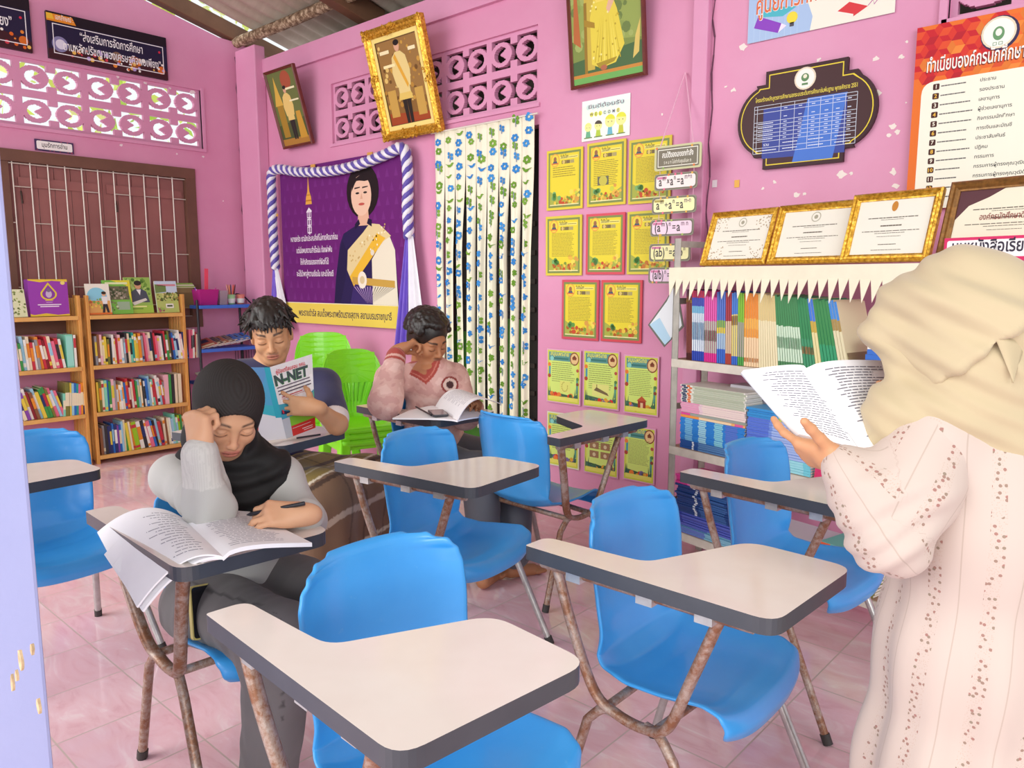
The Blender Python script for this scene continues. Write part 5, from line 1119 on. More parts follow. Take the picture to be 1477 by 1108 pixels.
for cn, fc, toks, x, z, w, h, say in FM:
    o = thing('hanging_plaque', f'{cn} hanging formula card showing {say}', 'sign', (x, 3.497, z), (0, 0, math.radians(2)), 'formula cards on strings')
    def bf(p, w, h):
        p.poly(rounded([(.004, .004), (w - .004, .004), (w - .004, h - .004), (.004, h - .004)], .02), '#6f6a58', 1).poly(rounded([(.010, .010), (w - .010, .010), (w - .010, h - .010), (.010, h - .010)], .018), fc, 2)
        wd = lambda s_, m: glyphs(s_, .02)[2]*{0: .066, 1: .036, 2: .05}[m] + (.012 if m == 2 else .004)
        tot = sum(wd(*q) for q in toks); g_ = min(1.0, (w - .05)/tot); tx = (w - tot*g_)/2
        for s_, m in toks:
            sc = {0: .066, 1: .036, 2: .05}[m]; zz_ = {0: h*.28, 1: h*.60, 2: h*.32}[m]
            p.text(s_, tx + (.006 if m == 2 else .001), zz_, sc, '#3c3638' if m != 1 or s_ in 'nm' else '#7a5a70', 4, align='l', bold=.012, w=glyphs(s_, .012)[2]*sc*g_*.94); tx += wd(s_, m)*g_
        for k in range(7): p.disc(w*(.05 + .9*rb.random()), rb.choice([.006, h - .006]), .006, rb.choice(['#e07a3a', '#e0b04a', '#a8c060', '#e86a8a']), 5, n=8)
        p.rect(.015, h - .026, .07, h - .014, '#d07aa0' if cn != 'cream' else '#b0a050', 3)
    plaque(o, w, h, '#8f8d7c', fc, bf)
tag(MB().prism([(0, .34), (.05, .11), (-.06, 0), (-.16, .11), (-.05, .25)], -.002, .002, '#6a6a60', fn=lambda x, z, y: (x, y, z)).prism([(-.008, .32), (.04, .115), (-.055, .012), (-.148, .112), (-.05, .235)], -.0035, -.002, '#e9eef2', fn=lambda x, z, y: (x, y, z)).prism([(-.148, .112), (-.07, .03), (-.055, .012), (-.02, .045), (-.09, .15)], -.004, -.0035, '#b4d8ee', fn=lambda x, z, y: (x, y, z)).build('fallen_card', m_paper, None, (-1.99, 3.45, 1.06), (0, 0, 0)), 'white cut-out card slipped down behind the rack post', 'card')
# ---- dark lobed curriculum plaque
o = thing('curriculum_plaque', 'dark brown lobed plaque with a blue timetable on the rack wall', 'sign', (-1.777, YB - .025, 1.93))
PW, PH = .646, .45
def lobed(i):
    a = disc(.15, PH*.5, .15 - i, .165 - i*.9, 16, PI*.62, PI*1.38); c = disc(PW - .15, PH*.5, .15 - i, .165 - i*.9, 16, -PI*.38, PI*.38)
    return [(.09 + i, PH*.87 - i), (.135 + i, PH*.87 - i), (.135 + i, PH - i), (PW - .135 - i, PH - i), (PW - .135 - i, PH*.87 - i), (PW - .09 - i, PH*.87 - i)][::-1] + a + [(.09 + i, PH*.13 + i), (.135 + i, PH*.13 + i), (.135 + i, i), (PW - .135 - i, i), (PW - .135 - i, PH*.13 + i), (PW - .09 - i, PH*.13 + i)] + c
MB().prism(lobed(0), 0, .022, '#3a2024', fn=lambda x, z, y: (x, y, z)).build('board', m_gloss, o)
p = Print()
p.poly(lobed(.002), '#3f2228', 1).poly(lobed(.016), '#e6cf3e', 2).poly(lobed(.021), '#462a2c', 3)
p.poly([(.13, .05), (PW*.8, .04), (PW*.8, .28), (.13, .28)], '#3c4a9a', 3.6); p.poly([(.28, .02), (PW*.72, .02), (PW*.8, .3), (.34, .3)], '#4a78d0', 4); 
p.disc(PW*.5, PH*.865, .05, '#e6d8c0', 5).disc(PW*.5, PH*.865, .043, '#f6f2ea', 5.5).disc(PW*.5, PH*.875, .018, '#5f8a5a', 6).disc(PW*.5, PH*.885, .009, '#f0e8d0', 6.4).rect(PW*.5 - .014, PH*.80, PW*.5 + .014, PH*.82, '#5f8a5a', 6)
p.text('โครงสร้างหลักสูตรการศึกษานอกระบบระดับการศึกษาขั้นพื้นฐาน พุทธศักราช 2551', PW*.5, PH*.70, .026, '#f0dc5a', 6, w=.47)
for x in (.085, .10, .215, .28, .345, .40, .455, .51, .56): p.rect(x - .001, .075, x + .001, .295, '#dfe6f4', 5)
for z in (.075, .10, .13, .148, .166, .184, .202, .22, .262, .28, .295): p.rect(.085, z - .001, .56, z + .001, '#dfe6f4', 5)
for k in range(5): p.lines(.105, .18, .133 + k*.018, .147 + k*.018, 1, '#d8e0f0', 6, .3)
for x in (.23, .30, .36, .42, .47, .52):
    for z in (.139, .157, .175, .193, .211, .235, .272): p.rect(x, z - .002, x + .016, z + .002, '#d0daf0', 6)
for x in (.25, .37, .49):
    for z in (.088, .115): p.lines(x - .02, x + .05, z - .005, z + .005, 1, '#e8edf8', 6, .35)
p.text('รวม', .15, .108, .018, '#e8edf8', 6); p.lines(.1, .2, .082, .094, 1, '#e8edf8', 6, .35)
p.build('print', o, m_gloss)
# ---- blue and cream learning-centre banner at the top
o, p = panel('centre_banner', 'pale blue and cream banner with book drawings, cut by the top of the photo', 'sign', (-1.75, YB - .01, 2.53), .66, .42, WB, .004, '#e8ece8')
p.rect(0, 0, .66, .42, '#f2efe0', 1).poly([(0, 0), (.30, 0), (.31, .06), (.28, .14), (.2, .2), (.12, .42), (0, .42)], '#a9c4e8', 1.6)
for i in range(9): p.rect(.0 + i*.03, 0, .002 + i*.03, .15, '#bcd2ee', 1.9)
p.poly([(.03, .065), (.15, .02), (.165, .06), (.05, .115)], '#8a3ac0', 3).poly([(.15, .02), (.19, .045), (.165, .06)], '#efe6f6', 3.4).poly([(.05, .11), (.17, .09), (.235, .12), (.10, .145)], '#4ab8c8', 2.6); p.disc(.215, .075, .026, '#f0dc3a', 4).rect(.205, .036, .225, .054, '#4a4650', 4)
p.poly([(.41, .05), (.49, .02), (.55, .05), (.47, .085)], '#d83038', 3).poly([(.41, .05), (.49, .02), (.49, .03), (.41, .06)], '#f4efe4', 3.4); P_ = [(.55, .05), (.57, .07), (.575, .05), (.62, .10)]
for a, c in zip(P_, P_[1:]): p.poly([a, c, (c[0], c[1] + .004), (a[0], a[1] + .004)], '#b84a9a', 4)
p.text('ศูนย์การศึกษานอกระบบ', .04, .125, .11, '#fbf6ee', 4.5, w=.60, align='l', bold=.035); p.text('ศูนย์การศึกษานอกระบบ', .04, .125, .11, '#dd6a3a', 5, w=.60, align='l', bold=.012)
p.build('print', o)
# ---- the orange roster board
OW, OH = 1.0, .74
o, p = panel('roster_board', 'orange and cream numbered roster board above the certificates', 'sign', (-.99, YB - .03, 1.70), OW, OH, WB, .026, '#c8742c')
p.rect(0, 0, OW, OH, '#e8742a', 1); ro = random.Random(8)
hx = .055
for i in range(22):
    for j in range(4):
        cx_ = i*hx*.9; cz = OH - .02 - j*hx*.95 - (i % 2)*hx*.48; f = i/14
        pal = (['#c8202c', '#d8382c', '#e0502c', '#b81c2c'], ['#e86a2c', '#e07a30', '#d8502c', '#f08a3a'], ['#f0a040', '#f4b83a', '#e8902f', '#f0c84a'])[min(2, int(f*2 + ro.random()*.9))]
        pts = [(min(OW, max(0, cx_ + hx*.62*math.cos(a))), min(OH, cz + hx*.62*math.sin(a))) for a in [k*PI/3 for k in range(6)]]
        p.poly([pts[0], pts[1], pts[2], (cx_, min(OH, cz))] if True else pts, pal[0], 1.5 + .02*(i % 3)); p.poly([pts[2], pts[3], pts[4], (cx_, min(OH, cz))], pal[1], 1.56 + .02*(i % 3)); p.poly([pts[4], pts[5], pts[0], (cx_, min(OH, cz))], pal[2 + i % 2], 1.62 + .02*(j % 3))
p.poly(rounded([(.032, -.0), (OW, 0), (OW, .525), (.032, .515)], [.001, .001, .001, .05]), '#f6f4e2', 2.6)
p.poly([(.37, 0), (.42, .10), (.45, .16), (.6, .25), (.7, 0)], '#3f4fb0', 3)
p.disc(.30, .660, .066, '#3a2a50', 3).disc(.296, .663, .060, '#e8dcc0', 3.4).disc(.296, .663, .053, '#f6f6ee', 3.8).disc(.296, .66, .020, '#6a9a6a', 4.2, rz=.026).disc(.296, .664, .011, '#f2f2e8', 4.6, rz=.014).frame(.278, .616, .292, .628, .002, '#6a9a6a', 4.4).frame(.298, .616, .312, .628, .002, '#6a9a6a', 4.4)
p.text('ทำเนียบองค์กรนักศึกษา กศน.', .045, .552, .075, '#7a2a20', 4.0, w=.43, align='l', bold=.03); p.text('ทำเนียบองค์กรนักศึกษา กศน.', .047, .555, .075, '#fbf6ee', 4.6, w=.43, align='l', bold=.014)
ROLE = ['ประธาน', 'รองประธาน', 'เลขานุการ', 'ผู้ช่วยเลขานุการ', 'กิจกรรมนักศึกษา', 'การเงินและบัญชี', 'ประชาสัมพันธ์', 'ปฏิคม', 'กรรมการ', 'กรรมการผู้ทรงคุณวุฒิด้านการปกครอง', 'กรรมการผู้ทรงคุณวุฒิด้านภูมิปัญญา', 'ครูที่ปรึกษา', 'ครูที่ปรึกษา']
for i, rl in enumerate(ROLE):
    z = .484 - i*.0372
    p.poly(rounded([(.075, z - .004), (.099, z - .004), (.099, z + .020), (.075, z + .020)], .005), '#4a2420', 4).text(str(i + 1), .087, z + .001, .022, '#f4c04a' if i % 2 else '#f6eedc', 5, bold=.02)
    p.lines(.105, .105 + (.09, .09, .11, .12, .12, .105, .105, .12, .11, .09, .08, .115, .12)[i], z + .002, z + .014, 1, '#6a6664', 4, .38)
    p.text(rl, .245, z + .003, .019, '#3e3c40', 4, align='l', bold=.008)
p.build('print', o, m_gloss)
# ---- certificates leaning on the rack top
def cert(label, u0, u1, h, v, lean, fw, mat, deco, dark=False):
    w = u1 - u0; q = rw(u0, v, ztop + .008); o = thing('framed_certificate', label, 'certificate', q, (math.radians(-lean), 0, RA), 'framed certificates on the rack top')
    b = MB(); gframe(b, w, h, fw, .022); b.box((.002, 0, .002), (w - .002, .008, h - .002), '#5a4030'); b.build('frame', [mat], o)
    p = Print(); p.y = -.004; f = fw*.9; cw, ch = w - 2*f, h - 2*f
    p.rect(f, f, w - f, h - f, '#f1eee0' if not dark else '#f0ead2', 1)
    if deco == 'lace':
        for cx_, cz, sx, sz in ((f, f, 1, 1), (w - f, f, -1, 1), (w - f, h - f, -1, -1), (f, h - f, 1, -1)):
            for k in range(34): a, c = rb.random()**1.6*cw*.26, rb.random()**1.6*ch*.30; p.disc(cx_ + sx*(a + .003), cz + sz*(c + .003), .0032, '#b8a486', 2 + .05*(k % 5), n=6)
    if dark: p.poly([(f, h - f), (f + cw*.45, h - f), (f + cw*.30, h - f - ch*.14), (f + cw*.12, h - f - ch*.26), (f, h - f - ch*.5)], '#5a3038', 2)
    x = w/2; z1 = h - f
    if deco == 'lace2': p.disc(x, z1 - ch*.13, .012, '#c8842f', 3, rz=.02)
    else: p.disc(x if not dark else w - f - .05, z1 - ch*.15, .022, '#b8b4a0' if not dark else '#d8b84a', 3).disc(x if not dark else w - f - .05, z1 - ch*.15, .018, '#f0ede0', 3.3).disc(x if not dark else w - f - .05, z1 - ch*.15, .009, '#a8a490' if not dark else '#d8b84a', 3.6)
    for zf, hw, th in ((.32, .33, .02), (.36, .15, .01), (.46, .14, .028), (.56, .38, .016), (.60, .2, .012), (.66, .16, .01), (.80, .12, .016), (.90, .2, .012)):
        p.lines(x - cw*hw, x + cw*hw, z1 - ch*(zf + th), z1 - ch*zf, 1, '#6f675a', 3, .8)
    if dark: p.text('องค์กรนักศึกษาดีเด่น', x, z1 - ch*.5, .03, '#8a3a34', 4, w=cw*.5)
    p.build('paper', o); return o
cert('gilt framed cream certificate at the poster end of the rack top', .119, .484, .262, .06, 19, .028, m_gilt, 'lace')
cert('gilt framed white certificate with a round seal, second along the rack top', .498, .866, .262, .055, 18, .03, m_gilt, 'plain')
cert('gilt framed certificate with an orange drop emblem, third along the rack top', .854, 1.20, .275, .035, 17, .03, m_gilt, 'lace2')
m_wg = flat('brown_gilt', '#8a5f2c', .4, metal=.4, var=.35, scale=60)
cert('brown framed certificate with a dark torn-edge corner above the standing person', 1.215, 1.62, .29, .05, 17, .035, m_wg, 'plain', True)
o = thing('corner_label', 'magenta bordered textbook corner sign standing before the brown framed certificate', 'sign', rw(1.272, -.018, 1.465), (0, 0, RA))
MB().box((0, 0, 0), (.30, .006, .08), '#d81f62').build('board', m_gloss, o)
p = Print(); p.rect(0, 0, .30, .08, '#d81f62', 1).poly(rounded([(.01, .013), (.29, .013), (.29, .070), (.01, .070)], .008), '#f6f2f2', 2).text('มุมหนังสือเรียน', .15, .03, .056, '#2a2238', 3, w=.245, bold=.02); p.build('lettering', o)
# ---- scars in the paint and scraps of tape
def scar(x, z, r, n, wall='b'):
    pts = [(x + r*rb.uniform(.35, 1.1)*math.cos(a), z + r*.8*rb.uniform(.35, 1.1)*math.sin(a)) for a in [k*2*PI/n for k in range(n)]]
    return pts
scb = MB()
for px, py, r in ((1072, 68, .03), (1058, 130, .018), (1047, 125, .01), (1263, 85, .016), (1300, 82, .016), (1213, 252, .03), (1228, 250, .012), (1288, 248, .022), (1292, 268, .02), (1265, 135, .02), (1288, 182, .022), (1295, 190, .016), (1282, 195, .018), (1117, 263, .014), (1150, 281, .02), (1160, 280, .012), (1100, 272, .01), (955, 165, .01), (1178, 295, .008), (1308, 60, .008), (1307, 148, .006), (1180, 86, .014)):
    q = ony(px, py, YB - .0012); scb.prism(scar(q.x, q.z, r, 10), -.0006, .0, '#f0e4dc', fn=lambda x, z, y: (x, YB - .0008 + y, z))
for px, py, r in ((278, 133, .03), (352, 133, .03), (170, 111, .014), (210, 120, .018), (245, 127, .014), (175, 209, .016), (293, 226, .014), (255, 222, .012), (355, 250, .014), (322, 290, .01)):
    q = onx(px, py, XL + .0012); scb.prism(scar(q.y, q.z, r, 9), 0, .0006, '#f0dfe2', fn=lambda y, z, x: (XL + .0008 + x, y, z))
tag(scb.build('trim_6', m_paper), kind='structure')
for k, (px, py, c, cn) in enumerate(((1063, 265, '#e8b04a', 'small yellow'), (1031, 265, '#eadfe4', 'small white'))):
    q = ony(px, py, YB - .002); tag(MB().box((q.x - .013, -.001, q.z - .018), (q.x + .013, .001, q.z + .018), c).build('tape_scrap', m_paper, None, (0, YB - .003, 0), None), f'{cn} scrap of tape on the wall beside the rack', 'tape')
# ================================================================ people: smooth bodies grown from blended limbs
V = lambda *a: np.array(a if len(a) > 1 else a[0], float)
def pd(px, py, d): r = ray(px, py); t_ = d/math.hypot(r.x, r.y); return V(*(_C + r*t_))
def pz(px, py, z): return V(*onz(px, py, z))
def nrm(v): return v/np.linalg.norm(v)
class Body:
    """a signed field on a grid with extra-fine slabs; blended capsules and ellipsoids; meshed by surface nets"""
    def __init__(s): s.p = []
    def cap(s, a, b, ra, rb=None, k=.02, op='+', sq=None): s.p.append(('c', V(a), V(b), ra, ra if rb is None else rb, k, op, sq)); return s
    def chain(s, pts, rs, k=.02, op='+'):
        for a, b, ra, rb_ in zip(pts, pts[1:], rs, rs[1:]): s.cap(a, b, ra, rb_, k, op)
        return s
    def ell(s, c, ax, r, k=.02, op='+'): s.p.append(('e', V(c), np.array(ax, float), V(r), k, op)); return s
    def cut(s, pt, n, k=.0): s.p.append(('h', V(pt), nrm(V(n)), k)); return s      # removes the half space along n
    def bbox(s):
        lo = np.full(3, 9e9); hi = -lo
        for q in s.p:
            if q[0] == 'c' and q[6] == '+':
                r = max(q[3], q[4]); lo = np.minimum(lo, np.minimum(q[1], q[2]) - r); hi = np.maximum(hi, np.maximum(q[1], q[2]) + r)
            elif q[0] == 'e' and q[5] == '+':
                e = np.sqrt(((q[2]*q[3][:, None])**2).sum(0)); lo = np.minimum(lo, q[1] - e); hi = np.maximum(hi, q[1] + e)
        return lo - .03, hi + .03
    @staticmethod
    def axis(lo, hi, h, fine):
        out = [lo]
        while out[-1] < hi:
            x = out[-1]; st = h
            for a, b, hf in fine:
                if a - h*1.0 <= x <= b: st = min(st, hf)
            out.append(x + st)
        return np.array(out, np.float32)
    def mesh(s, h=.009, fine=()):
        """fine: list of (centre, half-size, cell)"""
        lo, hi = s.bbox(); ax = [s.axis(lo[i], hi[i], h, [(c[i] - r, c[i] + r, hf) for c, r, hf in fine]) for i in range(3)]
        n = [len(a) for a in ax]; D = np.full(n, .2, np.float32)
        def sub(lo_, hi_):
            ix = []
            for i in range(3):
                a = max(0, np.searchsorted(ax[i], lo_[i]) - 1); b = min(n[i], np.searchsorted(ax[i], hi_[i]) + 1); ix.append(slice(a, max(b, a + 1)))
            return tuple(ix)
        for q in s.p:
            if q[0] == 'h':
                X, Y, Z = np.meshgrid(*ax, indexing='ij', sparse=True); d = (X - q[1][0])*q[2][0] + (Y - q[1][1])*q[2][1] + (Z - q[1][2])*q[2][2]
                D = np.maximum(D, d.astype(np.float32)); continue
            if q[0] == 'c':
                _, a, b, ra, rb_, k, op, sq = q; m = max(ra, rb_) + k + .03; sl = sub(np.minimum(a, b) - m, np.maximum(a, b) + m)
                X, Y, Z = np.meshgrid(ax[0][sl[0]], ax[1][sl[1]], ax[2][sl[2]], indexing='ij', sparse=True)
                ba = b - a; L2 = max(ba @ ba, 1e-9); t_ = np.clip(((X - a[0])*ba[0] + (Y - a[1])*ba[1] + (Z - a[2])*ba[2])/L2, 0, 1)
                d = np.sqrt((X - a[0] - t_*ba[0])**2 + (Y - a[1] - t_*ba[1])**2 + (Z - a[2] - t_*ba[2])**2) - (ra + (rb_ - ra)*t_)
            else:
                _, c, A, r, k, op = q; m = max(r) + k + .03; sl = sub(c - m, c + m)
                X, Y, Z = np.meshgrid(ax[0][sl[0]], ax[1][sl[1]], ax[2][sl[2]], indexing='ij', sparse=True)
                loc = [((X - c[0])*A[i][0] + (Y - c[1])*A[i][1] + (Z - c[2])*A[i][2])/r[i] for i in range(3)]
                k0 = np.sqrt(loc[0]**2 + loc[1]**2 + loc[2]**2); k1 = np.sqrt((loc[0]/r[0])**2 + (loc[1]/r[1])**2 + (loc[2]/r[2])**2)
                d = k0*(k0 - 1)/np.maximum(k1, 1e-6)
            d = d.astype(np.float32); cur = D[sl]
            if op == '+':
                if k > 0: hh = np.maximum(k - np.abs(cur - d), 0)/k; D[sl] = np.minimum(cur, d) - hh*hh*k*.25
                else: D[sl] = np.minimum(cur, d)
            else:
                if k > 0: hh = np.maximum(k - np.abs(cur + d), 0)/k; D[sl] = np.maximum(cur, -d) + hh*hh*k*.25
                else: D[sl] = np.maximum(cur, -d)
        return Body.nets(D, ax)
    @staticmethod
    def nets(D, ax):
        ins = D < 0; nx, ny, nz = D.shape
        c = ins[:-1, :-1, :-1].astype(np.int8)
        for dx in (0, 1):
            for dy in (0, 1):
                for dz in (0, 1):
                    if dx or dy or dz: c = c + ins[dx:nx - 1 + dx, dy:ny - 1 + dy, dz:nz - 1 + dz]
        act = (c > 0) & (c < 8); idx = np.full(act.shape, -1, np.int64); I = np.argwhere(act); idx[act] = np.arange(len(I))
        acc = np.zeros((len(I), 3)); cnt = np.zeros(len(I))
        co = [(a, b, e) for a in (0, 1) for b in (0, 1) for e in (0, 1)]
        for p in co:
            for a_ in range(3):
                if p[a_]: continue
                q = list(p); q[a_] = 1
                i0, j0, k0 = I[:, 0] + p[0], I[:, 1] + p[1], I[:, 2] + p[2]; i1, j1, k1 = I[:, 0] + q[0], I[:, 1] + q[1], I[:, 2] + q[2]
                d0, d1 = D[i0, j0, k0], D[i1, j1, k1]; m = (d0 < 0) != (d1 < 0)
                t_ = np.where(m, d0/np.where(m, d0 - d1, 1), 0)
                P0 = np.stack([ax[0][i0], ax[1][j0], ax[2][k0]], 1); P1 = np.stack([ax[0][i1], ax[1][j1], ax[2][k1]], 1)
                acc += np.where(m[:, None], P0 + (P1 - P0)*t_[:, None], 0); cnt += m
        Vt = acc/np.maximum(cnt, 1)[:, None]; F = []
        for a_ in range(3):
            b_, c_ = (a_ + 1) % 3, (a_ + 2) % 3
            s0 = [slice(0, None)]*3; s1 = [slice(0, None)]*3; s0[a_] = slice(0, -1); s1[a_] = slice(1, None)
            A, B = ins[tuple(s0)], ins[tuple(s1)]; E = np.argwhere(A != B); fl = A[A != B]
            ok = (E[:, b_] > 0) & (E[:, c_] > 0) & (E[:, b_] < D.shape[b_] - 1) & (E[:, c_] < D.shape[c_] - 1); E, fl = E[ok], fl[ok]
            def cell(db, dc):
                q = E.copy(); q[:, b_] -= db; q[:, c_] -= dc; return idx[q[:, 0], q[:, 1], q[:, 2]]
            Q = np.stack([cell(1, 1), cell(0, 1), cell(0, 0), cell(1, 0)], 1); Q[~fl] = Q[~fl][:, ::-1]; F.append(Q)
        return Vt, np.concatenate(F)
def smooth_noise(P, sc, seed):
    r = np.random.RandomState(seed); out = np.zeros(len(P))
    for i in range(6): w_ = r.normal(0, sc, 3); out += np.sin(P @ w_ + r.uniform(0, 6.28))
    return out/6
def grown(name, body, base, parent, mat, h=.009, fine=(), paint=None, disp=None, extra=None):
    Vt, F = body.mesh(h, fine)
    if disp is not None:
        tri = Vt[F]; nn = np.cross(tri[:, 2] - tri[:, 0], tri[:, 3] - tri[:, 1]); N = np.zeros_like(Vt)
        for k in range(4): np.add.at(N, F[:, k], nn)
        N /= np.maximum(np.linalg.norm(N, axis=1), 1e-9)[:, None]; Vt = Vt + N*disp(Vt, N)[:, None]
    me = bpy.data.meshes.new(name); me.vertices.add(len(Vt)); me.vertices.foreach_set('co', (Vt - base).astype(np.float32).ravel())
    me.loops.add(F.size); me.loops.foreach_set('vertex_index', F.astype(np.int32).ravel()); me.polygons.add(len(F))
    me.polygons.foreach_set('loop_start', np.arange(0, F.size, 4, dtype=np.int32)); me.polygons.foreach_set('loop_total', np.full(len(F), 4, np.int32))
    me.update(calc_edges=True); me.polygons.foreach_set('use_smooth', np.ones(len(F), bool)); me.materials.append(mat)
    if paint is not None:
        cols = np.ones((len(Vt), 4), np.float32); cols[:, :3] = paint(Vt)
        me.color_attributes.new('col', 'FLOAT_COLOR', 'POINT').data.foreach_set('color', cols.ravel())
    if extra is not None: me.attributes.new('puv', 'FLOAT_VECTOR', 'POINT').data.foreach_set('vector', extra(Vt).astype(np.float32).ravel())
    me.validate(); o = bpy.data.objects.new(name, me); COL.objects.link(o); o.parent = parent; return o
class Head:
    def __init__(s, c, f, up=(0, 0, 1), roll=0, sc=1.0, fem=False):
        s.fem = fem
        s.c = V(c); s.f = nrm(V(f)); u = V(up) - s.f*(V(up) @ s.f); s.u = nrm(u); s.l = np.cross(s.u, s.f)
        if roll: cr, sr = math.cos(roll), math.sin(roll); s.l, s.u = s.l*cr + s.u*sr, s.u*cr - s.l*sr
        s.s = sc; s.A = [s.f, s.l, s.u]
    def P(s, a, b, c): return s.c + (s.f*a + s.l*b + s.u*c)*s.s
    def loc(s, X): d = (X - s.c)/s.s; return d @ s.f, d @ s.l, d @ s.u
    def add(s, B, ears=True):
        S_ = s.s; P = s.P; A = s.A; e = lambda a, b, c, r, k=.02, op='+': B.ell(P(a, b, c), A, V(*r)*S_, k*S_, op)
        e(-.012, 0, .035, (.098, .074, .084)); j_ = .88 if s.fem else .94; e(.028, 0, -.012, (.062, .062*(.5 + .5*j_), .085), .03); e(.030, 0, -.062, (.052, .050*j_, .042), .03); e(.064, 0, -.094, (.021, .022*j_, .018), .025)
        B.cap(P(.080, -.036, .020), P(.080, .036, .020), .012*S_, .012*S_, .016*S_)
        for q in (-1, 1):
            e(.056, q*.040, -.028, (.030, .024, .028), .02)
            e(.098, q*.033, -.002, (.019, .021, .0135), .014, '-'); e(.076, q*.033, -.003, (.0165, .0185, .0135), .006)
            B.cap(P(.0, q*.055*j_, -.05), P(.055, q*.026*j_, -.09), .015*S_, .013*S_, .03*S_)
        g_ = .80 if s.fem else .95; B.cap(P(.085, 0, .012), P(.107 - .004*s.fem, 0, -.032), .0075*S_, .0100*S_*g_, .012*S_); e(.106 - .003*s.fem, 0, -.036, (.011, .0108*g_, .0095), .008)
        for q in (-1, 1): e(.095, q*.0118*g_, -.039, (.0105, .0072*g_, .007), .006)
        e(.080, 0, -.062, (.016, .030, .020), .015); e(.0925, 0, -.0605, (.010, .022, .0058), .006); e(.091, 0, -.0715, (.010, .0185, .0068), .006); e(.099, 0, -.0655, (.012, .022, .0016), .003, '-')
        if ears:
            for q in (-1, 1): e(-.008, q*.078, -.012, (.019, .010, .031), .010); e(-.002, q*.088, -.010, (.011, .006, .020), .006, '-')
        return s
    def paint(s, X, C, skin, lip, brow, moust=None, eye='#2a1c18'):
        a, b, c = s.loc(X); face = (a > .04) & (c > -.12) & (c < .07) & (np.abs(b) < .075)
        def blob(m, col, al=1.0):
            m = np.clip(m, 0, 1)[:, None]*al*face[:, None]; C[:] = C*(1 - m) + V(lin(col))*m
        sm = lambda x, w: np.clip(.5 - x/w, 0, 1)
        ab = np.abs(b)
        blob(sm(np.hypot((ab - .022)/.035, (c + .03)/.03) - 1, .8), '#c8705a' if moust is None else skin, .14)
        yb = .024 + .006*np.sin(np.clip((ab - .012)/.042, 0, 1)*2.2); blob(sm(np.abs(c - yb) - (.0032 if s.fem else .0052)*(1.25 - ab/.07), .004)*sm(np.abs(ab - .034) - .020, .006), brow, .92)
        ye = -.008 - .004*np.sin(np.clip((ab - .016)/.034, 0, 1)*PI); blob(sm(np.abs(c - ye) - .0018, .003)*sm(np.abs(ab - .033) - .0165, .004), eye, .95)
        blob(sm(np.abs(c - ye - .012) - .0008, .003)*sm(np.abs(ab - .033) - .015, .005), '#7a4a38', .5)
        ml = .0245*(1 - ((c + .0655)/.013)**2*.45)
        blob(sm(np.abs(c + .066) - .0115, .004)*sm(ab - ml, .005)*(a > .075), lip, .75); blob(sm(np.abs(c + .0655) - .0010, .0025)*sm(ab - .022, .004), '#5a2c28', .8)
        for q in (-1, 1): blob(sm(np.hypot(b - q*.0065, (c + .0455)*1.3) - .0028, .003)*(a > .09), '#5a3028', .8)
        if moust: blob(sm(np.abs(c + .0525) - .004, .004)*sm(ab - .024, .008)*(a > .07), moust, .55)
def hand(B, w, d, n, left, curl, sc=1.0, spread=.10, thumb=(.55, .55, .35, 20), fl=1.0):
    """w wrist, d direction to the knuckles, n palm normal; curl: per finger (mcp, pip, dip) in degrees"""
    d = nrm(V(d)); n = V(n); n = nrm(n - d*(n @ d)); s_ = np.cross(n, d) if left else np.cross(d, n); w = V(w); S_ = sc
    kn = []
    for j, o in enumerate((.029, .0095, -.010, -.028)):
        base = w + d*(.018*S_) + s_*(o*.62*S_); k = w + d*((.092, .096, .091, .083)[j]*S_) + s_*(o*S_) - n*(.002*S_); kn.append(k)
        B.cap(base, k, .0145*S_, .0118*S_, .016*S_)
    B.ell(w + d*.05*S_ + n*.006*S_, [d, s_, n], V(.046, .036, .015)*S_, .016*S_); B.cap(w - d*.02*S_, w + d*.03*S_, .0235*S_, .024*S_, .02*S_)
    rot = lambda v, ax_, t_: v*math.cos(t_) + np.cross(ax_, v)*math.sin(t_) + ax_*(ax_ @ v)*(1 - math.cos(t_))
    axb = np.cross(d, n)
    for j in range(4):
        cj = curl[j] if hasattr(curl[0], '__len__') else curl
        dir_ = nrm(d + s_*spread*(1.2, .35, -.45, -1.25)[j]); p = kn[j]; L_ = (1.0, 1.1, 1.03, .82)[j]; r = (.0094, .0096, .0090, .0080)[j]*fl; ang = 0
        for q, l in enumerate((.044, .027, .021)):
            ang += math.radians(cj[q]); e = p + rot(dir_, axb, ang)*l*L_*S_
            B.cap(p, e, r*(1.0, .95, .88)[q]*S_, r*(.95, .88, .78)[q]*S_, .005*S_ if q else .008*S_); p = e
    ta, tb, tc, bend = thumb; p = w + d*.022*S_ + s_*.020*S_ + n*.006*S_; td = nrm(d*ta + s_*tb + n*tc); m = p + td*.044*S_
    B.cap(p, m, .0150*S_, .0118*S_, .012*S_); axt = nrm(np.cross(td, nrm(d*.6 - s_*.5 + n*.4))); td2 = rot(td, axt, math.radians(bend)); e = m + td2*.033*S_; B.cap(m, e, .0112*S_, .0104*S_, .006*S_)
    td3 = rot(td2, axt, math.radians(bend*.8)); e2 = e + td3*.026*S_; B.cap(e, e2, .0104*S_, .0084*S_, .006*S_)
    return kn
m_skin = None
t = NT('skin'); a_ = t.n('VertexColor'); a_.layer_name = 'col'; t.base(a_.outputs[0]).set(.48, spec=.35); t.b.inputs['Subsurface Weight'].default_value = .08; t.b.inputs['Subsurface Radius'].default_value = (.01, .004, .002); m_skin = t.m
m_cloth = vcol('cloth', .85, .25, 900, sheen=.15)
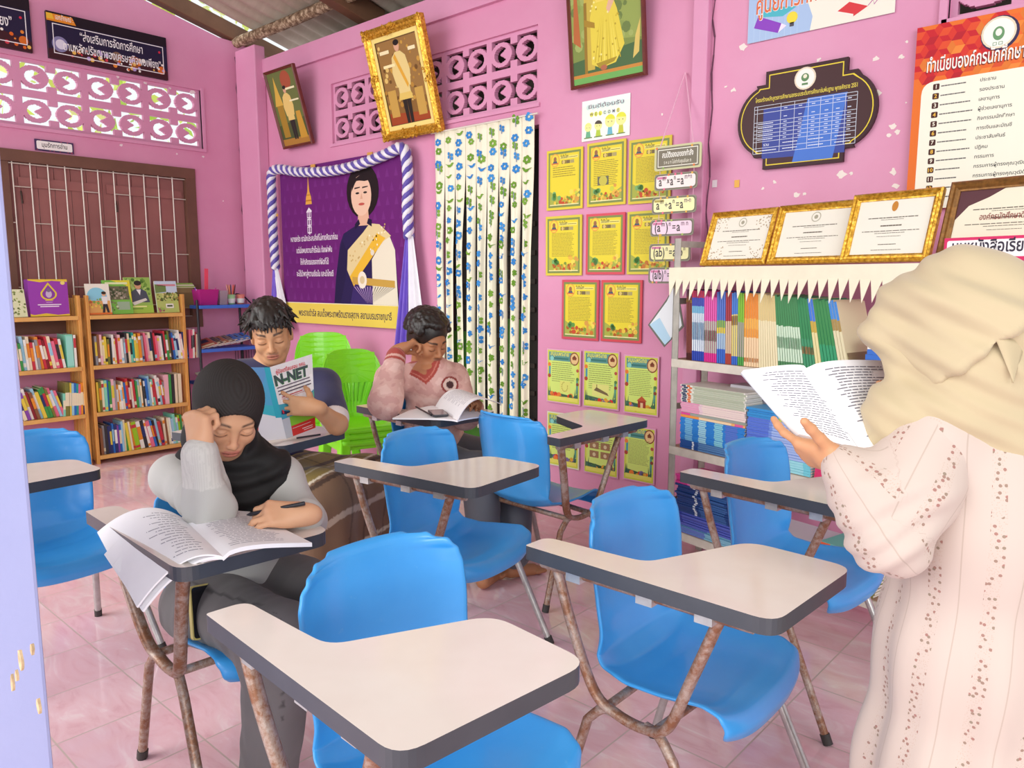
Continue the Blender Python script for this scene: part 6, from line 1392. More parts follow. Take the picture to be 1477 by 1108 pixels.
t = NT('hair'); co = t.coord(); n_ = t.noise(co, 60, 4, .6); t.base(t.ramp(n_, [(.3, '#15110f'), (.7, '#2c2420')])).set(.38, spec=.5); t.bump(t.noise(co, 240, 3), .35, .003); m_hair = t.m
def skinfn(head, skin, lip, brow, moust=None):
    def f(X):
        C = np.tile(V(lin(skin)), (len(X), 1)); C *= (1 + .05*smooth_noise(X, 22, 5))[:, None]; head.paint(X, C, skin, lip, brow, moust); return C
    return f
def solid(c, var=.04, sc=25, seed=1):
    def f(X): return np.tile(V(lin(c)), (len(X), 1))*(1 + var*smooth_noise(X, sc, seed))[:, None]
    return f
def seated(B, hips, chest, neck, shR, shL, r=1.0):
    """trunk blended from pelvis to neck"""
    B.ell(hips, np.eye(3), V(.13, .17, .11)*r, .05); B.chain([hips, (V(hips) + V(chest))/2, chest], [.125*r, .118*r, .125*r], .06)
    B.chain([V(shR), V(chest) + V(0, 0, .06), V(shL)], [.062*r, .085*r, .062*r], .06); B.cap(V(chest) + V(0, 0, .08), neck, .07*r, .05*r, .05); return B
def folds(amp, sc, seed): return lambda X, N: amp*smooth_noise(X*V(1, 1, .55), sc, seed) + amp*.5*smooth_noise(X, sc*2.3, seed + 1)
# ---------------------------------------------------------------- the person in the black headscarf
SK1 = '#d6a481'
gb = V(-2.0, 1.06, 0.0)
R1 = thing('person', 'person in black headscarf and grey sweater resting a fist on the temple', 'person', gb)
hd1 = Head(pd(328, 594, 2.17), (.84, -.24, -.52), roll=math.radians(-5), sc=1.0, fem=True)
hips1, chest1, neck1 = V(-2.06, 1.06, .50), V(-2.04, 1.05, .76), hd1.P(-.045, 0, -.10)
sR1, sL1 = pd(252, 690, 2.26), pd(404, 690, 2.22)
eR1, wR1 = pz(303, 738, .815), pd(290, 652, 2.03)
eL1, wL1 = pd(440, 752, 2.19), pz(441, 742, .812)
kR1, kL1 = V(-1.67, .97, .495), V(-1.65, 1.20, .50); aR1, aL1 = V(-1.755, .97, .09), V(-1.72, 1.19, .09)
hR1, hL1 = V(-2.07, .98, .49), V(-2.07, 1.15, .49)
B = Body(); seated(B, hips1, chest1, neck1, sR1, sL1, .86); B.cap(chest1 + V(0, 0, .10), hd1.P(-.02, 0, -.06), .05, .05, .03)
B.chain([sR1, eR1, wR1], [.045, .036, .027], .02); B.chain([sL1, eL1, wL1], [.045, .036, .027], .02)
B.chain([hR1, kR1, aR1], [.085, .055, .038], .03); B.chain([hL1, kL1, aL1], [.085, .055, .038], .03)
for a in (aR1, aL1): B.cap(a + V(0, 0, -.04), a + V(.14, -.01, -.06), .035, .026, .02)
hd1.add(B, ears=False)
upv = nrm(hd1.c - wR1)
hand(B, wR1, nrm(V(-.10, -.02, 1.0)), nrm(V(-.30, .95, 0.05)), False, (82, 95, 60), .98, .04, (.8, .15, .5, 30))
dL = nrm(V(-.35, -.72, .10)); hand(B, wL1, dL, nrm(V(-.55, .30, -.75)), True, ((48, 40, 20), (56, 48, 25), (30, 40, 22), (20, 38, 20)), .95, .08, (.75, .35, .55, 12))
grown('body', B, gb, R1, m_skin, .011, [(hd1.P(.05, 0, -.02), .10, .0028), (wR1 + V(0, 0, .06), .08, .0035), (wL1 + dL*.08, .10, .0035)], skinfn(hd1, SK1, '#b8605a', '#3a2a24'))
# sweater
GR = '#bbbab6'
B = Body(); seated(B, hips1 + V(0, 0, -.0), chest1, chest1 + V(-.02, 0, .12), sR1, sL1, 1.0); B.ell(hips1 + V(.0, 0, -.02), np.eye(3), V(.155, .195, .10), .05)
B.chain([sR1, eR1 + V(0, 0, .012), eR1 + (wR1 - eR1)*.35], [.058, .054, .054], .03); B.cap(eR1 + (wR1 - eR1)*.30, wR1 - (wR1 - eR1)*.02, .050, .046, .008)
B.chain([sL1, eL1, eL1 + (wL1 - eL1)*.80], [.062, .054, .046], .03)
B.cut(hips1 + V(.10, 0, -.02), (.35, 0, -1))
def sw(X):
    C = solid(GR, .05, 30, 3)(X); t_ = ((X - eR1) @ (wR1 - eR1))/((wR1 - eR1) @ (wR1 - eR1)); dist = np.linalg.norm(X - (eR1 + np.clip(t_, 0, 1.05)[:, None]*(wR1 - eR1)), axis=1)
    m = (t_ > .48) & (dist < .065); C[m] = V(lin('#cbc9c4')); ang = np.arctan2((X - wR1) @ V(1, 0, 0), (X - wR1) @ V(0, 1, 0)); C[m] *= (1 - .10*(np.sin(ang*46) > .4))[m][:, None]; return C
grown('sweater', B, gb, R1, m_cloth, .0075, [(wR1 - V(0, 0, .06), .07, .004)], sw, lambda X, N: .006*smooth_noise(X*V(1, 1, .6), 30, 3) + .0055*np.sin(((X - eR1) @ nrm(sR1 - eR1))*95 + 3*smooth_noise(X, 16, 8))*np.exp(-((np.linalg.norm(X - eR1, axis=1) - .09)/.07)**2))
# trousers
B = Body(); B.ell(hips1 + V(.0, 0, -.045), np.eye(3), V(.165, .20, .105), .04); B.chain([hR1 + V(0, -.01, 0), kR1, aR1 + V(.01, 0, .02)], [.112, .088, .078], .05); B.chain([hL1 + V(0, .01, 0), kL1, aL1 + V(.01, 0, .02)], [.112, .088, .078], .05)
def tr(X):
    C = solid('#6b6768', .07, 18, 8)(X); m = (np.abs(X[:, 1] - (hR1[1] - .085 + .05*np.clip((X[:, 0] - hR1[0])/.4, 0, 1))) < .003) & (X[:, 2] > .3); C[m] *= .45; return C
grown('trousers', B, gb, R1, m_cloth, .009, (), tr, folds(.006, 24, 11))
# headscarf: ribbed under-cap and draped shawl
def hijab(B, hd, grow=1.0, face=(.052, .062, .078), k=.02):
    e = lambda a, b, c, r, kk=.02, op='+': B.ell(hd.P(a, b, c), hd.A, V(*r)*hd.s*grow, kk, op)
    e(-.012, 0, .040, (.112, .090, .098)); e(.005, 0, -.030, (.088, .082, .095), .03); e(-.02, 0, -.085, (.085, .082, .06), .03)
    return e
B = Body(); e = hijab(B, hd1)
B.cap(hd1.P(-.02, 0, -.10), chest1 + V(.02, 0, .10), .085, .11, .04); B.chain([sR1 + V(.03, .05, .030), chest1 + V(.0, 0, .09), sL1 + V(.01, -.03, .03)], [.058, .105, .060], .05)
B.cap(chest1 + V(.05, .0, .06), chest1 + V(.13, .045, -.06), .10, .060, .05); B.cap(chest1 + V(.05, .05, .05), chest1 + V(.07, .10, -.05), .075, .045, .05)
e(.085, -.004, -.020, (.066, .0635, .083), .010, '-'); e(.11, 0, -.06, (.05, .052, .06), .012, '-')
def hj(X, N):
    a, b, c = hd1.loc(X); cap_ = np.clip((c - .01)/.03, 0, 1)
    return cap_*.0010*np.sin((c*1.0 + a*.55 - np.abs(b)*.35)*900) + (1 - cap_)*np.clip((-.06 - c)/.05, 0, 1)*(.006*np.sin(np.linalg.norm(X - hd1.P(.03, .03, .0), axis=1)*115 + 3*smooth_noise(X, 14, 4)) + .006*smooth_noise(X, 26, 9))
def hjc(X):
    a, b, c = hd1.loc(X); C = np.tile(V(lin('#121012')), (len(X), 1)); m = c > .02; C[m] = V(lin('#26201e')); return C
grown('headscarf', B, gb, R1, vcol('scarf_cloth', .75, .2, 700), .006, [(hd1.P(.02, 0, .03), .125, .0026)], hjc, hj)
q = pd(392, 664, 2.02); b = MB(); b.tube([V(*q) + V(0, .003*math.sin(i*1.3), .03 - .005*i) + .006*math.cos(i*1.3)*V(.5, .8, 0) for i in range(10)], .0018, 5)
# pen and phone
pc = pz(404, 733, .835); pv = V(*_R); o = MB().tube([tuple(pc - pv*.085 - V(0, 0, .018)), tuple(pc - pv*.075 - V(0, 0, .016)), tuple(pc + pv*.062 + V(0, 0, .012))], .005, 8, rs=[.001, .0055, .0055]).build('ballpoint_pen', flat('pen_black', '#26262c', .3)); tag(o, 'black ballpoint pen held over the open book on the tablet', 'pen')
ph = thing('smartphone', 'smartphone in a pale yellow case poking from the grey trouser pocket', 'phone', pd(291, 882, 2.12), (math.radians(75), math.radians(10), math.radians(100)))
MB().prism(rounded([(-.035, -.07), (.035, -.07), (.035, .07), (-.035, .07)], .012), -.005, .005, '#d8c87a').build('case', vcol('phone_case', .4), ph)
MB().prism(rounded([(-.031, -.066), (.031, -.066), (.031, .066), (-.031, .066)], .01), .005, .0065, '#1c1c22').build('screen', vcol('phone_glass', .1), ph)
# ---------------------------------------------------------------- the person with the exam booklet
SK2 = '#c8966f'
g2 = V(-3.08, 1.84, 0)
R2 = thing('person', 'person in navy shirt and checked brown sarong holding up a booklet', 'person', g2)
f2 = V(math.cos(.264), math.sin(.264), 0); l2 = V(-f2[1], f2[0], 0); c2 = V(-3.017, 1.804, 0)
W2 = lambda a, b, z: c2 + f2*a + l2*b + V(0, 0, z)
hd2 = Head(pd(391, 481, 3.52), (.80, -.52, -.30), roll=math.radians(6), sc=1.06)
hips2, chest2 = W2(-.08, 0, .52), W2(-.09, -.02, .87); neck2 = hd2.P(-.03, 0, -.11)
sR2, sL2 = pd(345, 545, 3.58), pd(466, 556, 3.50)
eL2, wL2 = pd(486, 612, 3.22), pd(456, 588, 3.12); eR2, wR2 = pd(325, 640, 3.35), pd(345, 615, 3.20)
B = Body(); seated(B, hips2, chest2, neck2, sR2, sL2, .98); B.cap(chest2 + V(0, 0, .10), hd2.P(-.02, 0, -.06), .055, .055, .03); hd2.add(B)
B.chain([sL2, eL2, wL2], [.052, .043, .028], .02); B.chain([sR2, eR2, wR2], [.052, .043, .028], .02)
kn2 = [W2(.36, -.13, .50), W2(.36, .16, .50)]
for q, kk in zip((-.09, .10), kn2): B.chain([W2(-.08, q, .49), kk, W2(.32, q*1.3, .09)], [.085, .06, .04], .03); B.cap(W2(.32, q*1.3, .05), W2(.46, q*1.4, .03), .036, .026, .02)
vl = V(*(-_R)); va = V(_F.x, _F.y, 0); hand(B, wL2, nrm(vl*1.0 + V(0, 0, .10) - va*.05), nrm(va + vl*.25), True, ((2, 16, 10), (8, 12, 6), (4, 14, 8), (12, 18, 8)), 1.0, .34, (.35, .55, .75, 10), .84)
hand(B, wR2, nrm(-vl*.6 + V(0, 0, .5)), nrm(va), False, (15, 20, 12), 1.0, .1)
grown('body', B, g2, R2, m_skin, .012, [(hd2.P(.03, 0, -.02), .125, .0032), (wL2 + vl*.10, .11, .0028)], skinfn(hd2, SK2, '#b0685a', '#2a1e1a', '#5a4032'))
B = Body(); seated(B, hips2 + V(0, 0, .02), chest2, chest2 + V(0, 0, .13), sR2, sL2, 1.14); tE = sL2 + (eL2 - sL2)*.86; B.chain([sL2, tE], [.072, .062], .04); tR = sR2 + (eR2 - sR2)*.8; B.chain([sR2, tR], [.078, .072], .04)
B.cut(hips2 + V(0, 0, -.03), (0, 0, -1)); B.cut(tE, nrm(eL2 - sL2)) if False else None
def nv(X):
    C = solid('#2b2a4e', .08, 20, 6)(X); t_ = ((X - sL2) @ nrm(eL2 - sL2)); L_ = np.linalg.norm(tE - sL2); d = np.linalg.norm(X - (sL2 + t_[:, None]*nrm(eL2 - sL2)), axis=1)
    C[(t_ > L_ - .005) & (d < .1)] = V(lin('#dcd2cf')); return C
grown('shirt', B, g2, R2, m_cloth, .0085, [(tE, .09, .005)], nv, folds(.006, 20, 14))
B = Body(); B.ell(hips2 + V(0, 0, -.03), np.eye(3), V(.17, .20, .12), .05)
for q, kk in zip((-.09, .10), kn2): B.chain([W2(-.08, q, .50), kk, W2(.33, q*1.2, .10)], [.125, .112, .115], .08)
B.cap(W2(.1, 0, .52), W2(.34, 0, .47), .10, .10, .08); B.cap(W2(.34, 0, .47), W2(.34, 0, .12), .10, .12, .08)
def sar(X):
    C = solid('#7a5c44', .06, 16, 2)(X); d = X - c2; a = d @ f2; bl = d @ l2; z = X[:, 2]
    s_ = a*.62 + (.60 - z)*.80 + .05*bl + .12; ol = (s_ < .345) | ((s_ > .70) & (s_ < .82)); C[ol] = V(lin('#8f7a3c'))
    for q, w_, c_ in ((.10, .005, '#c9bca2'), (.155, .010, '#4a3426'), (.18, .004, '#c9bca2'), (.26, .010, '#54402a'), (.29, .004, '#b8a888'), (.34, .005, '#d8cbb4'), (.365, .010, '#4a3426'), (.52, .011, '#b8a48e'), (.64, .006, '#c9bca2'), (.70, .01, '#4a3426')): C[np.abs(s_ - q) < w_] = V(lin(c_))
    for q in (-.12, .0, .13): m = (np.abs(bl - q) < .006); C[m] = C[m]*.6
    return C
grown('sarong', B, g2, R2, m_cloth, .007, (), sar, lambda X, N: .010*np.sin((X - c2) @ l2*42 + 2*smooth_noise(X, 9, 4))*np.clip((.56 - X[:, 2])/.2, .15, 1) + .004*smooth_noise(X, 26, 7))
def tufts(hd, n, seed, rows, curly):
    """hair: a cap of many overlapping locks"""
    r = np.random.RandomState(seed); B = Body(); S_ = hd.s; gq = 1.07 if curly else 1.0; e = lambda a, b, c, rr, k=.02, op='+': B.ell(hd.P(a, b, c), hd.A, V(*rr)*S_, k, op)
    e(-.022 + .006*curly, 0, .052, (.104*gq, .083*gq, .090*gq)); e(-.045, 0, -.005, (.070, .080, .07), .02)
    e(.10, 0, -.020, (.075, .078, .085), .012, '-'); e(.04, 0, -.085, (.11, .10, .065), .012, '-'); 
    for i in range(n):
        th = r.uniform(0, 2*PI); ph_ = math.acos(r.uniform(-.05, 1)); x = math.sin(ph_)*math.cos(th); y = math.sin(ph_)*math.sin(th); z = math.cos(ph_)
        if x > .55 and z < .55: continue
        if z < .1 and x > -.1: continue
        p = hd.P(-.022 + .006*curly + .104*x*gq*(1 + .05*curly), .083*y*gq*(1 + .05*curly), .052 + .090*z*gq*(1 + .05*curly))
        if curly: B.ell(p, np.eye(3), V(.0125, .0125, .0125)*S_*r.uniform(.7, 1.4), .001)
        else:
            dv = V(.9, (r.uniform(-.5, .5) + y*.4), -.25 - .5*abs(x)); q = hd.P(-.022 + .104*x + dv[0]*.05, .083*y + dv[1]*.05, .050 + .090*z + dv[2]*.035 - .012*(x > .2)); B.cap(p, q, .0095*S_, .0025*S_, .004)
    return B
B = tufts(hd2, 330, 3, 0, False)
for i in range(26):
    y = -.062 + i*.0048; B.cap(hd2.P(.078 - 6*y*y, y, .082), hd2.P(.099 - 9*y*y, y*1.05 + .006*math.sin(i*2.3), .046 + .012*math.sin(i*1.9)), .0075, .002, .004)
for q in (-1, 1): B.cap(hd2.P(.02, q*.078, .03), hd2.P(.02, q*.079, -.008), .009, .004, .006)
grown('hair', B, g2, R2, m_hair, .0045)
# ---------------------------------------------------------------- the person in the pale pink jersey
SK3 = '#b57c58'
g3 = V(-2.96, 2.68, 0)
R3 = thing('person', 'person in pale pink jersey with red collar, hand behind the ear', 'person', g3)
c3 = V(-2.887, 2.675, 0); W3 = lambda a, b, z: c3 + V(a, b, z)
hd3 = Head(pd(617, 491, 3.97), (.985, -.06, -.40), roll=math.radians(6), sc=1.06)
hips3, chest3 = W3(-.08, 0, .52), W3(-.07, -.01, .84)
sR3, sL3 = pd(563, 548, 4.0), pd(654, 545, 4.05)
eR3, wR3 = pz(556, 584, .81), pd(573, 506, 3.88); eL3, wL3 = pd(672, 600, 3.85), pd(686, 586, 3.75)
B = Body(); seated(B, hips3, chest3, hd3.P(-.03, 0, -.11), sR3, sL3, .98); B.cap(chest3 + V(0, 0, .10), hd3.P(-.02, 0, -.06), .055, .056, .03); hd3.add(B)
B.chain([sR3, eR3, wR3], [.05, .042, .028], .02); B.chain([sL3, eL3, wL3], [.05, .042, .028], .02)
kn3 = [W3(.36, -.10, .48), W3(.37, .14, .48)]; an3 = [W3(.46, -.10, .08), W3(.46, .04, .08)]
an3 = [pz(700, 826, .075), pz(742, 812, .075)]
for q, kk, aa in zip((-.09, .10), kn3, an3): B.chain([W3(-.08, q, .49), kk, aa], [.085, .06, .036], .03)
ft = [(pz(708, 836, .02), 0), (pz(752, 826, .02), 1)]
for aa, (tp, q) in zip(an3, ft):
    fd = nrm((tp - aa)*V(1, 1, 0)); sd = V(-fd[1], fd[0], 0); B.cap(aa + V(0, 0, -.035) - fd*.02, aa + fd*.10 + V(0, 0, -.05), .034, .028, .02)
    for j in range(5): o_ = (j - 2)*.015; b0 = aa + fd*.11 + sd*o_ + V(0, 0, -.055); B.cap(b0, b0 + fd*(.045 - .004*abs(j - (1 if q else 3))), .0115 if j != (0 if not q else 4) else .0135, .0095, .006)
hand(B, wR3, nrm(hd3.P(.0, -.09, -.0) - wR3), nrm(V(.45, .65, -.55)), False, ((35, 60, 40), (45, 65, 40), (50, 70, 40), (55, 70, 40)), 1.06, .05, (.7, .4, .4, 20))
hand(B, wL3, nrm(V(.5, -.55, .35)), nrm(V(-.2, -.5, -.8)), True, (30, 40, 25), 1.0, .08)
grown('body', B, g3, R3, m_skin, .012, [(hd3.P(.03, 0, -.02), .125, .0032), (wR3 + V(.03, .03, .03), .09, .004), (an3[0] + V(.08, -.02, -.04), .09, .005)], skinfn(hd3, SK3, '#9a5a50', '#201614', '#3a2820'))
B = Body(); seated(B, hips3 + V(0, 0, .02), chest3, chest3 + V(0, 0, .09), sR3, sL3, 1.12); B.chain([sR3, eR3 + V(0, 0, .01), wR3 - (wR3 - eR3)*.12], [.082, .075, .050], .04); B.chain([sL3, eL3, wL3 - (wL3 - eL3)*.2], [.08, .068, .05], .03)
nk = hd3.P(-.02, 0, -.10)
vn = pd(612, 521, 3.86); B.ell(vn, np.eye(3), V(.075, .058, .050), .02, '-')
def jer(X):
    C = solid('#d8aea6', .05, 30, 3)(X); n1 = smooth_noise(X, 38, 5) + .5*smooth_noise(X, 90, 9); C[n1 > .22] = V(lin('#cb9c96')); C[n1 < -.35] = V(lin('#e2beb6'))
    dw = ((X - eR3) @ nrm(wR3 - eR3)); Lw = np.linalg.norm(wR3 - eR3); dd = np.linalg.norm(X - (eR3 + dw[:, None]*nrm(wR3 - eR3)), axis=1); red = V(lin('#a8463c'))
    C[(dw > Lw*.74) & (dd < .075)] = red; m = (np.abs(dw - Lw*.81) < .007) & (dd < .075); C[m] = V(lin('#d8a89c'))
    fr = X[:, 0] > chest3[0] - .02; vt = pd(613, 547, 3.86); la = (X - vt) @ V(.06, .998, 0); vd = (np.abs(la - .1*(X[:, 2] - vt[2]))*1.25 - (X[:, 2] - vt[2]))/1.6
    C[fr & (vd < .016)] = red; m = fr & (np.abs(vd - .004) < .0022); C[m] = V(lin('#c8786a')); C[fr & (vd < -.012)] = V(lin(SK3))
    ring = np.linalg.norm((X - nk)*V(1, 1, .8), axis=1); C[(ring < .090) & (X[:, 2] > chest3[2] + .10) & ~(fr & (vd < -.012))] = red
    e_ = pd(649, 555, 3.9); ray_ = nrm(e_ - V(0, 0, CAMH)); w_ = X - V(0, 0, CAMH); perp = np.linalg.norm(w_ - (w_ @ ray_)[:, None]*ray_, axis=1); fr = (X[:, 0] > chest3[0] + .03)
    C[(perp < .044) & fr] = V(lin('#8e2f2c')); C[(perp < .034) & fr] = V(lin('#e8cfc4')); C[(perp < .019) & fr] = V(lin('#4a2a2c')); return C
grown('jersey', B, g3, R3, m_cloth, .0075, [(chest3 + V(.1, .03, .08), .10, .005), (wR3 - V(0, 0, .03), .06, .005)], jer, folds(.006, 24, 21))
B = Body(); B.ell(hips3 + V(0, 0, -.035), np.eye(3), V(.165, .195, .11), .04)
for q, kk, aa in zip((-.09, .10), kn3, an3): B.chain([W3(-.08, q, .49), kk, aa + V(0, 0, .05)], [.115, .092, .075], .05)
grown('trousers', B, g3, R3, m_cloth, .010, (), solid('#5f6068', .07, 18, 8), folds(.006, 22, 31))
grown('hair', tufts(hd3, 900, 9, 0, True), g3, R3, m_hair, .0045)
# ---------------------------------------------------------------- the standing person in the cream headscarf
t = NT('floral_stripe_cloth'); at = t.n('Attribute'); at.attribute_name = 'puv'; sp = t.n('SeparateXYZ'); t.l(at.outputs['Vector'], sp.inputs[0])
uu = t.math('FRACT', t.math('DIVIDE', sp.outputs[0], .088)); cb = t.n('CombineXYZ'); t.l(sp.outputs[0], cb.inputs[0]); t.l(sp.outputs[1], cb.inputs[1])
def vor(scale, thr):
    v = t.n('TexVoronoi'); v.voronoi_dimensions = '2D'; v.inputs['Scale'].default_value = scale; t.l(cb.outputs[0], v.inputs['Vector'])
    sc_ = t.n('SeparateColor'); t.l(v.outputs['Color'], sc_.inputs[0]); return t.math('MULTIPLY', t.math('LESS_THAN', v.outputs['Distance'], thr), t.math('GREATER_THAN', sc_.outputs[0], .35)), sc_
band = t.math('LESS_THAN', t.math('ABSOLUTE', t.math('SUBTRACT', uu, .36)), .13); d1, sc1 = vor(95, .26); d2, _ = vor(260, .22)
line = t.math('LESS_THAN', t.math('ABSOLUTE', t.math('SUBTRACT', uu, .82)), .012)
dens = t.math('GREATER_THAN', t.noise(cb.outputs[0], 16, 2), .36)
base_ = t.mix(t.math('MULTIPLY', line, .35), rgba('#c5b4aa'), rgba('#94806f')); base_ = t.mix(t.math('MULTIPLY', t.math('MULTIPLY', d2, band), .5), base_, rgba('#b89884'))
t.base(t.mix(t.math('MULTIPLY', t.math('MULTIPLY', d1, band), dens), base_, t.mix(sc1.outputs[1], rgba('#a0726a'), rgba('#8f7f6e')))).set(.85, sheen=.1); m_dress = t.m
SK4 = '#cf976f'
g4 = V(-.33, 1.57, 0)
R4 = thing('person', 'standing person in cream headscarf and pale patterned robe reading a book', 'person', g4)
F4, L4 = V(-1, 0, 0), V(0, -1, 0)
hd4 = Head(pd(1374, 487, 1.62), (-.86, .10, -.42), roll=0, sc=1.0)
ax4 = lambda px, py: pd(px, py, 1.62)
sL4 = pd(1350, 632, 1.55); sR4 = sL4 + V(.02, .34, .0); ch4 = (sL4 + sR4)/2 + V(.03, 0, -.09)
eL4, wL4 = pd(1283, 764, 1.47), pd(1216, 668, 1.48)
eR4, wR4 = sR4 + V(-.10, .03, -.24), pd(1325, 645, 1.68)
B = Body(); B.chain([V(-0.283, 1.653, .80), ch4], [.115, .12], .05); B.ell(V(-0.273, 1.653, .80), np.eye(3), V(.13, .16, .12), .05); B.chain([sR4, ch4 + V(0, 0, .05), sL4], [.055, .08, .055], .05)
B.cap(ch4 + V(0, 0, .06), hd4.P(-.03, 0, -.07), .06, .052, .04); hd4.add(B, ears=False)
B.chain([sL4, eL4, wL4], [.044, .036, .026], .02); B.chain([sR4, eR4, wR4], [.044, .036, .026], .02)
for q in (-.09, .09): B.chain([V(-0.273, 1.653 + q, .80), V(-0.293, 1.653 + q, .44), V(-0.273, 1.653 + q, .08)], [.085, .058, .04], .03); B.cap(V(-0.263, 1.653 + q, .045), V(-0.413, 1.653 + q, .03), .038, .028, .02)
dh = nrm(pd(1164, 652, 1.525) - wL4); nh = nrm(V(_F.x, _F.y, 0)*.85 + V(0, 0, .45))
hand(B, wL4, dh, nh, True, ((14, 12, 6), (40, 24, 12), (46, 28, 14), (50, 30, 16)), .90, .10, (.20, 1.0, -.10, -4))
hand(B, wR4, nrm(V(-.25, -.1, .9)), nrm(V(-.3, -1, .3)), False, (25, 30, 20), .95, .06)
grown('body', B, g4, R4, m_skin, .013, [(hd4.P(.03, 0, -.02), .12, .004), (wL4 + dh*.08, .11, .003)], skinfn(hd4, SK4, '#b8605a', '#3a2a24'))
# robe
def axp(z): # axis and half-widths of the robe at height z
    return V(-.315 - .02*(z < .6), 1.60, z)
B = Body(); B.chain([sR4, ch4 + V(0, 0, .05), sL4], [.075, .11, .078], .06)
B.chain([ch4, V(-0.263, 1.633, .92), V(-0.268, 1.633, .70), V(-0.278, 1.633, .45), V(-0.278, 1.633, .16)], [.145, .155, .165, .172, .185], .06)
B.ell(V(-0.263, 1.633, 1.0), np.eye(3), V(.165, .17, .2), .06)
B.cut(V(0, 0, .06), (0, 0, -1))
def uvr(X): d = X - V(-0.273, 1.633, 0); a = np.arctan2(d[:, 1], d[:, 0]); return np.stack([a*.17 + .015*np.sin(X[:, 2]*5), X[:, 2], 0*a], 1)
def robe_d(X, N): d = X - V(-0.273, 1.633, 0); a = np.arctan2(d[:, 1], d[:, 0]); low = np.clip((1.0 - X[:, 2])/.6, 0, 1); return .009*low*np.sin(a*7 + 2.2*X[:, 2] + 1.2) + .006*low*np.sin(a*13 - 3*X[:, 2]) + .004*smooth_noise(X*V(1, 1, .5), 16, 3)
rb_o = grown('robe', B, g4, R4, m_dress, .010, (), None, robe_d, uvr)
def sleeve(s_, e_, w_, nm):
    B = Body(); m1 = s_ + (e_ - s_)*.5; B.chain([s_, m1, e_ + V(0, 0, -.004), e_ + (w_ - e_)*.5, w_ - (w_ - e_)*.14], [.078, .078, .068, .056, .047], .035); B.cap(w_ - (w_ - e_)*.13, w_ - (w_ - e_)*.02, .040, .036, .01)
    def uvs(X):
        ua, ub2 = nrm(e_ - s_), nrm(w_ - e_); t1 = (X - s_) @ ua; t2 = (X - e_) @ ub2; up_ = t1 < np.linalg.norm(e_ - s_)*.97; up_ = up_ & ~((t2 > .05) & (np.linalg.norm(X - e_ - t2[:, None]*ub2, axis=1) < np.linalg.norm(X - s_ - t1[:, None]*ua, axis=1)))
        p1 = nrm(np.cross(ua, V(.3, -.9, .3))); q1 = np.cross(ua, p1); p2 = nrm(np.cross(ub2, V(.3, -.9, .3))); q2 = np.cross(ub2, p2)
        a1 = np.arctan2((X - s_) @ q1, (X - s_) @ p1)*.072; a2 = np.arctan2((X - e_) @ q2, (X - e_) @ p2)*.058
        return np.stack([np.where(up_, a1, a2), np.where(up_, t1, t2 + .3), 0*a1], 1)
    return grown(nm, B, g4, rb_o, m_dress, .007, (), None, lambda X, N: .0045*smooth_noise(X, 34, 5) + .004*np.sin(((X - e_) @ nrm(w_ - e_))*150 + 2*smooth_noise(X, 20, 2))*np.exp(-((np.linalg.norm(X - e_, axis=1) - .05)/.06)**2), uvs)
sleeve(sL4, eL4, wL4, 'sleeve'); sleeve(sR4, eR4, wR4, 'sleeve')
# headscarf with brim, wrap, shoulder cape and back knot
B = Body(); e = lambda a, b, c, r, kk=.02, op='+': B.ell(hd4.P(a, b, c), hd4.A, V(*r), kk, op)
e(-.015, 0, .040, (.125, .102, .108)); e(-.01, 0, -.03, (.11, .098, .11), .03); e(-.08, .0, -.01, (.085, .085, .085), .04)
B.cap(hd4.P(.085, -.05, .062), hd4.P(.085, .05, .062), .030, .030, .05); e(.115, 0, .050, (.03, .055, .022), .03)
for q in (-1, 1): B.chain([hd4.P(.10, q*.058, .045), hd4.P(.075, q*.078, -.03), hd4.P(.035, q*.05, -.11)], [.020, .022, .03], .03)
B.chain([hd4.P(-.03, 0, -.08), ch4 + V(-.01, 0, .10)], [.105, .13], .05); B.chain([sR4 + V(0, -.01, .03), ch4 + V(.0, 0, .11), sL4 + V(.01, .03, .035)], [.07, .12, .078], .05)
B.chain([hd4.P(.03, .02, -.12), pd(1296, 610, 1.56), pd(1272, 660, 1.56)], [.065, .060, .022], .04)
B.chain([pd(1400, 600, 1.60), pd(1455, 640, 1.62), pd(1490, 690, 1.66)], [.10, .095, .075], .05); B.cap(pd(1440, 560, 1.64), pd(1500, 650, 1.72), .11, .10, .05)
B.ell(pd(1440, 505, 1.60), np.eye(3), V(.05, .045, .055), .02); B.chain([pd(1428, 490, 1.55), pd(1445, 530, 1.535), pd(1452, 550, 1.535)], [.022, .018, .005], .012)
e(.105, 0, -.022, (.075, .058, .078), .012, '-'); e(.13, 0, -.08, (.07, .055, .07), .02, '-')
fd_ = nrm(hd4.P(-.08, .09, -.10) - hd4.P(.06, .06, .08))
def hj4(X, N):
    a, b, c = hd4.loc(X); w_ = np.clip((c + .25)/.3, 0, 1)
    return .0075*w_*np.sin((a*.75 - c*.95)*58 + 1.5*smooth_noise(X, 9, 3)) + .0025*np.sin((a*.9 - c*.7)*140 + 2*smooth_noise(X, 12, 6)) + .003*smooth_noise(X, 20, 8)
grown('headscarf', B, g4, R4, vcol('cream_scarf', .8, .15, 1200, sheen=.25), .007, [(hd4.P(0, 0, 0), .14, .005)], solid('#bcab8a', .02, 12, 2), hj4)
B = Body(); e = lambda a, b, c, r, kk=.02, op='+': B.ell(hd4.P(a, b, c), hd4.A, V(*r) + .007, kk, op)
e(-.015, 0, .040, (.125, .102, .108)); e(-.01, 0, -.03, (.11, .098, .11), .03); e(-.08, .0, -.01, (.085, .085, .085), .04)
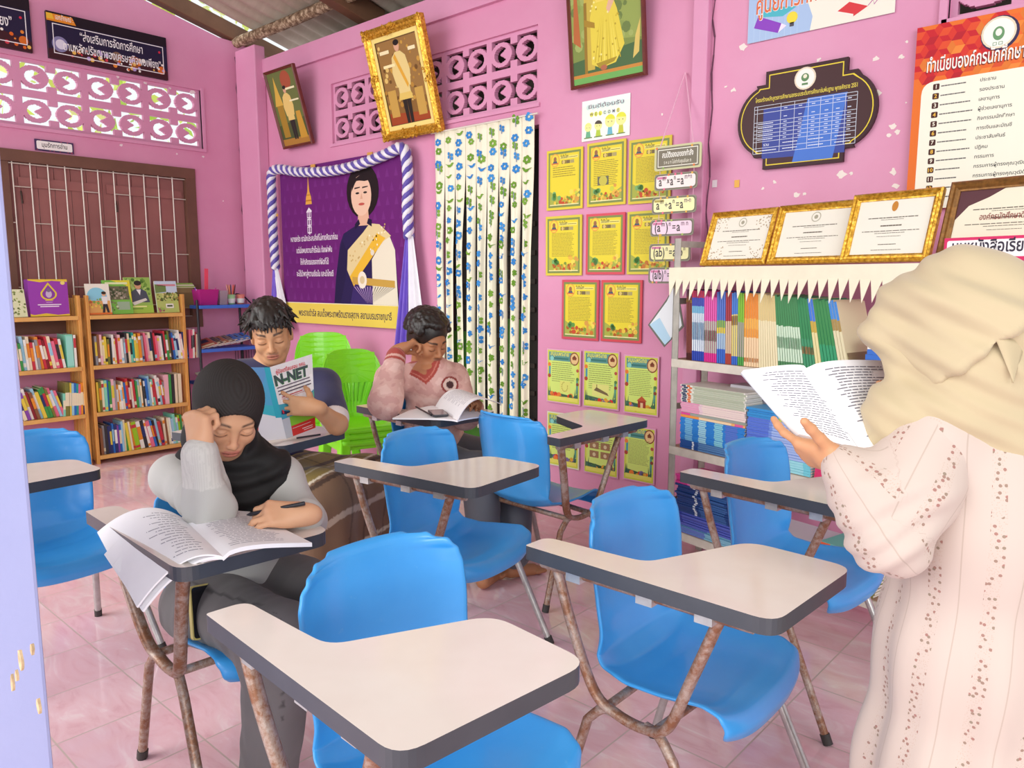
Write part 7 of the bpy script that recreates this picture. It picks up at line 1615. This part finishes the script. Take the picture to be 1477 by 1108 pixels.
B.chain([hd4.P(-.03, 0, -.08), ch4 + V(-.01, 0, .10)], [.115, .14], .05); B.cap(hd4.P(.085, -.05, .062), hd4.P(.085, .05, .062), .036, .036, .05)
e(.135, 0, -.030, (.085, .064, .080), .012, '-'); e(.15, 0, -.10, (.08, .055, .07), .02, '-')
pA, pB = pd(1296, 592, 1.55), pd(1460, 482, 1.55); ed = nrm(pB - pA); vw = nrm((pA + pB)/2 - V(0, 0, CAMH)); nn_ = np.cross(ed, vw); nn_ = nn_ if nn_[2] < 0 else -nn_; B.cut(pA, nn_)
grown('scarf_wrap', B, g4, R4, M['cream_scarf'], .007, [(hd4.P(0, 0, 0), .14, .005)], solid('#bfae8d', .02, 12, 2), lambda X, N: hj4(X, N) + .004*np.exp(-((X - pA) @ -nn_/.012)**2))
tb_ = MB(); T3 = [pd(1434, 482, 1.50), pd(1463, 552, 1.49), pd(1480, 494, 1.53), pd(1452, 486, 1.47)]
def tailfn(u, v):
    a_ = T3[0]*(1 - v) + T3[2]*v; b_ = T3[1]; p_ = a_*(1 - u) + b_*u; return tuple(p_ - g4 + np.array([0, -.012*math.sin(PI*v)*(1 - u) - .006, 0]))
tb_.grid(12, 12, tailfn); o = tb_.build('scarf_tail', flat('cream_tail', '#bcab8a', .8, var=.03), R4); so = o.modifiers.new('s', 'SOLIDIFY'); so.thickness = .004
# spectacles
gl = MB()
for q in (-1, 1):
    gl.tube([tuple(hd4.P(.100, q*.033 + .021*math.cos(a), -.004 + .017*math.sin(a))) for a in [k*PI/10 for k in range(21)]], .0016, 5); gl.tube([tuple(hd4.P(.098, q*.054, 0)), tuple(hd4.P(.02, q*.082, .002))], .0016, 5)
gl.tube([tuple(hd4.P(.104, -.013, 0)), tuple(hd4.P(.104, .013, 0))], .0016, 5)
o = gl.build('spectacles', flat('thin_brass', '#8a6a4a', .3, metal=.7)); tag(o, 'thin metal spectacles on the face of the standing person', 'glasses')
# ================================================================ open books, booklets and desk things
def page_lines(fn, n, x0, x1, z0, z1, c='#8c8a96', seed=1, off=.0006, ragged=.3, th=.24, name='print_lines'):
    """rows of fine print laid on a page surface fn(u across, v along) -> point, with the page normal"""
    r = random.Random(seed); b = MB(); dz = (z1 - z0)/n
    for i in range(n):
        v = z0 + (i + .5)*dz; u = x0 + (.06 if r.random() < .6 else 0); ue = x1 - r.random()*ragged*(x1 - x0)
        while u < ue:
            w = min(r.uniform(.03, .13), ue - u); m = max(1, int(w/.05)); P = []
            for k in range(m + 1):
                uu_ = u + w*k/m; P.append((fn(uu_, v - dz*th/2, off), fn(uu_, v + dz*th/2, off)))
            for (a, b_), (c_, d_) in zip(P, P[1:]): b.quad(a, c_, d_, b_, c)
            u += w + .014
    return b
m_page = flat('white_page', '#f2f1f4', .7, var=.015)
def leaf(fn, th, nu=16, nv=3):
    """a block of pages: top surface fn, thickness th below it"""
    b = MB(); b.grid(nu, nv, lambda u, v: fn(u, v, 0)); b.grid(nu, nv, lambda u, v: fn(u, 1 - v, -th))
    for v in (0, 1):
        for i in range(nu - 1): u0, u1 = i/(nu - 1), (i + 1)/(nu - 1); b.quad(fn(u0, v, 0), fn(u1, v, 0), fn(u1, v, -th), fn(u0, v, -th))
    for u in (0, 1): b.quad(fn(u, 0, 0), fn(u, 1, 0), fn(u, 1, -th), fn(u, 0, -th))
    return b
def page_fn(S0, S1, O0, O1, bulge, nvec, droop=0):
    """spine S0-S1, outer edge O0-O1; bulges along nvec"""
    S0, S1, O0, O1, nv_ = (Vector(tuple(x)) for x in (S0, S1, O0, O1, nvec))
    def fn(u, v, off):
        p = S0.lerp(S1, v).lerp(O0.lerp(O1, v), u); h = bulge*(math.sin(PI*min(1, u**.55)))*1.0
        return tuple(p + nv_*(h + off))
    return fn
def open_book(label, cat, spineA, spineB, left, right, nv_, bl=.02, br=.02, th=.012, cover='#3a78c0', rows=22, seed=1):
    INK = '#6a6874'
    o = thing('open_book', label, cat, tuple((V(*spineA) + V(*spineB))/2)); base = o.location
    for nm, (o0, o1), bg_ in (('page_block', left, bl), ('page_block', right, br)):
        f0 = page_fn(spineA, spineB, o0, o1, bg_, nv_); fn = lambda u, v, off, f0=f0: tuple(Vector(f0(u, v, off)) - base)
        pb = leaf(fn, th).build('page_block', m_page, o); page_lines(fn, rows, .12, .9, .08, .93, seed=seed, c=INK, off=.0012, th=.3).build('print_lines', vcol('ink', .8), pb); seed += 1
        c = MB(); c.grid(12, 2, lambda u, v: fn(u*1.01, v, -th - .0006)); cv = c.build('cover', flat('cover' + cover, cover, .4), o); so = cv.modifiers.new('s', 'SOLIDIFY'); so.thickness = .001
    return o
up = V(0, 0, 1)
# the book on the tablet of the person in the black headscarf: one half droops over the tablet edge
S0, S1 = pz(322, 803, .790), pz(262, 746, .792)
R0, R1_ = pz(450, 783, .782), pz(360, 738, .784)
o = thing('open_book', 'thick open workbook on the tablet, its pages spilling over the edge', 'book', tuple((S0 + S1)/2)); base = o.location
fr_ = page_fn(S0, S1, R0, R1_, .016, up); fnr = lambda u, v, off: tuple(Vector(fr_(u, v, off)) - base)
pb = leaf(fnr, .010).build('page_block', m_page, o); page_lines(fnr, 24, .12, .9, .06, .94, seed=5, c='#aeacb6').build('print_lines', vcol('ink', .8), pb)
def droop(O0, O1, lift):
    O0, O1 = Vector(tuple(O0)), Vector(tuple(O1)); a, b_ = Vector(tuple(S0)), Vector(tuple(S1))
    def fn(u, v, off):
        s_ = a.lerp(b_, v); e_ = O0.lerp(O1, v); m = s_.lerp(e_, .45) + Vector((0, 0, lift)); p = s_*(1 - u)**2 + m*2*u*(1 - u) + e_*u*u
        return tuple(p + Vector((-.25, -.75, .6)).normalized()*off*(u) + Vector((0, 0, 1))*off*(1 - u) - base)
    return fn
for k, (p0, p1, lf, th) in enumerate(((pz(197, 876, .665), pz(140, 768, .750), .085, .004), (pz(205, 882, .652), pz(150, 800, .725), .066, .005), (pz(212, 868, .660), pz(163, 815, .715), .05, .007))):
    fn = droop(p0, p1, lf); pl = leaf(fn, th, 20).build('page_block', m_page, o)
    if k == 0: page_lines(fn, 17, .12, .62, .08, .9, seed=9, c='#a09ea8', ragged=.5).build('print_lines', vcol('ink', .8), pl)
# the exam booklet held upright
Bb = pz(413, 633, .776); Tt = pd(389, 530, 3.13)
Ro, Rt = pd(455, 617, 3.22), pd(450, 511, 3.34); Lo, Lt = pd(340, 640, 2.98), pd(335, 531, 3.08)
o = thing('exam_booklet', 'white and turquoise exam booklet held open upright, big green lettering on its front', 'booklet', tuple(Bb)); base = Vector(tuple(Bb))
def quadfn(a, b_, c, d, bulge=.0, nv_=None):
    a, b_, c, d = (Vector(tuple(x)) for x in (a, b_, c, d)); n = (b_ - a).cross(d - a).normalized()
    def fn(u, v, off=0): return tuple(a.lerp(b_, u).lerp(d.lerp(c, u), v) + n*(off + bulge*math.sin(PI*u)) - base)
    return fn
fF = quadfn(Bb, Ro, Rt, Tt, .0); Lt = Lo + (Tt - Bb); fB = quadfn(Lo, Bb, Tt, Lt, .0)
def sheet_on(fn, name, prints, parent, th=.004):
    b = MB(); n = 10; b.grid(n, 2, lambda u, v: fn(u, v, 0)); b.grid(n, 2, lambda u, v: fn(u, 1 - v, -th))
    for v in (0, 1):
        for i in range(n - 1): b.quad(fn(i/(n - 1), v, 0), fn((i + 1)/(n - 1), v, 0), fn((i + 1)/(n - 1), v, -th), fn(i/(n - 1), v, -th), '#eceef2')
    for u in (0, 1): b.quad(fn(u, 0, 0), fn(u, 1, 0), fn(u, 1, -th), fn(u, 0, -th), '#eceef2')
    for pts, c, k in prints:
        # split into u-columns so that a print follows the bend of the cover
        b.add([fn(x, z, .0004*k + .00005) for x, z in pts], [tuple(range(len(pts)))], c)
    return b.build(name, m_gloss, parent)
def cols(x0, z0, x1, z1, c, k, n=6): return [([(x0 + (x1 - x0)*i/n, z0), (x0 + (x1 - x0)*(i + 1)/n, z0), (x0 + (x1 - x0)*(i + 1)/n, z1), (x0 + (x1 - x0)*i/n, z1)], c, k) for i in range(n)]
def tx(body, x, z, hx, hz, c, k, bold=.02):
    v, f, tw = glyphs(body, bold); return [([(x + v[i][0]*hx/tw, z + v[i][1]*hz) for i in q], c, k) for q in f]
pf = cols(0, 0, 1, 1, '#f4f5f6', 1) + cols(0, 0, .22, .30, '#c8ccd2', 2) + cols(.22, 0, 1, .14, '#d83a34', 2) + cols(.22, .14, 1, .27, '#8cc83a', 2) + [([(.0, .27), (1, .27), (1, .52), (.8, .46), (.5, .40), (.2, .46), (0, .48)], '#4aa8c0', 2.4), ([(.05, .42), (.45, .34), (.42, .28), (.02, .34)], '#2c3a5a', 3), ([(.06, .40), (.16, .385), (.16, .33), (.06, .345)], '#d83a4a', 3.4), ([(.2, .34), (.34, .315), (.34, .30), (.2, .325)], '#e85a5a', 3.4), ([(.55, .27), (1, .40), (1, .5), (.6, .30)], '#6ac8a0', 3)]
pf += cols(.25, .10, .85, .105, '#f0e8e8', 3, 3) + tx('คู่มือเตรียมสอบ กศน.', .10, .885, .72, .075, '#d83a4a', 4) + tx('N-NET', .03, .735, .84, .19, '#3f8a4a', 3.6, .06) + tx('N-NET', .035, .74, .83, .19, '#4a5a5e', 4.2, .03)
for z, x0, x1, c in ((.69, .05, .9, '#7a7480'), (.645, .06, .92, '#5a5464'), (.60, .06, .93, '#5a5464')): pf += cols(x0, z, x1, z + .016, c, 4)
pf += cols(.1, .535, .72, .54, '#d83a3a', 4) + cols(.12, .555, .68, .567, '#c83a3a', 4) + cols(.55, .05, .9, .06, '#f4dcd8', 4, 2) + cols(.6, .025, .9, .033, '#f4dcd8', 4, 2)
sheet_on(fF, 'front_cover', pf, o)
pbk = cols(0, 0, 1, 1, '#f4f5f6', 1) + [([(0, .48), (1, .30), (1, 1), (0, 1)], '#48c4d4', 2), ([(0, .55), (1, .46), (1, 1), (0, 1)], '#5ab4dc', 2.5), ([(0, .72), (.7, .66), (.95, 1), (0, 1)], '#6aa4d8', 3), ([(0, .10), (.42, .0), (.50, .20), (.44, .27), (.3, .30), (0, .28)], '#e04a4a', 3)] + cols(.88, .30, 1, 1, '#3ab8cc', 3.4, 1)
sheet_on(fB, 'back_cover', pbk, o)
tag(MB().tube([tuple(pz(428, 632, .777)), tuple(pz(462, 627, .777))], .004, 6).build('ballpoint_pen', M['pen_black']), 'dark pen lying on the tablet beside the exam booklet', 'pen')
# the magazine-like book, phone and pen on the rear tablet
def onH(px, py, z=.775): return pz(px, py, z)
sA, sB = onH(660, 607, .785), onH(628, 586, .787)
o = thing('open_book', 'open book with one page curling up on the rear tablet', 'book', tuple(sA)); base = Vector(tuple(sA))
f_ = page_fn(sA, sB, onH(566, 603, .778), onH(590, 592, .779), .006, up); fn1 = lambda u, v, off: tuple(Vector(f_(u, v, off)) - base); leaf(fn1, .007).build('page_block', m_page, o)
a0, b0 = Vector(tuple(sA)), Vector(tuple(sB)); e0, e1 = Vector(tuple(pd(722, 582, 3.62))), Vector(tuple(pd(690, 572, 3.82)))
def curl(u, v, off):
    s_ = a0.lerp(b0, v); e_ = e0.lerp(e1, v); m = s_.lerp(e_, .30) + Vector((0, 0, .11)); m2 = s_.lerp(e_, .6) + Vector((0, 0, .06)); p = s_*(1 - u)**3 + m*3*u*(1 - u)**2 + m2*3*u*u*(1 - u) + e_*u**3
    return tuple(p + Vector((0, -.3, 1)).normalized()*off - base)
pb = leaf(curl, .004, 20).build('page_block', m_page, o); page_lines(curl, 14, .15, .8, .1, .9, seed=4, c='#a8a6b0').build('print_lines', vcol('ink', .8), pb)
f_2 = page_fn(sA, sB, onH(700, 600, .778), onH(672, 584, .779), .003, up); fn2 = lambda u, v, off: tuple(Vector(f_2(u, v, off)) - base); leaf(fn2, .006).build('page_block', m_page, o)
q = onH(632, 597, .794); ph = thing('smartphone', 'dark smartphone lying on the open book on the rear tablet', 'phone', tuple(q), (0, 0, math.radians(-32)))
MB().prism(rounded([(-.075, -.036), (.075, -.036), (.075, .036), (-.075, .036)], .01), 0, .008, '#3a3a40').build('case', vcol('phone_case', .4), ph)
MB().prism(rounded([(-.071, -.032), (.071, -.032), (.071, .032), (-.071, .032)], .008), .008, .0086, '#8f9298').build('screen', vcol('phone_glass', .1), ph)
tag(MB().tube([tuple(onH(600, 587, .80)), tuple(onH(622, 599, .798))], .0045, 6).build('ballpoint_pen', M['pen_black']), 'black pen lying beside the smartphone on the rear tablet', 'pen')
# the book in the hand of the standing person
sA, sB = pd(1246, 660, 1.50), pd(1163, 531, 1.58)
tl_, tr_ = pd(1072, 534, 1.66), pd(1278, 520, 1.70); bl_, br_ = pd(1153, 626, 1.53), pd(1330, 640, 1.64)
nb = nrm(np.cross(V(*(sB - sA)), V(*(tr_ - sB))));
nb = nb if nb @ (V(0, 0, CAMH) - sA) > 0 else -nb
open_book('open textbook of printed pages in the hand of the standing person', 'book', sA, sB, (bl_, tl_), (br_, tr_), nb, .014, .018, .012, '#dfe3ee', 26, 31)
